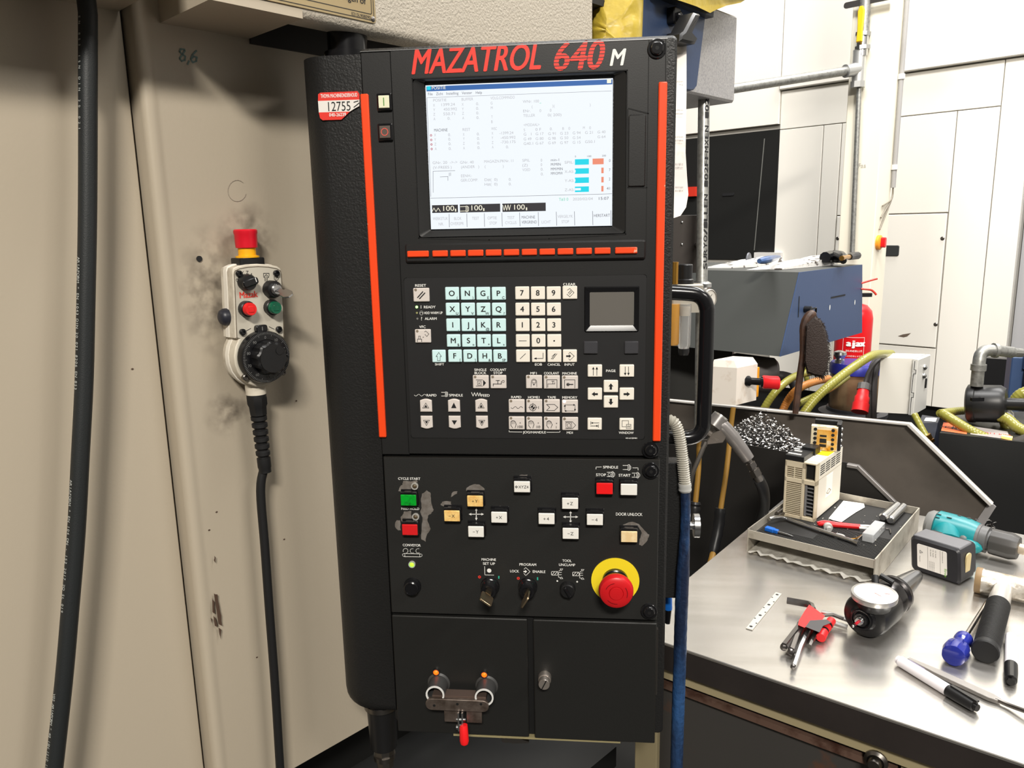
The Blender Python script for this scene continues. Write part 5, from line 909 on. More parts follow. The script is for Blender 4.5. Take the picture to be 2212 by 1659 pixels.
packet('plastic_packet', [(1520, 580), (1580, 580), (1640, 577), (1690, 573), (1670, 569), (1600, 572)], None, ztop, [.002, .006, .015, .024, .026, .016], m_foil, 'crumpled white packet on the housing top, close to the upright pipe', 'packet')
packet('plastic_packet', [(1612, 584), (1690, 583), (1760, 577), (1800, 574), (1775, 567), (1690, 572)], None, ztop, [.001, .006, .018, .028, .030, .014], m_foil, 'crumpled white packet on the housing top with black tool behind it', 'packet')
def HT(px, py, h=.03): return atZ(px, py, ztop + h)
sg = thing('spray_gun', 'black handled pistol lying on the blue housing against the white column', 'tool', HT(1800, 575, 0))
mb = MB(); mb.tube(bez([HT(1782, 556), HT(1800, 554), HT(1818, 556), HT(1822, 564, .02)], 4), [.018, .019, .02, .021, .022, .022, .021, .02, .018, .016, .014, .012, .010], 10); mb.build('grip', blackg, sg)
mb = MB(); mb.rod(HT(1818, 558), HT(1845, 553), .008, 10); mb.build('barrel', brass, sg); mb = MB(); mb.tube([HT(1835, 555), HT(1842, 553), HT(1852, 552), HT(1856, 551)], [.010, .013, .013, .007], 10); mb.build('nozzle', blackp, sg)
mb = MB(); p = HT(1660, 565, .04); mb.tube(bez([HT(1640, 564, .036), HT(1662, 560, .038), HT(1684, 555, .036)], 4), [.007, .010, .011, .011, .011, .010, .009, .007, .004], 10); mb.solo('blue_bottle', mat('blue_gloss', (66, 92, 136), .2), 'small shiny blue bottle lying on the crumpled white packet', 'bottle')
mb = MB(); f = Fr(HT(1617, 560, .022), V((.5, .86, 0)), UP); mb.lathe(f, [(.004, -.004), (.022, -.003), (.024, 0), (.022, .003), (.004, .004)], 20); mb.rod(f.p(0, 0, 0), f.p(.005, -.02, 0), .004); mb.solo('grey_disc', mat('grey_disc', (92, 94, 100), .4, .4), 'small grey disc standing on edge before the black window', 'disc')
mb = MB()
for P in ([(1860, 612), (1880, 606), (1895, 602)], [(1860, 624), (1880, 626), (1888, 631), (1893, 637)]): mb.tube(bez([atD(x, y, 2.62) for x, y in P], 4), .0035, 6)
mb.solo('red_clip', mat('red_wire', (206, 50, 34), .4), 'thin red two-armed clip sticking out beside the blue housing', 'clip')
# ------------------------------------------------------------------ hand brush
bd = 1.97
def BR(px, py, d=bd): return atD(px, py, d)
br_ = thing('hand_brush', 'brown wooden hand brush with dark bristles standing on the grey guard edge', 'brush', BR(1718, 893))
mb = MB(); P = [(1718, 894), (1722, 860), (1727, 820), (1733, 780), (1737, 745), (1738, 715), (1740, 700), (1750, 682), (1762, 679)]; mb.tube(bez([BR(x, y, bd + .02) for x, y in P], 3), [.007, .0085, .009, .009, .009, .009, .009, .009, .009, .009, .009, .010, .011, .012, .012, .013, .013, .013, .013, .014, .014, .014, .013, .011, .006], 10); mb.build('wooden_back', mat('dirty_wood', (70, 46, 32), .5, spots=(40, .4, .7, (38, 26, 20))), br_)
mb = MB(); O_ = [(1742, 700), (1760, 683), (1772, 690), (1782, 710), (1788, 740), (1790, 770), (1786, 800), (1776, 815), (1760, 812), (1744, 806), (1738, 780), (1740, 740)]
c_ = (1765, 760); mb.loft([[BR(c_[0] + (x - c_[0]) * k, c_[1] + (y - c_[1]) * k, bd + dd) for x, y in O_] for k, dd in ((.8, .035), (1., .028), (1., -.012), (.92, -.022), (.6, -.026))])
for k in range(260):
    a = rng.choice(range(len(O_))); x0, y0 = O_[a]; x1, y1 = O_[(a + 1) % len(O_)]; t = rng.random(); x = x0 + (x1 - x0) * t; y = y0 + (y1 - y0) * t; ddx = rng.uniform(-.02, .02)
    p = BR(x, y, bd + ddx); q = BR(x + (x - 1745) * rng.uniform(.05, .17), y + rng.uniform(-4, 10), bd + ddx); mb.tube([p, q], [.0011, .0004], 3)
mb.build('bristles', mat('dark_bristles', (36, 24, 18), .8, bump=(300, .8), dist=.004), br_)
# ------------------------------------------------------------------ white switch box with red button on a yellow plate
sb = thing('switch_box', 'white plastic switch box with yellow plate and long red push button', 'switch box', atD(1590, 885, 1.85))
sw0 = atD(1592, 795, 1.85); sf = Fr(sw0, E1, UP, -E2)
ax1 = sf.loc(atN(1640, 806, -E2, -E2.dot(sw0)))[0]
zb0 = sf.loc(atN(1592, 882, -E2, -E2.dot(sw0)))[1]; ws = .065; zt0 = .014
LB = atN(1540, 790, E1, E1.dot(sw0)); dpt = abs((LB - sw0).dot(E2))
A_ = V((math.cos(0), 0, 0)); s_r = V((.72, .69, 0)).normalized(); s_l = V((-.93, .36, 0)).normalized()
fr_ = lambda a, b, z: sw0 + s_r * a + s_l * b + UP * z
wr, wl = .084, .060
mb = MB(); mb.hull([fr_(a, b, z) for a in (0, wr) for b in (0, wl) for z in (-.092, .0)] + [fr_(a, b, .016) for a in (.008, wr) for b in (.012, wl)]); mb.build('case', mat('dirty_white_plastic', (222, 214, 204), .45, spots=(30, .55, .8, (190, 170, 150))), sb, smooth=20)
nr = s_r.cross(UP); nr = nr if nr.y < 0 else -nr
f = Fr(fr_(wr * .55, 0, -.04), s_r, UP, nr)
mb = MB(); mb.box(f, .022, .100, -.058, .020, -.05, -.035, .003, .001); yp = mb.build('yellow_plate', mat('amber_plate2', (226, 150, 28), .45), sb)
g_ = Fr(fr_(wr * .55, 0, -.038), UP, V((0, 1, 0)), V((.93, -.36, 0)))
mb = MB(); mb.lathe(g_, [(.014, -.01), (.013, .004), (.009, .008), (.009, .028), (.0135, .029), (.0135, .036)], 18); mb.build('button_stem', blackg, sb)
mb = MB(); mb.lathe(g_, [(.014, .034), (.0165, .037), (.0160, .055), (.0165, .070), (.0140, .073)], 24); mb.build('red_button', mat('red_button_bright', (224, 34, 40), .35), sb)
# ------------------------------------------------------------------ motor, tank, extinguisher, hoses, plug, cabinet
mt = thing('pump_motor', 'dark grey cylindrical motor with pipe stub under the blue housing', 'motor', atD(1620, 850, 2.4))
f = axis_frame(atD(1580, 800, 2.4), atD(1672, 812, 2.4)); L = (atD(1672, 812, 2.4) - atD(1580, 800, 2.4)).length
mb = MB(); mb.lathe(f, [(.02, -.01), (.052, 0), (.056, .01), (.056, L - .01), (.048, L)], 28); mb.build('barrel', mat('motor_grey', (96, 90, 90), .5), mt); mb = MB(); mb.tube(bez([atD(1668, 814, 2.4), atD(1690, 814, 2.4), atD(1712, 822, 2.38), atD(1722, 840, 2.36)], 4), .018, 12); mb.build('pipe_stub', mat('stub_grey', (60, 58, 58), .5), mt)
tk = thing('glass_tank', 'round glass tank with blue lid behind the yellow hoses', 'tank', atD(1842, 885, 2.75)); f = Fr(atD(1842, 882, 2.75), (1, 0, 0), (0, 1, 0))
mb = MB(); mb.lathe(f, [(.078, 0), (.082, .01), (.082, .128), (.080, .133)], 32); mb.build('jar', mat('oily_glass', (150, 122, 92), .15, trans=.35, spots=(9, .4, .65, (176, 150, 116))), tk)
mb = MB(); mb.lathe(f, [(.087, .131), (.087, .158), (.080, .168), (.03, .171)], 32); mb.build('lid', mat('blue_purple_lid', (44, 48, 140), .35), tk); mb = MB(); mb.lathe(f, [(.115, -.022), (.115, -.010), (.09, -.004), (.088, .006)], 32); mb.build('base_ring', mat('dark_ring', (42, 42, 46), .5), tk)
mb = MB(); mb.box(f, -.09, .09, -.09, .09, -f.o.z + .005, -.022); mb.build('stand', mat('stand_dark', (40, 40, 40), .6), tk)
mb = MB(); g_ = Fr(f.p(-.062, -.02, .168), (1, 0, 0), (0, 1, 0)); mb.lathe(g_, [(.016, 0), (.016, .012), (.012, .014), (.022, .03), (.020, .04), (.008, .045)], 16); mb.build('lid_fitting', steel, tk)
ex = thing('fire_extinguisher', 'red fire extinguisher with white-lettered label beside the white column', 'fire extinguisher', atD(1838, 830, 3.15)); f = Fr(atD(1838, 800, 3.15), (1, 0, 0), (0, 1, 0)); zT = atD(1838, 652, 3.15).z - f.o.z
mb = MB(); mb.lathe(f, [(.066, -.15), (.070, -.14), (.070, zT - .06), (.064, zT - .03), (.045, zT - .008), (.02, zT)], 28); mb.build('cylinder', mat('extinguisher_red', (204, 20, 26), .3), ex)
mb = MB(); mb.cyl(f, 0, 0, .018, zT - .002, zT + .03); mb.box(f, -.03, .06, -.012, .012, zT + .025, zT + .04, .004); mb.build('valve_head', blackp, ex)
mb = MB(); ang0 = math.atan2(CAM.y - f.o.y, CAM.x - f.o.x); rr = .0706; dz = 1
def CYL(t, z): a = ang0 + t; return f.p(rr * math.cos(a), rr * math.sin(a), z)
z0, z1 = atD(1838, 778, 3.1).z - f.o.z, atD(1838, 726, 3.1).z - f.o.z
def frame_on(t, z): a = ang0 + t; n = V((math.cos(a), math.sin(a), 0)); return Fr(CYL(t, z) + n * .001, UP.cross(n), UP, n)
for k, ch in enumerate('ajax'): q = frame_on(-.20 + k * .24, z1 - .035); mb.text(q, ch, 0, 0, .024, None, 'c', 0, .05)
for j, zz in enumerate((z1 - .058, z1 - .078, z1 - .092)):
    for k in range(9): q = frame_on(-.3 + k * .1, zz); mb.text(q, 'BRANDBLUS'[(k + j) % 9], 0, 0, .006 if j else .0075)
for t0_, t1_, za, zb2 in ((-.52, .62, z1, z1), (-.52, .62, z0, z0)):
    for k in range(10): q = frame_on(t0_ + (t1_ - t0_) * (k + .5) / 10, za); mb.stroke(q, [(-.0042, 0), (.0042, 0)], .0015)
for t_s in (-.52, .62): q = frame_on(t_s, (z0 + z1) / 2); mb.stroke(q, [(0, -(z1 - z0) / 2), (0, (z1 - z0) / 2)], .0015)
mb.build('label_print', white, ex)
m_hose = mat('yellow_green_hose', (138, 134, 58), .28, spec=.6)
def hose(pts, r, m, label, grp='hoses behind the guard', nm='hose'):
    P = bez([atD(*p) for p in pts], 10); Q = [P[0]]; step = .0028
    for a, b in zip(P[:-1], P[1:]):
        n = max(1, round((b - a).length / step)); Q += [a.lerp(b, (k + 1) / n) for k in range(n)]
    mb = MB(); mb.tube(Q, [r * (1.02 if k % 3 else .955) for k in range(len(Q))], 12); return mb.solo(nm, m, label, 'hose', grp, smooth=60)
hose([(1720, 915, 2.12), (1757, 866, 2.12), (1800, 826, 2.12), (1845, 792, 2.15), (1885, 768, 2.2), (1925, 764, 2.46)], .0125, m_hose, 'thick yellow-green hose rising to the white electrical cabinet')
hose([(1640, 905, 2.14), (1658, 870, 2.12), (1685, 836, 2.12), (1720, 812, 2.2), (1770, 800, 2.4)], .0105, m_hose, 'yellow-green hose arching in front of the pump motor')
hose([(1684, 905, 2.12), (1699, 870, 2.12), (1722, 842, 2.1), (1755, 826, 2.16), (1790, 818, 2.3)], .0105, mat('copper_hose', (176, 112, 50), .35), 'copper coloured hose behind the handle of the hand brush')
hose([(1725, 872, 2.2), (1760, 856, 2.25), (1800, 836, 2.4), (1830, 815, 2.6)], .010, m_hose, 'thin dull hose between brush and glass tank')
hose([(1744, 772, 2.5), (1740, 800, 2.5), (1745, 830, 2.5)], .0085, m_hose, 'short upright hose below the blue housing')
cp = thing('red_power_plug', 'red industrial power plug hanging by grey cables beside the white cabinet', 'plug', atD(1858, 892, 2.45)); f = axis_frame(atD(1857, 890, 2.45), atD(1866, 838, 2.47)); L = (atD(1866, 838, 2.47) - f.o).length
mb = MB(); mb.lathe(f, [(.0255, 0), (.0255, .028), (.0225, .03), (.0225, .05), (.0190, .055), (.0180, L - .005)], 20); mb.build('plug_body', mat('plug_red', (214, 36, 38), .4), cp)
mb = MB(); mb.lathe(f, [(.0205, L - .008), (.0205, L + .012), (.014, L + .016)], 10); mb.build('gland_nut', mat('gland_grey', (96, 94, 92), .5), cp)
m_cbl = mat('grey_cable', (62, 58, 56), .5)
mb = MB(); mb.tube(bez([atD(1868, 832, 2.47), atD(1878, 802, 2.47), atD(1900, 776, 2.47), atD(1930, 768, 2.5)], 5), .0075, 8); mb.build('plug_cable', m_cbl, cp)
for k, (x, lbl) in enumerate(((1880, 'dark cable hanging next to the red power plug'), (1892, 'dark cable hanging between its neighbour and the white cabinet'))):
    mb = MB(); mb.tube(bez([atD(x + 20, 772, 2.5), atD(x + 4, 790, 2.5), atD(x - 3, 830, 2.48), atD(x - 4, 880, 2.46), atD(x - 4, 930, 2.46)], 5), .0085, 8); mb.solo('power_cable', m_cbl, lbl, 'cable', 'cables beside the white cabinet')
ec = thing('electrical_cabinet', 'small white electrical cabinet with two round studs above the grey guard', 'cabinet', atD(1950, 905, 2.3))
k0 = atD(1974, 776, 2.3); s1_ = V((-.97, .24, 0)).normalized(); s2_ = V((.62, .78, 0)).normalized(); hC = k0.z - atD(1970, 902, 2.3).z
wa, wb = .094, .09; fk = lambda a, b, z: k0 + s1_ * a + s2_ * b + UP * z
mb = MB(); mb.hull([fk(a, b, z) for a in (0, wa) for b in (.012, wb + .03) for z in (-hC, 0)]); mb.build('case', mat('cabinet_cream', (220, 216, 206), .45), ec, smooth=20)
n2 = s2_.cross(UP); n2 = n2 if n2.y < 0 else -n2; n1 = s1_.cross(UP); n1 = n1 if n1.y < 0 else -n1
f = Fr(k0, s2_, UP, n2); mb = MB(); mb.box(f, 0, wb + .03, -hC, 0, -.002, .012, 0, .002); dr = mb.build('door', mat('door_cream', (214, 212, 206), .4), ec)
for y_ in (-.032, -.058): mb = MB(); mb.ball(f.p(.062, y_, .012), .0095, 14, 8); mb.build('stud', steel, dr)
mb = MB(); mb.box(f, .085, .092, -.10, -.07, .012, .016, .002); mb.build('lock', blackp, dr)
f1 = Fr(k0, -s1_, UP, n1); mb = MB(); mb.stroke(f1, [(.001, -.004), (.001, -.03), (.006, -.03), (.006, -.042), (0, -.042), (-.001, -.10), (.005, -.10), (.005, -.114), (0, -.114), (0, -hC)], .0018, .0145); mb.build('door_seam', ink, ec)
fl = thing('suction_filter', 'black cylindrical suction filter with galvanised elbow pipe on top', 'filter', atD(2130, 915, 1.97))
a, b = atD(2096, 871, 2.00), atD(2174, 873, 1.95); f = axis_frame(a, b); L = (b - a).length
mb = MB(); mb.lathe(f, [(.042, -.008), (.049, -.004), (.050, .0), (.050, .012), (.048, .014), (.048, L - .012), (.040, L), (.016, L + .002), (.016, L + .05)], 28); mb.build('housing', blackp, fl)
mb = MB(); q = Fr(f.p(0, 0, L * .38), (1, 0, 0), (0, 1, 0)); ztop_ = .05; c = atD(2114, 790, 1.96); c2 = atD(2117, 770, 1.96); P = [f.p(0, .048, L * .32), c, c2, atD(2122, 762, 1.96), atD(2132, 757, 1.96), atD(2150, 757, 1.96)]; P[0] = V((c.x, c.y, P[0].z))
mb.tube(bez(P, 5), .0150, 14); mb.rod(c - UP * .012, c + UP * .004, .018, 14); mb.rod(atD(2146, 757, 1.96), atD(2153, 757, 1.96), .019, 14); mb.rod(atD(2150, 757, 1.96), atD(2186, 761, 1.98), .0145, 14); mb.rod(atD(2184, 761, 1.98), atD(2206, 762, 1.99), .012, 10); mb.build('elbow_pipe', galv, fl)
mb = MB(); q = Fr(atD(2112, 862, 1.90), (1, .1, 0), (0, 0, 1)); mb.box(q, -.016, .014, -.005, .004, -.005, .004, .001); mb.build('clip', blackg, fl)
# pump with its maker's label, hoses and clips on it
pu = thing('vacuum_pump', 'low black vacuum pump casing with orange label and grey plate under hoses', 'pump', atD(2120, 1060, 2.0))
pz = atD(2120, 905, 2.05).z; pz0 = pz - .035
mb = MB(); PQ = [(1900, 905), (2035, 884), (2240, 878), (2330, 940), (2330, 985), (2032, 940)]
T_ = [atZ(x, y, pz) for x, y in ((2030, 935), (2068, 886), (2260, 890), (2300, 965))]; mb.loft([[p - UP * .6 for p in T_], T_]); mb.build('casing', mat('pump_black', (34, 34, 34), .4), pu, smooth=0)
d_ = (T_[3] - T_[0]).normalized(); lf = Fr(T_[0] + (T_[0] - T_[1]).normalized() * .001, d_, UP, (T_[0] - T_[1]).normalized())
tl = Fr(T_[0] + UP * .0008, d_, UP.cross(d_), UP)
def PT_(px, py): return tl.loc(atZ(px, py, pz + .0008))[:2]
mb = MB(); mb.poly(tl, [PT_(2033, 930), PT_(2038, 912), PT_(2092, 918), PT_(2088, 938)]); ol = mb.build('orange_label', mat('orange_label', (232, 110, 66), .5), pu)
mb = MB(); a = PT_(2062, 925); q = tl.at(a[0], a[1] + .004, .0006, PI); mb.text(q, 'BUSCH', 0, -.004, .014, .062, 'c', 0, .03); mb.stroke(q, [(.004, -.013), (.004, .016)], .003); mb.stroke(q, [(-.004, -.013), (-.004, .016)], .003); mb.build('label_print', ink, ol)
mb = MB(); mb.poly(tl, [PT_(2096, 938), PT_(2098, 920), PT_(2176, 932), PT_(2184, 950)]); gp = mb.build('grey_plate', mat('grey_label', (168, 160, 156), .4), pu)
mb = MB(); a = PT_(2138, 936); mb.text(tl.at(a[0], a[1], .0006, PI), 'MM 1102 BV', 0, -.006, .011, .085, 'c'); mb.build('plate_print', redlogo, gp)
hose([(2034, 892, 1.98), (2060, 908, 1.95), (2100, 932, 1.92), (2140, 950, 1.90), (2172, 958, 1.88)], .0125, m_hose, 'ribbed yellow-green hose sagging across the orange label')
hose([(2030, 893, 2.0), (2070, 888, 2.05), (2130, 884, 2.08), (2180, 878, 2.1), (2240, 862, 2.1)], .0105, m_hose, 'yellow-green hose lying behind the white cloth on the pump')
hose([(2150, 896, 1.95), (2175, 905, 1.93), (2200, 925, 1.9), (2240, 945, 1.86)], .0135, m_hose, 'yellow-green hose leaving the white cloth towards the frame edge')
hose([(2168, 905, 1.97), (2180, 940, 1.95), (2196, 985, 1.92), (2215, 1040, 1.9)], .0125, m_hose, 'yellow-green hose dropping behind the brass coupling')
hose([(2190, 878, 1.98), (2196, 862, 1.97), (2210, 850, 1.96), (2240, 842, 1.95)], .0150, m_hose, 'thick yellow-green hose curling up next to the suction filter')
hose([(1975, 895, 2.1), (1988, 920, 2.08), (2001, 944, 2.06)], .009, m_hose, 'short yellow hose with brass end below the white electrical cabinet')
mb = MB(); mb.rod(atD(1999, 940, 2.06), atD(2004, 950, 2.06), .0135, 8); mb.rod(atD(2004, 950, 2.06), atD(2006, 956, 2.06), .016, 8); mb.solo('hose_coupling', brass, 'small brass coupling under the white electrical cabinet', 'coupling')
cpn = thing('brass_coupling', 'gold coloured claw coupling with grey sleeve on the sagging hose', 'coupling', atD(2180, 975, 1.87)); f = axis_frame(atD(2176, 962, 1.87), atD(2196, 966, 1.86))
mb = MB(); mb.lathe(f, [(.010, -.012), (.020, -.010), (.022, 0), (.013, .004), (.013, .014)], 20)
for k in range(3): a = 2.1 * k; mb.box(f.at(.021 * math.cos(a), .021 * math.sin(a), 0, a), -.006, .006, -.008, .008, -.016, .006, .002)
mb.build('claw', brass, cpn); mb = MB(); mb.rod(atD(2190, 962, 1.86), atD(2225, 950, 1.84), .017, 16); mb.build('sleeve', mat('dark_sleeve', (70, 66, 62), .5), cpn)
mb = MB(); rag = [(2135, 905), (2140, 890), (2165, 880), (2178, 878), (2190, 893), (2192, 910), (2182, 903), (2170, 895), (2160, 905), (2148, 914)]
mb.loft([[atD(x, y, 1.99) for x, y in rag], [atD(x, y, 1.96 + rng.uniform(-.006, .006)) for x, y in rag], [atD(2163 + (x - 2163) * .5, 896 + (y - 896) * .5, 1.95) for x, y in rag]]); mb.solo('white_cloth', mat('white_cloth', (224, 222, 216), .8), 'white cloth wrapped around the crossing yellow hoses', 'cloth', smooth=60)
bm_ = thing('blue_machine', 'blue and black machine body at the right behind the suction filter', 'machine', atD(2200, 900, 2.45)); f = Fr(atD(2172, 905, 2.45), (1, -.2, 0), (0, 0, 1))
mb = MB(); mb.box(f, 0, .045, 0, .20, -.05, 0, 0, .003); mb.build('blue_post', mat('frame_blue', (52, 72, 106), .45), bm_); mb = MB(); mb.box(f, .035, .30, .01, .165, .0, .03, .012, .004); mb.build('black_frame', blackp, bm_); mb = MB(); mb.box(f, .07, .28, .03, .135, .028, .033, .006, .002); mb.build('blue_pane', mat('pane_blue', (78, 104, 142), .35), bm_)
mb = MB(); mb.box(f, .03, .30, .165, .205, -.05, .02, 0, .003); mb.build('blue_rail', MATS['frame_blue'], bm_)
mb = MB(); f = Fr(atD(2110, 920, 2.9), (1, -.6, 0), (0, 0, 1)); mb.box(f, 0, .5, -.1, .26, -.05, 0); mb.solo('black_side_cover', blackp, 'black cover behind the elbow pipe under the white cabinet', 'cover')
mb = MB(); f = Fr(atD(1992, 960, 2.2), s2_, UP); q = f; mb.hull([atD(1990, 1080, 2.0), atD(2030, 1060, 2.05)] + [atZ(x, y, atD(2010, 905, 2.15).z) for x, y in ((1985, 914), (2026, 913), (2030, 902), (1992, 896))] + [atZ(x, y, .7) for x, y in ((1985, 1150), (2030, 1140))]); sj = mb.solo('small_junction_box', mat('navy_case', (30, 33, 44), .45), 'small dark junction box with white sticker under the white electrical cabinet', 'box', smooth=20)
tz = atD(2010, 905, 2.15).z + .0008; mb = MB(); mb.add([atZ(x, y, tz) for x, y in ((1996, 909), (2000, 902), (2024, 903), (2021, 911))], [(0, 1, 2, 3)]); mb.build('sticker', white, sj)
# dark casing seen between console and upright pipe
mb = MB(); f = Fr(atD(1400, 960, 2.75), (1, -.3, 0), (0, 0, 1)); mb.box(f, -.3, .28, -.9, .45, -.05, 0); mb.solo('dark_machine_casing', mat('casing_grey', (58, 58, 56), .5), 'dark grey machine casing behind the console handle', 'machine')
# ------------------------------------------------------------------ sheet-metal guards of the chip channel behind the bench
v1, v2 = 1.02, .86
def GP(px, py, v): p = atN(px, py, E2, E2.dot(BC) + v); return BF.loc(p)[0], p.z
gd = thing('chip_guard', 'dark grey sheet-metal chip guard with light cut edges behind the bench', 'guard', BF.p(.7, v1, .5))
pass
m_gd = mat('guard_grey', (98, 91, 84), .5, spots=(12, .4, .7, (86, 80, 74))); m_ge = mat('bright_edge', (198, 194, 188), .4)
GV = lambda v: Fr(BF.p(0, v, 0), E1, UP, -E2)
P = [GP(1400, 857, v1), GP(1585, 874, v1), GP(1968, 913, v1), GP(2146, 1086, v1), GP(2112, 1138, v1)]; P = P + [(P[-1][0], .6), (P[0][0], .6)]
mb = MB(); mb.prism(GV(v1), P, -.003, 0); mb.build('back_sheet', m_gd, gd, smooth=0)
mb = MB(); 
def edge(mb, a, b, v, t=.010, dpt=.012): 
    d = V((b[0] - a[0], b[1] - a[1])); L = d.length; d.normalize(); f = GV(v); fr = Fr(f.p(*a), f.x * d.x + f.y * d.y, f.y * d.x - f.x * d.y, f.z); mb.box(fr, 0, L, -t, 0, -.004, dpt, 0, .001)
edge(mb, P[0], P[2], v1, .006); edge(mb, P[2], P[3], v1, .008, .016); mb.build('sheet_edge', m_ge, gd)
mb = MB(); a, b = P[3], P[4]; mb.prism(GV(v1), [GP(2138, 1082, v1), GP(2152, 1094, v1), GP(2125, 1136, v1), GP(2107, 1128, v1)], 0, .003); mb.build('end_flange', mat('pale_flange', (204, 200, 200), .4, .5), gd)
Q = [GP(1400, 914, v2), GP(1607, 960, v2), GP(1832, 1000, v2), GP(1855, 1004, v2), GP(1945, 1092, v2)]; Q = Q + [(Q[-1][0] + .02, .6), (Q[0][0], .6)]
mb = MB(); mb.prism(GV(v2), Q, -.003, 0); mb.build('front_sheet', mat('guard_dark', (42, 40, 38), .5, .2), gd, smooth=0)
mb = MB(); edge(mb, Q[2], Q[3], v2, .008); edge(mb, Q[3], Q[4], v2, .009, .006); mb.build('sheet_edge', mat('dull_edge', (150, 146, 144), .4, .7), gd)
zch = GP(1640, 978, v2)[1] - .012; mb = MB(); mb.box(BF, Q[0][0], Q[2][0] - .10, v2 + .002, v1 - .004, zch - .02, zch); mb.build('channel_floor', MATS['guard_dark'], gd)
mb = MB(); p, q = GP(2120, 1060, 1.25), GP(2300, 1094, 1.25); mb.prism(GV(1.25), [p, q, (q[0], .6), (p[0], .6)], -.004, 0); mb.solo('steel_plate', mat('oiled_plate', (66, 64, 56), .35, .4, spots=(8, .4, .7, (44, 44, 44))), 'oily dark steel plate behind the drill chuck', 'plate')
# swarf: curls of metal
def swarf(cx, cv, zz, n, rad, hh, sizes, seed, label, name):
    rng = random.Random(seed); mb = MB()
    for k in range(n):
        a = rng.uniform(0, 2 * PI); r = rad * math.sqrt(rng.random()); u, v = cx + r * math.cos(a), cv + r * math.sin(a) * .32
        z = zz + hh * max(0, 1 - (r / rad) ** 1.3) * rng.random(); L = rng.uniform(*sizes); d = V((rng.gauss(0, 1), rng.gauss(0, 1), rng.gauss(0, .7))).normalized(); s_ = d.orthogonal().normalized(); up_ = d.cross(s_); w = rng.uniform(.0005, .0016); p = BF.p(u, v, max(z, zz + .004)); cu = rng.uniform(.15, .5)
        A = []
        for i in range(5): t = i / 4 - .5; c = p + d * L * t + up_ * L * cu * (1 - 4 * t * t); A += [c + s_ * w, c - s_ * w]
        mb.add(A, [(2 * i, 2 * i + 1, 2 * i + 3, 2 * i + 2) for i in range(4)])
    return mb.solo(name, mat('swarf_steel', (150, 148, 145), .28, 1.), label, 'swarf', kind='stuff')
c = GP(1645, 950, .94); swarf(c[0], .945, zch, 3600, .13, .10, (.006, .018), 11, 'heap of bright metal swarf in the channel behind the air gun', 'swarf_heap')
c = GP(2105, 1115, 1.10); swarf(c[0], 1.14, atN(2105, 1128, E2, E2.dot(BC) + 1.14).z - .02, 160, .07, .05, (.008, .024), 12, 'loose metal chips behind the drill beside the guard end', 'metal_chips')
# ------------------------------------------------------------------ coolant gun, its hose and bracket, cables
gd_ = 1.52
def G(px, py, d=gd_): return atD(px, py, d)
ag = thing('coolant_gun', 'grey metal coolant gun with black hose hooked beside the console', 'spray gun', G(1620, 1000))
mb = MB(); mb.rod(G(1541, 921), G(1556, 901), 0.0162, 20); mb.tube(bez([G(1548, 912), G(1565, 925), G(1590, 955), G(1617, 992)], 5), [0.0128, 0.0133, 0.0139, 0.0145, 0.0145, 0.0145, 0.0145, 0.0145, 0.0145, 0.0145, 0.0139, 0.0139, 0.0137, 0.0133, 0.0128, 0.0122], 14); mb.build('body', mat('cast_grey', (132, 128, 126), .35, .6, bump=(60, .1)), ag)
mb = MB(); f = axis_frame(G(1556, 901), G(1558.5, 897.5)); mb.cyl(f, 0, 0, 0.0154, 0, 0.0035, 20); mb.build('end_cap', mat('polished_cap', (214, 212, 208), .25, .8), ag)
mb = MB(); mb.prism(Fr(G(1530, 950), (1, 0, 0), (0, 0, 1), (0, -1, 0)), [(-0.0058, -0.0093), (.028, -0.0046), (.040, 0.0186), (.030, 0.0232), (.006, 0.0139)], -0.0070, 0.0046, 0.0012); mb.rod(G(1525, 930), G(1550, 950), 0.0070); mb.build('trigger_guard', mat('worn_grey', (110, 104, 98), .4, .6), ag)
f = axis_frame(G(1615, 990), G(1642, 1040)); mb = MB(); mb.lathe(f, [(.006, 0), (.006, 0.0104)], 12); mb.lathe(f, [(.010, 0.0104), (.010, 0.0209)], 6); mb.lathe(f, [(.0075, 0.0209), (.0075, 0.0255)], 12); mb.lathe(f, [(.011, 0.0255), (.011, 0.0394)], 6); mb.lathe(f, [(.0085, 0.0394), (.0095, 0.0510)], 14); mb.build('hose_fitting', dsteel, ag)
mb = MB(); mb.tube(bez([G(1638, 1034), G(1648, 1056, 1.54), G(1651, 1085, 1.58), G(1646, 1115, 1.62), G(1636, 1145, 1.66), G(1622, 1185, 1.68)], 6), 0.0114, 14); mb.build('hose', rubber, ag)
mb = MB(); P = [(1525, 955), (1520, 965), (1495, 1025), (1490, 1060)]; mb.tube([G(x, y, 1.22) for x, y in P] + [atY(1480, 1075, .055)], .0035, 6); mb.prism(Fr(G(1522, 957, 1.22), (1, 0, 0), (0, 0, 1), (0, -1, 0)), [(-.006, -.006), (.004, -.006), (.004, .006), (-.004, .006)], -.001, .001); mb.solo('flat_hook', mat('dark_hook', (74, 70, 66), .4, .6), 'flat dark steel hook below the coolant gun head', 'hook')
m_yc = mat('yellow_cable', (128, 94, 30), .5)
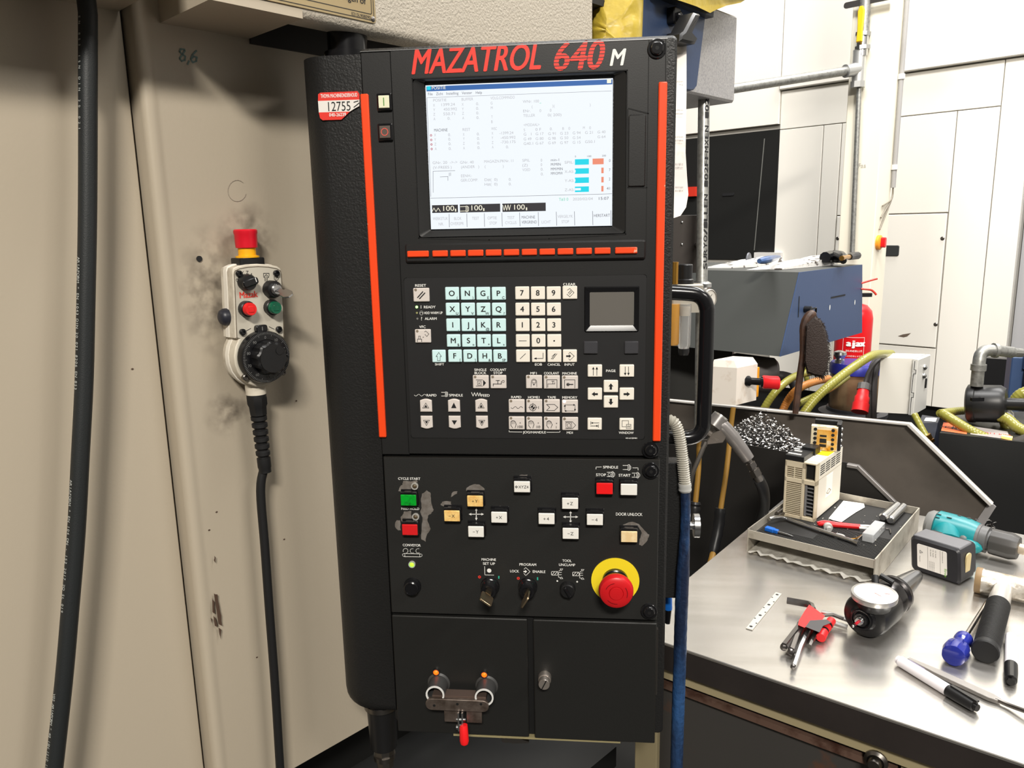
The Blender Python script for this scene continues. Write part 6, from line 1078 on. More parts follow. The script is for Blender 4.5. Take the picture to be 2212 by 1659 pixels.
for P, C_, lbl in (([(1512, 900, 1.66), (1510, 950, 1.66), (1509, 1010, 1.65), (1502, 1088, 1.64)], [(1502, 1084, 1.64), (1500, 1105, 1.64), (1496, 1150, 1.64)], 'yellow cable with black plug, the one next to the ribbed hose'),
                   ([(1584, 880, 1.74), (1578, 930, 1.74), (1570, 1010, 1.72), (1556, 1105, 1.70)], [(1556, 1098, 1.70), (1552, 1140, 1.70), (1540, 1195, 1.69)], 'yellow cable with black plug, hanging behind the coolant gun')):
    yc = thing('yellow_cable', lbl, 'cable', atD(*P[-1]), 'yellow cables behind the console'); mb = MB(); mb.tube(bez([atD(*p) for p in P], 5), .0058, 10); mb.build('cable', m_yc, yc)
    mb = MB(); q = bez([atD(*p) for p in C_], 4); mb.tube(q, [.0108 + .0016 * (i % 2) for i in range(len(q))], 12); mb.build('plug', blackp, yc)
    if P[0][0] > 1550: mb = MB(); mb.tube(bez([atD(1541, 1192, 1.69), atD(1535, 1215, 1.66), atD(1522, 1245, 1.65), atD(1505, 1285, 1.60)], 4), .0068, 10); mb.build('lower_cable', m_yc, yc)
# ribbed clear hose with blue sleeve at the console's right edge
rh = thing('ribbed_hose', 'clear ribbed hose running into a long worn blue sleeve down the console side', 'hose', atD(1465, 1659, 1.0))
def RQ(px, py): return atY(px, py, .03)
C_ = bez([RQ(1436, 912), RQ(1447, 908), RQ(1458, 915), RQ(1466, 935), RQ(1472, 970), RQ(1477, 1020), RQ(1480, 1052)], 14)
acc = [0.]
for a, b in zip(C_[:-1], C_[1:]): acc.append(acc[-1] + (b - a).length)
NR = 34 * 4; D_ = []
for k in range(NR + 1):
    d = acc[-1] * k / NR; i = max(q for q in range(len(acc)) if acc[q] <= d + 1e-9); i = min(i, len(C_) - 2); D_.append(C_[i].lerp(C_[i + 1], (d - acc[i]) / max(1e-9, acc[i + 1] - acc[i])))
mb = MB(); mb.tube(D_, [(.0060, .0068, .0076, .0068)[k % 4] for k in range(len(D_))], 14); mb.build('ribbed_sleeve', mat('clear_ribbed_plastic', (176, 172, 160), .25, trans=.2, spec=.7), rh, smooth=50)
mb = MB(); f = axis_frame(RQ(1479, 1044), RQ(1480, 1064)); mb.lathe(f, [(.0080, 0), (.0084, .003), (.0078, .005), (.0084, .0085), (.0070, .011)], 18); mb.build('end_cuff', mat('clear_cuff', (200, 200, 196), .3, trans=.3), rh)
S_ = bez([RQ(1480, 1058), RQ(1481, 1110), RQ(1478, 1180), RQ(1474, 1260), RQ(1471, 1340), RQ(1468, 1440), RQ(1464, 1560), RQ(1461, 1670), RQ(1460, 1710)], 10)
rng = random.Random(9)
mb = MB(); mb.tube(S_, [.0062 + (.0022 if 16 < i < 70 else 0) * min(1, (i - 16) / 12) + rng.uniform(-.0002, .0002) for i in range(len(S_))], 14); mb.build('blue_sleeve', mat('blue_sleeve', (22, 34, 58), .4, bump=(120, .6), dist=.003, spots=(26, .45, .68, (44, 80, 126), (1, 1, .25))), rh)
pn = thing('blue_pen', 'bright blue marker clipped behind the lower right console edge', 'pen', atY(1446, 1345, .08)); mb = MB(); mb.rod(atY(1443, 1268, .08), atY(1444, 1316, .08), .0052, 12); mb.build('barrel', mat('pen_blue', (26, 110, 206), .35), pn); mb = MB(); mb.rod(atY(1444, 1316, .08), atY(1442, 1346, .08), .0046, 12, .0036); mb.build('cap', blackg, pn)
# ------------------------------------------------------------------ the steel-topped bench
bench = thing('workbench', 'workbench with brushed steel top, dark edge and grey drawers under a beige rail', 'workbench', V((BC.x, BC.y, 0)))
m_top = mat('brushed_steel_top', (206, 203, 198), .27, .85, bump=(500, .05), spots=(2.2, .35, .70, (190, 186, 180), (1, 14, 1), (0, 0, .55)))
LB_, DB_ = 1.75, .80
mb = MB(); mb.box(BF, 0, LB_, 0, DB_, ZB - .004, ZB, 0, .001); mb.build('steel_top', m_top, bench)
mb = MB(); mb.box(BF, .001, LB_, .001, DB_, ZB - .046, ZB - .0045); mb.build('top_edge', mat('edge_dark_steel', (74, 68, 66), .4, .6, spots=(4, .4, .7, (58, 54, 53))), bench)
m_rail = mat('beige_bench_paint', (160, 148, 116), .5)
mb = MB(); mb.box(BF, .012, LB_, .012, .04, ZB - .068, ZB - .046); mb.build('front_rail', m_rail, bench)
mb = MB(); mb.box(BF, .012, LB_, .016, DB_ - .02, ZB - .0705, ZB - .0465); mb.build('under_frame', darkb, bench)
m_dr = mat('drawer_grey', (62, 60, 58), .5, spots=(16, .62, .72, (84, 60, 48)))
ud = BF.loc(atN(1945, 1640, E2, E2.dot(BC) + .010))[0]
mb = MB(); mb.box(BF, .05, ud - .004, .022, .06, .10, ZB - .074, 0, .002); d1 = mb.build('drawer_front', m_dr, bench)
mb = MB(); mb.box(BF, .05, ud - .004, .012, .024, ZB - .086, ZB - .076, .002); mb.build('drawer_lip', mat('rusty_edge', (112, 88, 76), .55, .4, spots=(30, .5, .7, (74, 48, 38))), d1)
mb = MB(); mb.box(BF, ud, LB_, .020, .06, .10, ZB - .050, 0, .002); mb.build('door_front', mat('olive_panel', (140, 128, 96), .5), bench)
mb = MB(); c = atN(1893, 1643, E2, E2.dot(BC) + .011); f = Fr(c, E1, UP, -E2); mb.lathe(f, [(.015, 0), (.015, .003), (.011, .006), (.009, .004), (.0085, .012), (.007, .014)], 20); mb.build('lock', dsteel, bench)
for u, v in ((.012, .012), (LB_ - .05, .012), (.012, DB_ - .05), (LB_ - .05, DB_ - .05)): mb = MB(); mb.box(BF, u, u + .04, v, v + .04, 0, ZB - .0705, .002); mb.build('leg', m_rail, bench)
mb = MB(); mb.box(BF, .055, LB_ - .06, .065, DB_ - .06, .095, ZB - .0745); mb.build('cupboard', mat('cupboard_dark', (34, 33, 32), .6), bench)
def B3(px, py, h=0.): return atZ(px, py, ZB + h)
# ------------------------------------------------------------------ tray with a mat
HT_ = .048; A_t = math.radians(124.3); tx = V((math.sin(A_t), math.cos(A_t), 0)); ty = UP.cross(tx)
t0_ = atZ(1615, 1142, ZB + HT_); TF = Fr(V((t0_.x, t0_.y, ZB)), tx, ty, UP)
TL = TF.loc(atZ(1893, 1207, ZB + HT_))[0]; TD = TF.loc(atZ(1982, 1096, ZB + HT_))[1]
tray = thing('metal_tray', 'shallow grey metal tray stand with black ribbed mat, standing on the bench', 'tray', TF.p(TL / 2, TD / 2, 0))
m_tray = mat('tray_grey_metal', (178, 172, 160), .45, .45, spots=(22, .5, .75, (128, 118, 104)))
for nm, b in (('side_plate', (0, .0022, 0, TD, .0005, HT_)), ('side_plate', (TL - .0022, TL, 0, TD, .0005, HT_)), ('front_rail', (.0022, TL - .0022, .002, .004, HT_ - .019, HT_ - .003)), ('back_rail', (.0022, TL - .0022, TD - .002, TD, .004, HT_)), ('shelf', (.0022, TL - .0022, .004, TD - .002, HT_ - .018, HT_ - .0165)), ('bottom', (.0022, TL - .0022, .0, TD - .002, .0005, .0016))):
    mb = MB(); mb.box(TF, *b); mb.build(nm, m_tray, tray, smooth=0)
zm = HT_ - .0145; mb = MB(); mb.box(TF, .004, TL - .004, .006, TD - .004, HT_ - .0165, zm); mt_ = mb.build('rubber_mat', mat('mat_black', (30, 29, 28), .7), tray, 'black ribbed rubber mat')
mb = MB()
for k in range(26): y = .010 + k * .0052; mb.box(TF, TL * .45 if k > 9 else .008, TL - .008, y, y + .0026, zm - .0002, zm + .0011)
mb.build('mat_ribs', MATS['mat_black'], mt_, kind='stuff')
mb = MB(); rng = random.Random(4); n = 26
A = [TF.p(TL * .02 + TL * .96 * k / n, -.006 - .006 * math.sin(k * 1.9) * .5 - .004 * (k % 2), .003 + .003 * (k % 3)) for k in range(n + 1)]; B_ = [TF.p(TL * .02 + TL * .96 * k / n, .03, .004) for k in range(n + 1)]; C_ = [TF.p(TL * .02 + TL * .96 * k / n, .12, .012 + .006 * math.sin(k)) for k in range(n + 1)]
mb.loft([A, B_, C_], (False, False), False); mb.loft([[p - UP * .0006 for p in A], [p - UP * .0006 for p in B_]], (False, False), False); mb.solo('plastic_film', mat('clear_film', (226, 222, 212), .2, bump=(50, .7), dist=.004, trans=.45), 'crumpled clear plastic film with wavy hem under the metal tray', 'film', smooth=60)
def TZ(px, py, h=0.): return atZ(px, py, ZB + zm + h)
# ------------------------------------------------------------------ drive unit standing on the tray
d0, d1_, d2 = TZ(1694, 1111), TZ(1766, 1123), TZ(1826, 1083)
A_d = math.radians(124.5); dx = V((math.sin(A_d), math.cos(A_d), 0)); dy = UP.cross(dx); DW = .064; DF = Fr(d0, dx, UP, -dy); DD = (d2 - d1_).dot(dy) + .004
DH = DF.loc(atN(1697, 988, dy, dy.dot(d0)))[1]; DD = max(DD, .12)
drv = thing('drive_unit', 'beige servo drive module with vent slots and black terminals standing on the tray', 'drive unit', d0)
m_drv = mat('drive_beige', (206, 194, 168), .5, spots=(24, .55, .8, (170, 146, 112))); m_drw = mat('drive_cream', (226, 220, 206), .5)
mb = MB(); mb.box(DF, 0, DW, .004, DH, -DD, -.004, 0, .001); mb.build('case', m_drw, drv)
mb = MB(); wv = DW * .58
for b in ((0, wv * .12, 0, DH - .002), (wv * .94, wv * 1.10, 0, DH - .002), (DW * .95, DW, 0, DH - .002), (0, DW, 0, DH * .06), (0, DW, DH * .62, DH * .70), (0, wv * 1.1, DH * .88, DH * .985), (wv, DW, DH * .97, DH)): mb.box(DF, b[0], b[1], b[2], b[3], -.006, .010, 0, .0008)
mb.build('front_cover', m_drv, drv)
mb = MB(); mb.box(DF, .001, DW - .001, .004, DH - .003, -.005, .001); mb.build('front_void', darkb, drv)
for k in range(17): z = DH * .075 + k * DH * .032; mb = MB(); mb.box(DF, wv * .1, wv * .96, z, z + DH * .014, -.004, .0095); mb.build('slat', m_drv, drv)
for k in range(5): z = DH * .715 + k * DH * .034; mb = MB(); mb.box(DF, wv * .1, wv * .96, z, z + DH * .014, -.004, .0095); mb.build('slat', m_drv, drv)
mb = MB(); mb.box(DF, wv * .50, wv * .56, DH * .70, DH * .89, -.004, .0097); mb.build('slat_bridge', m_drv, drv)
for k in range(8): z = DH * .10 + k * DH * .064; mb = MB(); mb.box(DF, wv * 1.22, DW * .94, z, z + DH * .012, -.004, .006); mb.build('terminal_divider', mat('terminal_grey', (120, 120, 122), .5), drv)
mb = MB(); mb.box(DF, wv * 1.13, wv * 1.22, DH * .07, DH * .61, -.004, .006); mb.build('terminal_rail', MATS['terminal_grey'], drv)
mb = MB(); mb.box(DF, 0, wv * 1.02, DH - .001, DH + .010, -.055, .011, 0, .001); mb.box(DF, wv * .35, wv * 1.1, DH + .001, DH + .016, -.075, -.045, 0, .001); tb_ = mb.build('terminal_block', blackp, drv)
for k, (a, b, w0) in enumerate(((.05, .75, .002), (.15, .55, -.022), (-.02, .30, -.036), (.0, .34, -.052))): mb = MB(); mb.box(DF, wv * a, wv * b, DH + .010, DH + .0112, w0 - .006, w0); mb.build('terminal_cover', mat('terminal_white', (214, 214, 210), .35), tb_)
RFm = Fr(DF.p(DW, 0, 0), dy, UP, dx)
for c in range(4):
    for k in range(5): mb = MB(); u = .012 + c * (DD - .02) / 4; z = DH * .76 + k * DH * .038; mb.box(RFm, u, u + (DD - .02) / 4 - .006, z, z + DH * .016, -.002, .0004); mb.build('vent_slot', ink, drv)
mb = MB(); mb.prism(RFm, rrect(DD * .36, DD * .62, DH * .28, DH * .66), 0, .0005); sl = mb.build('peeled_label', mat('peeled_paper', (240, 238, 232), .6), drv); mb = MB(); mb.stroke(RFm, [(DD * .38, DH * .36), (DD * .48, DH * .41), (DD * .56, DH * .36), (DD * .46, DH * .33)], .0014, .0008, True); mb.build('label_remnant', mat('label_brown', (150, 126, 80), .6), sl)
mb = MB(); mb.box(RFm, 0, DD, DH * .695, DH * .70, 0, .0003); mb.build('case_joint', mat('joint_line', (150, 140, 120), .6), drv)
mb = MB(); mb.add([DF.p(u, DH + .0006, w) for u, w in ((DW * .62, -.058), (DW * .98, -.058), (DW * .98, -DD * .75), (DW * .62, -DD * .75))], [(0, 1, 2, 3)]); mb.build('yellow_label', mat('yellow_sticker', (238, 208, 30), .5), drv)
# contactor on top of the drive
cx_ = DF.p(DW * .26, DH + .0008, -.085); ca = V((.93, -.36, 0)).normalized(); cfm = Fr(cx_, ca, UP, (ca.cross(UP)) if (ca.cross(UP)).y < 0 else -(ca.cross(UP)))
s_ = (DF.p(0, 0, 0) - CAM).length / FOC; CWd, CHt = .052, .052
ct = thing('contactor', 'small yellowed contactor with round terminals lying on top of the drive unit', 'contactor', cx_)
m_ct = mat('contactor_cream', (224, 212, 180), .45, spots=(40, .5, .64, (196, 138, 40))); m_ca = mat('contactor_amber', (206, 142, 44), .45, spots=(30, .4, .7, (226, 186, 104)))
mb = MB(); mb.box(cfm, 0, CWd, 0, CHt, -.016, 0, 0, .001); mb.build('front_block', m_ct, ct); mb = MB(); mb.box(cfm, .012, CWd - .001, .004, CHt - .007, -.001, .001); mb.build('amber_cover', m_ca, ct)
mb = MB(); mb.box(cfm, .002, CWd - .002, .001, CHt - .004, -.036, -.016); mb.box(cfm, .004, CWd + .004, 0, CHt + .006, -.046, -.036, 0, .001); mb.box(cfm, CWd - .003, CWd + .006, 0, CHt + .006, -.040, -.008, 0, .001); mb.build('rear_body', blackp, ct)
for x in (.0085, CWd - .009):
    for k in range(5): mb = MB(); mb.cyl(cfm, x, .006 + k * .0098, .0034, -.001, .0014, 14); mb.build('terminal_hole', ink, ct)
for b in ((.018, .031, .008, .014), (.018, .031, .017, .026), (.018, .031, .030, .034)): mb = MB(); mb.box(cfm, *b, .0005, .0016); mb.build('window_slot', ink, ct)
mb = MB(); mb.box(cfm, .032, .040, .004, .022, .0005, .0022); mb.box(cfm, .024, .034, .001, .007, .0005, .0022); mb.build('white_insert', m_ct, ct)
for k in range(4): mb = MB(); mb.ball(cfm.p(CWd + .0065, .008 + k * .0125, -.02), .003, 10, 6); mb.build('side_screw', steel, ct)
# ------------------------------------------------------------------ things lying on the tray
mb = MB(); pp = [TZ(*p, .0016) for p in ((1790, 1120), (1822, 1082), (1866, 1088), (1868, 1096), (1850, 1106), (1832, 1118), (1818, 1128), (1800, 1124))]
mb.loft([pp, [p + UP * .0005 for p in pp]]); pap = mb.solo('paper_sheet', mat('paper_white', (236, 233, 226), .7), 'white paper note sticking out from under the drive unit', 'paper')
mb = MB(); q = Fr(TZ(1820, 1095, .0023), tx, ty); mb.stroke(q, [(-.004, .0), (.002, .005), (.006, .001), (.012, .006)], .0012); mb.stroke(q, [(.002, -.004), (.009, -.001)], .001); mb.build('scribble', ink, pap)
for k, ((a, b), lbl) in enumerate(((((1907, 1118), (1938, 1092)), 'polished steel pin on the tray, the one nearer the drive unit'), (((1923, 1124), (1951, 1095)), 'polished steel pin on the tray, the one nearer the tray side'))):
    r = .0085; p, q = TZ(*a, r + .0012), TZ(*b, r + .0012); f = axis_frame(p, q); L = (q - p).length * 1.0; mb = MB(); mb.lathe(f, [(.006, 0), (r, .003), (r, L), (.006, L + .002)], 20); mb.solo('steel_pin', steel, lbl, 'pin', 'polished pins in the tray')
r = .0042; mb = MB(); P = [TZ(1662, 1121, .011), TZ(1674, 1118, .012), TZ(1686, 1117, .010), TZ(1700, 1121, r + .0012), TZ(1760, 1142, r + .0012), TZ(1848, 1171, r + .0012)]; mb.tube([P[0]] + bez(P[1:4], 3) + P[4:], r, 12); mb.rod(TZ(1846, 1170, r + .0012), TZ(1855, 1174, r + .0012), r * 1.25, 8); mb.solo('bent_bar', mat('chromed_bar', (206, 206, 206), .22, 1.), 'long bent chromed bar lying diagonally across the tray mat', 'bar')
rp = thing('red_scraper', 'red-handled tool with bent white end lying in the tray', 'tool', TZ(1780, 1135)); h = .006
mb = MB(); mb.tube([TZ(1765, 1131, h), TZ(1770, 1131, h), TZ(1812, 1134, h), TZ(1858, 1138, h)], [.003, .0052, .0055, .005], 12); mb.tube(bez([TZ(1765, 1129, h + .003), TZ(1782, 1126, h + .005), TZ(1815, 1131, h + .003)], 4), .0022, 8); mb.build('red_grip', redp, rp)
mb = MB(); mb.tube([TZ(1856, 1136, h), TZ(1884, 1137, h), TZ(1908, 1138, h)], [.0028, .0026, .0026], 10); mb.tube([TZ(1856, 1140, h), TZ(1890, 1143, h)], .0022, 8); mb.build('white_arm', mat('pale_plastic', (222, 220, 214), .3), rp)
mb = MB(); a = TZ(1876, 1171, .001); b = TZ(1902, 1143, .001); f = Fr(a, (b - a), UP.cross((b - a)), UP); L = (b - a).length; mb.box(f, 0, L, -.008, .012, 0, .016, .002, .001); cb = mb.solo('clear_box', mat('clear_box_plastic', (226, 228, 230), .15, trans=.6), 'small clear plastic box under the end of the red-handled tool', 'box')
bc = thing('blue_bit', 'small pointed tool with bright blue plastic head on the tray mat', 'tool', TZ(1665, 1150)); f = axis_frame(TZ(1655, 1141, .005), TZ(1711, 1158, .003)); L = (TZ(1711, 1158) - TZ(1655, 1141)).length
mb = MB(); mb.box(f, -.006, .006, -.004, .004, 0, L * .30, .0015, .001); mb.box(f, -.0045, .0045, -.0035, .0035, L * .30, L * .44, .001); mb.build('blue_head', mat('blue_head_plastic', (28, 98, 190), .4), bc); mb = MB(); mb.lathe(f, [(.0024, L * .43), (.0024, L * .8), (.0006, L)], 8); mb.build('steel_tip', steel, bc)
mb = MB(); f = axis_frame(TZ(1788, 1137, .009), TZ(1793, 1148, .006)); mb.lathe(f, [(.004, -.004), (.0075, -.003), (.0085, 0), (.0085, .006), (.005, .007), (.005, .013)], 18); mb.solo('round_button', mat('grey_round', (172, 170, 166), .35), 'round grey knob leaning on the bent bar below the red grip', 'knob')
f = Fr(TZ(1812, 1158, .0025), tx, ty); mb = MB(); mb.torus(f, 0, 0, .010, .0016, 0, 24, 8); mb.solo('rubber_ring', mat('white_ring', (214, 212, 206), .4), 'small white ring partly under the bent chromed bar', 'ring')
for k, (P, lbl) in enumerate((([(1852, 1166), (1866, 1153), (1871, 1153)], 'small hex key standing nearest the clear box'), ([(1835, 1164), (1850, 1163), (1862, 1156)], 'thin brass coloured hex key between bar and clear box'), ([(1913, 1142), (1922, 1143), (1924, 1152)], 'small grey hex key behind the clear box'))):
    mb = MB(); mb.tube(bez([TZ(*p, .0026) for p in P], 3), .0014, 6); mb.solo('hex_key', brass if k == 1 else dsteel, lbl, 'hex key', 'loose hex keys in the tray')
mb = MB(); mb.rod(TZ(1678, 1110, .0065), TZ(1693, 1100, .0065), .0045, 12); mb.solo('short_pin', dsteel, 'short steel pin beside the drive unit, the one further from the bent bar', 'pin', 'short pins beside the drive unit')
mb = MB(); mb.rod(TZ(1682, 1115, .0055), TZ(1694, 1108, .0055), .0034, 12); mb.solo('short_pin', dsteel, 'short steel pin beside the drive unit, the one nearer the bent bar', 'pin', 'short pins beside the drive unit')
mb = MB(); rng = random.Random(6)
for k in range(60):
    c = TF.p(TL * rng.uniform(.35, .95), TD * rng.uniform(.2, .85), zm + .0016); 
    if DF.loc(c)[0] < DW + .004 and DF.loc(c)[2] > -DD: continue
    s = rng.uniform(.0006, .0018); mb.poly(Fr(c, (rng.gauss(0, 1), rng.gauss(0, 1), .2), (rng.gauss(0, 1), rng.gauss(0, 1), .3)), [(-s, -s), (s, -s * .5), (s * .6, s)])
mb.solo('crumbs', mat('pale_crumbs', (214, 208, 196), .6), 'pale crumbs and chips scattered on the tray mat', 'crumbs', kind='stuff')
# ------------------------------------------------------------------ cordless drill lying on its side
dr0, dr1 = B3(2003, 1132, .033), B3(2206, 1186, .028); ax = dr1 - dr0; LD = ax.length; ax.normalize()
drill = thing('cordless_drill', 'teal cordless drill with black battery lying on its side on the bench', 'drill', V((dr0.x, dr0.y, ZB)))
DAf = Fr(dr0, UP, ax.cross(UP) if False else UP.cross(ax), ax); DAf = Fr(dr0, UP.cross(ax).cross(ax) * -1, UP.cross(ax), ax)   # x up, y sideways, z along
m_teal = mat('teal_plastic', (14, 124, 130), .35); m_dg = mat('drill_grey', (120, 120, 118), .45)
def sec(prof, seg=20): 
    mb = MB(); mb.loft([[DAf.p(rx_ * math.cos(2 * PI * k / seg), ry_ * math.sin(2 * PI * k / seg), w * LD) for k in range(seg)] for rx_, ry_, w in prof]); return mb
sec([(.012, .014, -.02), (.026, .026, 0), (.030, .031, .04), (.030, .031, .10)]).build('motor_cap', m_dg, drill)
sec([(.029, .030, .10), (.0325, .034, .12), (.0325, .034, .30), (.031, .034, .45), (.027, .031, .555)]).build('body', m_teal, drill)
sec([(.0265, .030, .555), (.0265, .029, .585), (.0250, .027, .59), (.0250, .027, .665), (.019, .020, .67), (.019, .020, .69)], 24).build('torque_collar', mat('collar_grey', (92, 92, 92), .45), drill)
mb = MB(); n = 36; R_c = lambda k, r: r * (1 if k % 3 else .95)
mb.loft([[DAf.p(R_c(k, r) * math.cos(2 * PI * k / n), R_c(k, r) * math.sin(2 * PI * k / n), w * LD) for k in range(n)] for r, w in ((.019, .69), (.0245, .70), (.0250, .90), (.021, .975), (.012, .98))]); mb.build('chuck', mat('chuck_dark', (62, 60, 58), .45), drill)
mb = MB(); mb.lathe(DAf, [(.010, LD * .975), (.010, LD * 1.06), (.006, LD * 1.08)], 12); mb.build('bit_holder', mat('bit_pale', (206, 190, 168), .35, .5), drill)
bt = [B3(1967, 1231), B3(2074, 1267)]; bx = (bt[1] - bt[0]).normalized(); by = UP.cross(bx); BW = (bt[1] - bt[0]).length; BH = Fr(bt[0], bx, UP, -by).loc(atN(2096, 1172, by, by.dot(bt[0])))[1]
BH = .066; byv = (UP - bx * .10).normalized(); BFm = Fr(bt[0], bx, byv, bx.cross(byv))
if BFm.z.dot(by) > 0: BFm = Fr(bt[0], bx, byv, -BFm.z)
hA = DAf.p(0, 0, .22 * LD); hB = BFm.p(BW * .45, BH * .62, -.055)
mb = MB(); mid = hA.lerp(hB, .5); hd = (hB - hA).normalized(); hs = hd.cross(UP).normalized(); hu = hs.cross(hd)
mb.loft([[c + hs * (a * math.cos(2 * PI * k / 18)) + hu * (b * math.sin(2 * PI * k / 18)) for k in range(18)] for c, a, b in ((hA, .030, .024), (hA.lerp(hB, .3), .022, .020), (mid, .021, .019), (hA.lerp(hB, .8), .026, .021), (hB, .036, .026))]); mb.build('handle', m_teal, drill)
mb = MB(); t0_ = DAf.p(0, 0, .46 * LD) - DAf.y * 0; c = hA.lerp(hB, .22) + ax * .030; mb.ball(c, .012, 12, 8, (.8, .8, .8)); mb.build('trigger', m_dg, drill)
mb = MB(); g2 = DAf.p(-.012, 0, .45 * LD) + (hB - hA).normalized() * .032; mb.ball(g2, .020, 14, 8, (1.3, .7, .7), Fr(g2, ax, UP)); mb.build('nose_guard', mat('teal_dark', (18, 122, 126), .35), drill)
mb = MB(); mb.box(BFm, 0, BW, .0005, BH, -.052, 0, .009, .004); mb.box(BFm, BW * .04, BW * .98, .004, BH - .003, -.064, -.050, .008, .002); bat = mb.build('battery', mat('battery_black', (34, 34, 38), .4), drill)
mb = MB(); mb.box(BFm, BW * .03, BW * .97, BH * .86, BH + .0006, -.050, -.006, .002, .001); mb.build('battery_top', mat('battery_grey', (104, 104, 108), .4), bat)
mb = MB(); mb.prism(BFm, rrect(BW * .15, BW * .75, BH * .17, BH * .83, .003), -.0005, .0008); lb = mb.build('battery_label', mat('label_white', (226, 222, 216), .5), bat, smooth=0)
def LBt(t, u, v, h, m, w, rot=-PI / 2): q = BFm.at(BW * u, BH * v, .0011, rot); mb.text(q, t, 0, 0, h, w, 'l')
mb = MB(); LBt('Batterie-Lithium-Ion 18V', .66, .80, .0016, ink, .020); [LBt('18V 5.0Ah 90Wh Li-ion', .40 + .03 * k, .44, .0012, ink, .017) for k in range(4)]; [LBt('CE  RoHS', .42 + .05 * k, .78, .0018, ink, .013) for k in range(3)]; LBt('Recycle', .20, .50, .0016, ink, .011); 
for u in (.37, .62): mb.stroke(BFm, [(BW * u, BH * .18), (BW * u, BH * .82)], .0004, .0011)
q = (BW * .23, BH * .62); mb.stroke(BFm, circ(q[0], q[1], .0032, 3), .0008, .0011, True); mb.build('label_print', mat('grey_text', (108, 104, 102), .6), lb)
mb = MB(); LBt('fiiren', .70, .36, .0044, None, .0150); mb.build('green_logo', mat('green_print2', (112, 176, 52), .5), lb)
mb = MB(); c = BFm.p(BW + .0002, BH * .5, -.028); mb.prism(Fr(c, -BFm.z, UP, bx), rrect(-.008, .010, -.018, .020, .007, 4), -.001, .0012); mb.build('yellowed_badge', mat('badge_cream', (196, 178, 130), .5), bat)
for k, (a, b) in enumerate(((.12, .020), (.135, .020), (.15, .020), (.12, .012), (.135, .012), (.15, .012), (.24, .014), (.255, .014), (.27, .014), (.33, -.004), (.43, -.006), (.50, -.014))):
    p = DAf.p(.0318 * math.cos(math.asin(max(-1, min(1, b / .034)))) + .0006, -b, a * LD); q = Fr(p, DAf.y, DAf.z, DAf.x + DAf.y * (-b / .034)); mb = MB(); r = .0022 if k < 9 else .0034; mb.poly(q, circ(0, 0, r, 10), .0006); mb.build('vent_hole', ink, drill)
# ------------------------------------------------------------------ dial indicator with its taper
da, db = B3(1886, 1318, .0345), B3(1975, 1247, .0345); dxa = (db - da); LA = dxa.length; dxa.normalize(); dxa.z = 0; dxa.normalize()
ind = thing('dial_indicator', 'black probe with round white dial and steel taper shank lying on the bench', 'dial indicator', V((da.x, da.y, ZB)))
IF = Fr(da, UP.cross(dxa), UP, dxa)
if IF.y.z < 0: IF = Fr(da, -IF.x, UP, dxa)
mb = MB(); mb.lathe(IF, [(.0225, -.036), (.0315, -.031), (.0338, -.024), (.0338, .030), (.031, .036), (.018, .037), (.018, .040)], 32); mb.build('body', mat('satin_black', (26, 26, 27), .32), ind)
mb = MB(); mb.lathe(IF, [(.0165, -.040), (.020, -.036)], 24); mb.ring(IF, 0, 0, .0135, .0155, -.044, -.036, 24); mb.lathe(IF, [(.010, -.046), (.013, -.036)], 24); mb.build('probe_boss', blackg, ind)
mb = MB(); mb.lathe(IF, [(.0052, -.053), (.0062, -.050), (.0048, -.047), (.0068, -.044), (.0068, -.040)], 16); mb.build('stylus_nut', steel, ind); mb = MB(); mb.lathe(IF, [(.0020, -.0625), (.0022, -.053)], 10); mb.build('stylus_shaft', mat('ruby_red', (176, 30, 44), .3), ind); mb = MB(); mb.lathe(IF, [(.0012, -.069), (.0012, -.0625)], 8); mb.ball(IF.p(0, 0, -.070), .0022, 10, 6); mb.build('stylus_tip', steel, ind)
mb = MB(); mb.lathe(IF, [(.018, .036), (.029, .040), (.031, .048), (.031, .058), (.027, .061), (.027, .068), (.031, .071), (.031, .078), (.029, .081)], 36); fl_ = mb.build('tool_flange', mat('dark_chrome', (70, 68, 68), .25, .9), ind)
wE = IF.loc(atZ(1978, 1246, ZB + .0345))[2]
mb = MB(); mb.lathe(IF, [(.0225, .081), (.0120, wE), (.010, wE + .001)], 32); mb.build('taper_shank', mat('ground_steel', (176, 176, 176), .22, 1.), ind); mb = MB(); mb.lathe(IF, [(.0055, wE), (.0055, wE + .004), (.0085, wE + .006), (.0085, wE + .011), (.006, wE + .014)], 16); mb.build('pull_stud', mat('stud_dark', (90, 88, 86), .3, .9), ind)
mb = MB(); mb.rod(IF.p(.006, .026, .020), IF.p(.014, .041, .034), .0055, 12); mb.rod(IF.p(-.010, .034, .044), IF.p(.010, .040, .044), .0045, 10); mb.build('clamp_screw', blackp, ind)
cD = atZ(1889, 1282, ZB + .0725); nD = (UP * 1.0 + (CAM - cD).normalized() * .08).normalized(); DI = Fr(cD, dxa.cross(UP) * -1, nD.cross(dxa.cross(UP) * -1), nD); rD = .0325
mb = MB(); mb.lathe(DI, [(.024, -.022), (.026, -.012), (rD - .001, -.006)], 32); mb.build('dial_neck', MATS['satin_black'], ind); mb = MB(); mb.lathe(DI, [(rD, -.007), (rD + .0005, -.003), (rD, .001), (rD - .0035, .0018), (rD - .0038, .0004)], 40); dl_ = mb.build('dial_ring', mat('dial_ring', (190, 188, 184), .3, .7), ind)
mb = MB(); mb.cyl(DI, 0, 0, rD - .0036, -.002, .0008, 40); df = mb.build('dial_face', mat('dial_white', (238, 234, 230), .4), ind)
mb = MB()
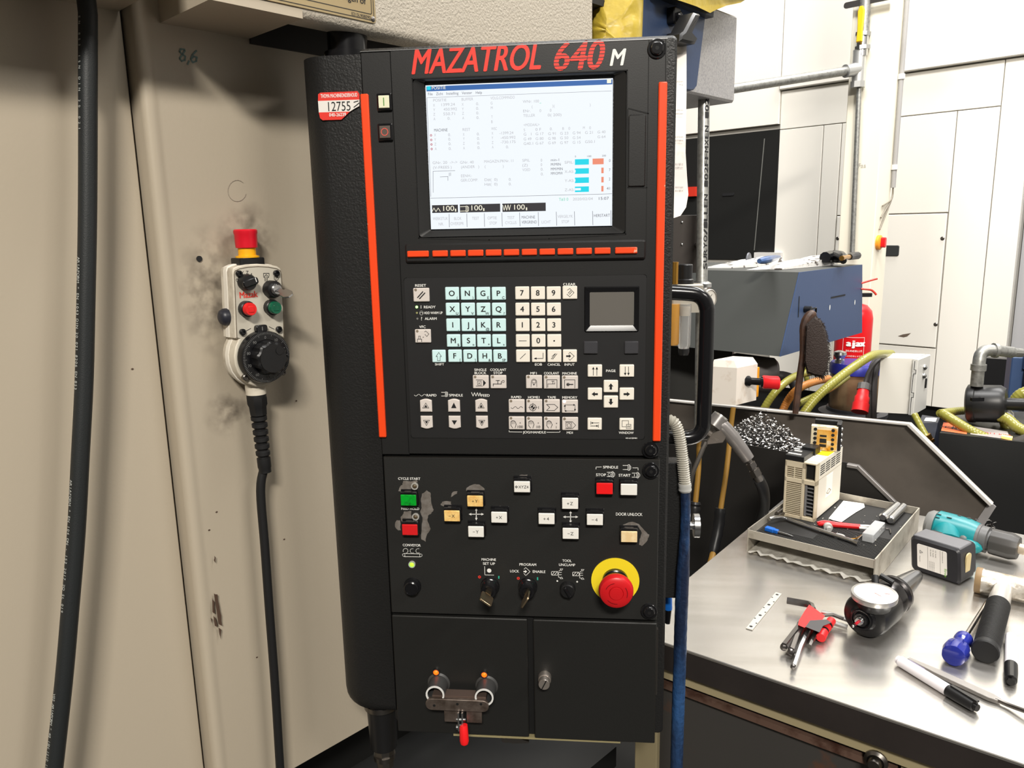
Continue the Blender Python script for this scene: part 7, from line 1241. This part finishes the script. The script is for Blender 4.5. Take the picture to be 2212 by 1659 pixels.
for k in range(60): a = 2 * PI * k / 60; r0 = .0245 if k % 5 else .0225; mb.stroke(DI, [(r0 * math.cos(a), r0 * math.sin(a)), (.027 * math.cos(a), .027 * math.sin(a))], .0004 if k % 5 else .0007, .0010)
mb.stroke(DI, [(-.006, -.003), (.018, .010)], .0007, .0011)
for k in range(10): a = 2 * PI * k / 10 + .3; mb.text(DI.at(.0195 * math.cos(a), .0195 * math.sin(a), .0011, .2), str(k * 2), 0, -.0015, .0028)
mb.build('dial_marks', mat('dial_grey', (150, 146, 144), .5), df); mb = MB(); mb.stroke(DI, [(0, 0), (-.012, .004)], .0008, .0012); mb.stroke(DI, [(-.018, -.010), (-.012, -.008)], .0012, .0012); mb.build('red_hand', redlogo, df)
# ------------------------------------------------------------------ hex key set in its red holder
hk = thing('hex_key_set', 'set of black hex keys in a red and grey folding holder on the bench', 'hex key set', B3(1740, 1360))
m_hex = mat('black_oxide_steel', (112, 108, 106), .25, .9)
def hexk(P, r, m=m_hex): mb = MB(); mb.tube([B3(*p) for p in P], r, 6); return mb.build('hex_key', m, hk)
hexk([(1700, 1297, .016), (1745, 1305, .016), (1753, 1309, .016), (1756, 1316, .015), (1694, 1396, .012)], .0058); hexk([(1730, 1347, .012), (1709, 1405, .010)], .0054); hexk([(1745, 1362, .012), (1728, 1398, .008), (1714, 1439, .006)], .0044, steel); hexk([(1763, 1365, .012), (1748, 1396, .008)], .0038, dsteel); hexk([(1768, 1330, .014), (1800, 1328, .016), (1822, 1337, .014)], .0026, dsteel)
hexk([(1775, 1322, .012), (1800, 1328, .013), (1832, 1340, .010)], .0036, mat('bright_hex', (196, 194, 190), .3, .9)); hexk([(1790, 1342, .011), (1831, 1355, .008)], .0042, MATS['bright_hex'])
for (x, y), r in (((1693, 1398), .0056), ((1708, 1408), .0052), ((1713, 1440), .0040)): mb = MB(); mb.ball(B3(x, y, .010), r, 6, 5); mb.build('ball_end', m_hex, hk)
mb = MB(); P = [(1748, 1306), (1782, 1330), (1776, 1340), (1750, 1345), (1738, 1356), (1724, 1350), (1726, 1340), (1738, 1320)]
mb.loft([[B3(x, y, z) for x, y in P] for z in (.006, .021)]); mb.build('red_holder', mat('holder_red', (222, 40, 42), .4), hk, smooth=20)
mb = MB(); P = [(1750, 1340), (1786, 1338), (1796, 1345), (1778, 1352), (1770, 1366), (1740, 1354)]; mb.loft([[B3(x, y, z) for x, y in P] for z in (.010, .024)]); mb.build('grey_holder', mat('holder_grey', (70, 68, 70), .45), hk, smooth=20)
for a, b, r, m_ in (((1796, 1341, .014), (1790, 1350, .014), .0068, MATS['holder_red']), ((1790, 1350, .014), (1787, 1354, .013), .0062, blackp), ((1787, 1354, .013), (1782, 1361, .012), .0068, MATS['holder_red']), ((1782, 1361, .012), (1779, 1365, .012), .0060, blackp), ((1779, 1365, .012), (1773, 1378, .010), .0072, MATS['holder_red'])): mb = MB(); mb.rod(B3(*a), B3(*b), r, 14); mb.build('pivot_roller', m_, hk)
# ------------------------------------------------------------------ perforated strip
a, b = B3(1618, 1360, .0006), B3(1682, 1282, .0006); f = Fr(a, b - a, UP.cross(b - a)); L = (b - a).length
mb = MB(); mb.box(f, 0, L, -.0052, .0052, 0, .0014, 0, .0002); st = mb.solo('perforated_strip', mat('strip_aluminium', (214, 210, 200), .4, .6), 'thin perforated metal strip lying alone on the steel bench top', 'strip')
for k in range(10): mb = MB(); mb.cyl(f, L * (.06 + k * .098), (-.0036 if k % 3 else .0) + (.0072 if k % 3 == 2 else 0), .0015 if k % 3 else .0026, .0012, .0016, 10); mb.build('hole', ink, st)
# ------------------------------------------------------------------ hammer, screwdriver, markers, file
hm = thing('hammer', 'mallet with scuffed silver head and ribbed black rubber grip on the bench', 'hammer', B3(2150, 1330))
a, b = B3(2108, 1252, .022), B3(2290, 1292, .022); f = axis_frame(a, b); L = (b - a).length
mb = MB(); mb.lathe(f, [(.0205, 0), (.0218, .002), (.0218, .010), (.0205, .012), (.0205, L - .012), (.0218, L - .010), (.0218, L)], 24); mb.build('head', mat('scuffed_head', (206, 200, 190), .38, .6, bump=(90, .6), dist=.002, spots=(40, .45, .62, (150, 138, 118))), hm)
mb = MB(); mb.lathe(f, [(.0212, -.0006), (.0222, .001), (.0222, .009)], 24); mb.build('face_ring', mat('brown_face', (140, 116, 84), .5), hm)
h0_, h1, h2 = B3(2168, 1265, .024), B3(2150, 1312, .019), B3(2128, 1408, .0180); f = axis_frame(h0_, h2); LH = (h2 - h0_).length; l1 = LH * .33
mb = MB(); mb.lathe(f, [(.0120, -.02), (.0120, .0), (.0155, l1 * .7), (.0158, l1 + .004)], 20); mb.build('shaft', mat('silver_shaft', (206, 204, 200), .35, .7), hm)
mb = MB(); pr = [(.0166, l1)]; k = 0; w = l1
while w < LH - .012: pr += [(.0172, w + .0008), (.0172, w + .0024), (.0160, w + .0030), (.0160, w + .0038)]; w += .0042
pr += [(.0178, LH - .010), (.0180, LH - .001), (.0165, LH + .001), (.0150, LH + .001), (.0060, LH + .0012)]
mb.lathe(f, pr, 26); mb.build('rubber_grip', rubber, hm)
sd = thing('screwdriver', 'screwdriver with fluted dark blue handle lying beside the black hammer grip', 'screwdriver', B3(2075, 1400)); a, b = B3(2062, 1412, .0165), B3(2086, 1356, .0150); f = axis_frame(a, b); c = B3(2133, 1300, .009)
f = axis_frame(a, c); L1 = (b - a).length
mb = MB(); n = 30; mb.loft([[f.p(r * (1 - dpt * (k % 5 == 0)) * math.cos(2 * PI * k / n), r * (1 - dpt * (k % 5 == 0)) * math.sin(2 * PI * k / n), w) for k in range(n)] for r, w, dpt in ((.010, -.010, 0), (.0150, -.008, .03), (.0172, .004, .08), (.0165, .018, .1), (.0130, .030, .08), (.0092, .038, 0), (.0105, .042, 0), (.0125, .048, 0), (.0122, .058, 0), (.0075, .062, 0))]); mb.build('handle', mat('blue_handle', (32, 42, 132), .2, coat=.4), sd)
mb = MB(); mb.cyl(f, 0, 0, .0034, .058, (c - a).length); mb.build('shaft', mat('screwdriver_steel', (190, 184, 176), .25, 1.), sd)
def marker(p0, p1, lbl, fcap, clip):
    r = .0082; a, b = B3(*p0, r), B3(*p1, r); L = (b - a).length; f = axis_frame(a, b); o = thing('marker_pen', lbl, 'marker', V((a.x, a.y, ZB)), 'white marker pens on the bench')
    mb = MB(); mb.lathe(f, [(.0045, 0), (.0058, .001), (.0060, .004), (.0078, .006), (.0080, L * fcap)], 20); mb.build('barrel', mat('marker_white', (232, 228, 232), .35), o)
    mb = MB(); mb.lathe(f, [(.0084, L * fcap), (.0084, L * .80), (.0074, L * .96), (.0060, L * .965)], 20); mb.lathe(f, [(.005, L * .96), (.005, L)], 8); mb.build('cap', blackp, o)
    s = f.x if f.x.z > 0 else -f.x; mb = MB(); q = Fr(f.p(0, 0, L * (fcap + .03)), f.z.cross(UP), UP, f.z); q = Fr(f.p(0, 0, L * (fcap + .03)), UP.cross(f.z), f.z.cross(UP.cross(f.z)), f.z); mb.box(q, -.0022, .0022, .0080, .0104, 0, L * .31, 0, .0006); mb.build('clip', blackg, o)
    mb = MB(); 
    for k in range(3): mb.stroke(Fr(f.p(0, 0, 0) + q.y * .0083, f.z, q.x, q.y), [(L * .14, -.001 + k * .002), (L * (.34 + .1 * (k == 1)), -.001 + k * .002)], .0006, 0)
    mb.build('barrel_print', mat('violet_print', (168, 158, 200), .5), o); return o
marker((1938, 1424), (2112, 1530), 'white marker pen with black cap lying in front of the steel file', .66, 1)
marker((2184, 1372), (2184, 1474), 'white marker pen with black cap pointing forward beside the hammer grip', .66, 1)
fi = thing('steel_file', 'flat steel file with thin tang and wooden handle behind the white marker', 'file', B3(2050, 1470)); a, b = B3(1962, 1425, .003), B3(2158, 1515, .004); f = Fr(a, b - a, UP.cross(b - a)); L = (b - a).length
mb = MB(); mb.prism(f, [(0, -.003), (0, .003), (L * .35, .0065), (L * .92, .0072), (L, .004), (L, -.004), (L * .92, -.0072), (L * .35, -.0065)], -.002, .003, .0005); mb.build('blade', mat('file_grey', (150, 146, 142), .42, .8, bump=(900, .3)), fi)
mb = MB(); mb.tube(bez([f.p(L - .004, 0, .001), f.p(L + .012, 0, .001), f.p(L + .030, -.002, .004), f.p(L + .050, -.003, .007)], 4), [.0032] * 12 + [.002], 8); mb.build('tang', dsteel, fi); mb = MB(); g_ = axis_frame(f.p(L + .042, -.003, .009), f.p(L + .14, -.006, .012)); mb.lathe(g_, [(.0062, 0), (.0075, .002), (.0075, .012), (.0105, .03), (.0112, .07), (.008, .10)], 18); mb.build('wooden_handle', mat('file_wood', (140, 84, 62), .5), fi)
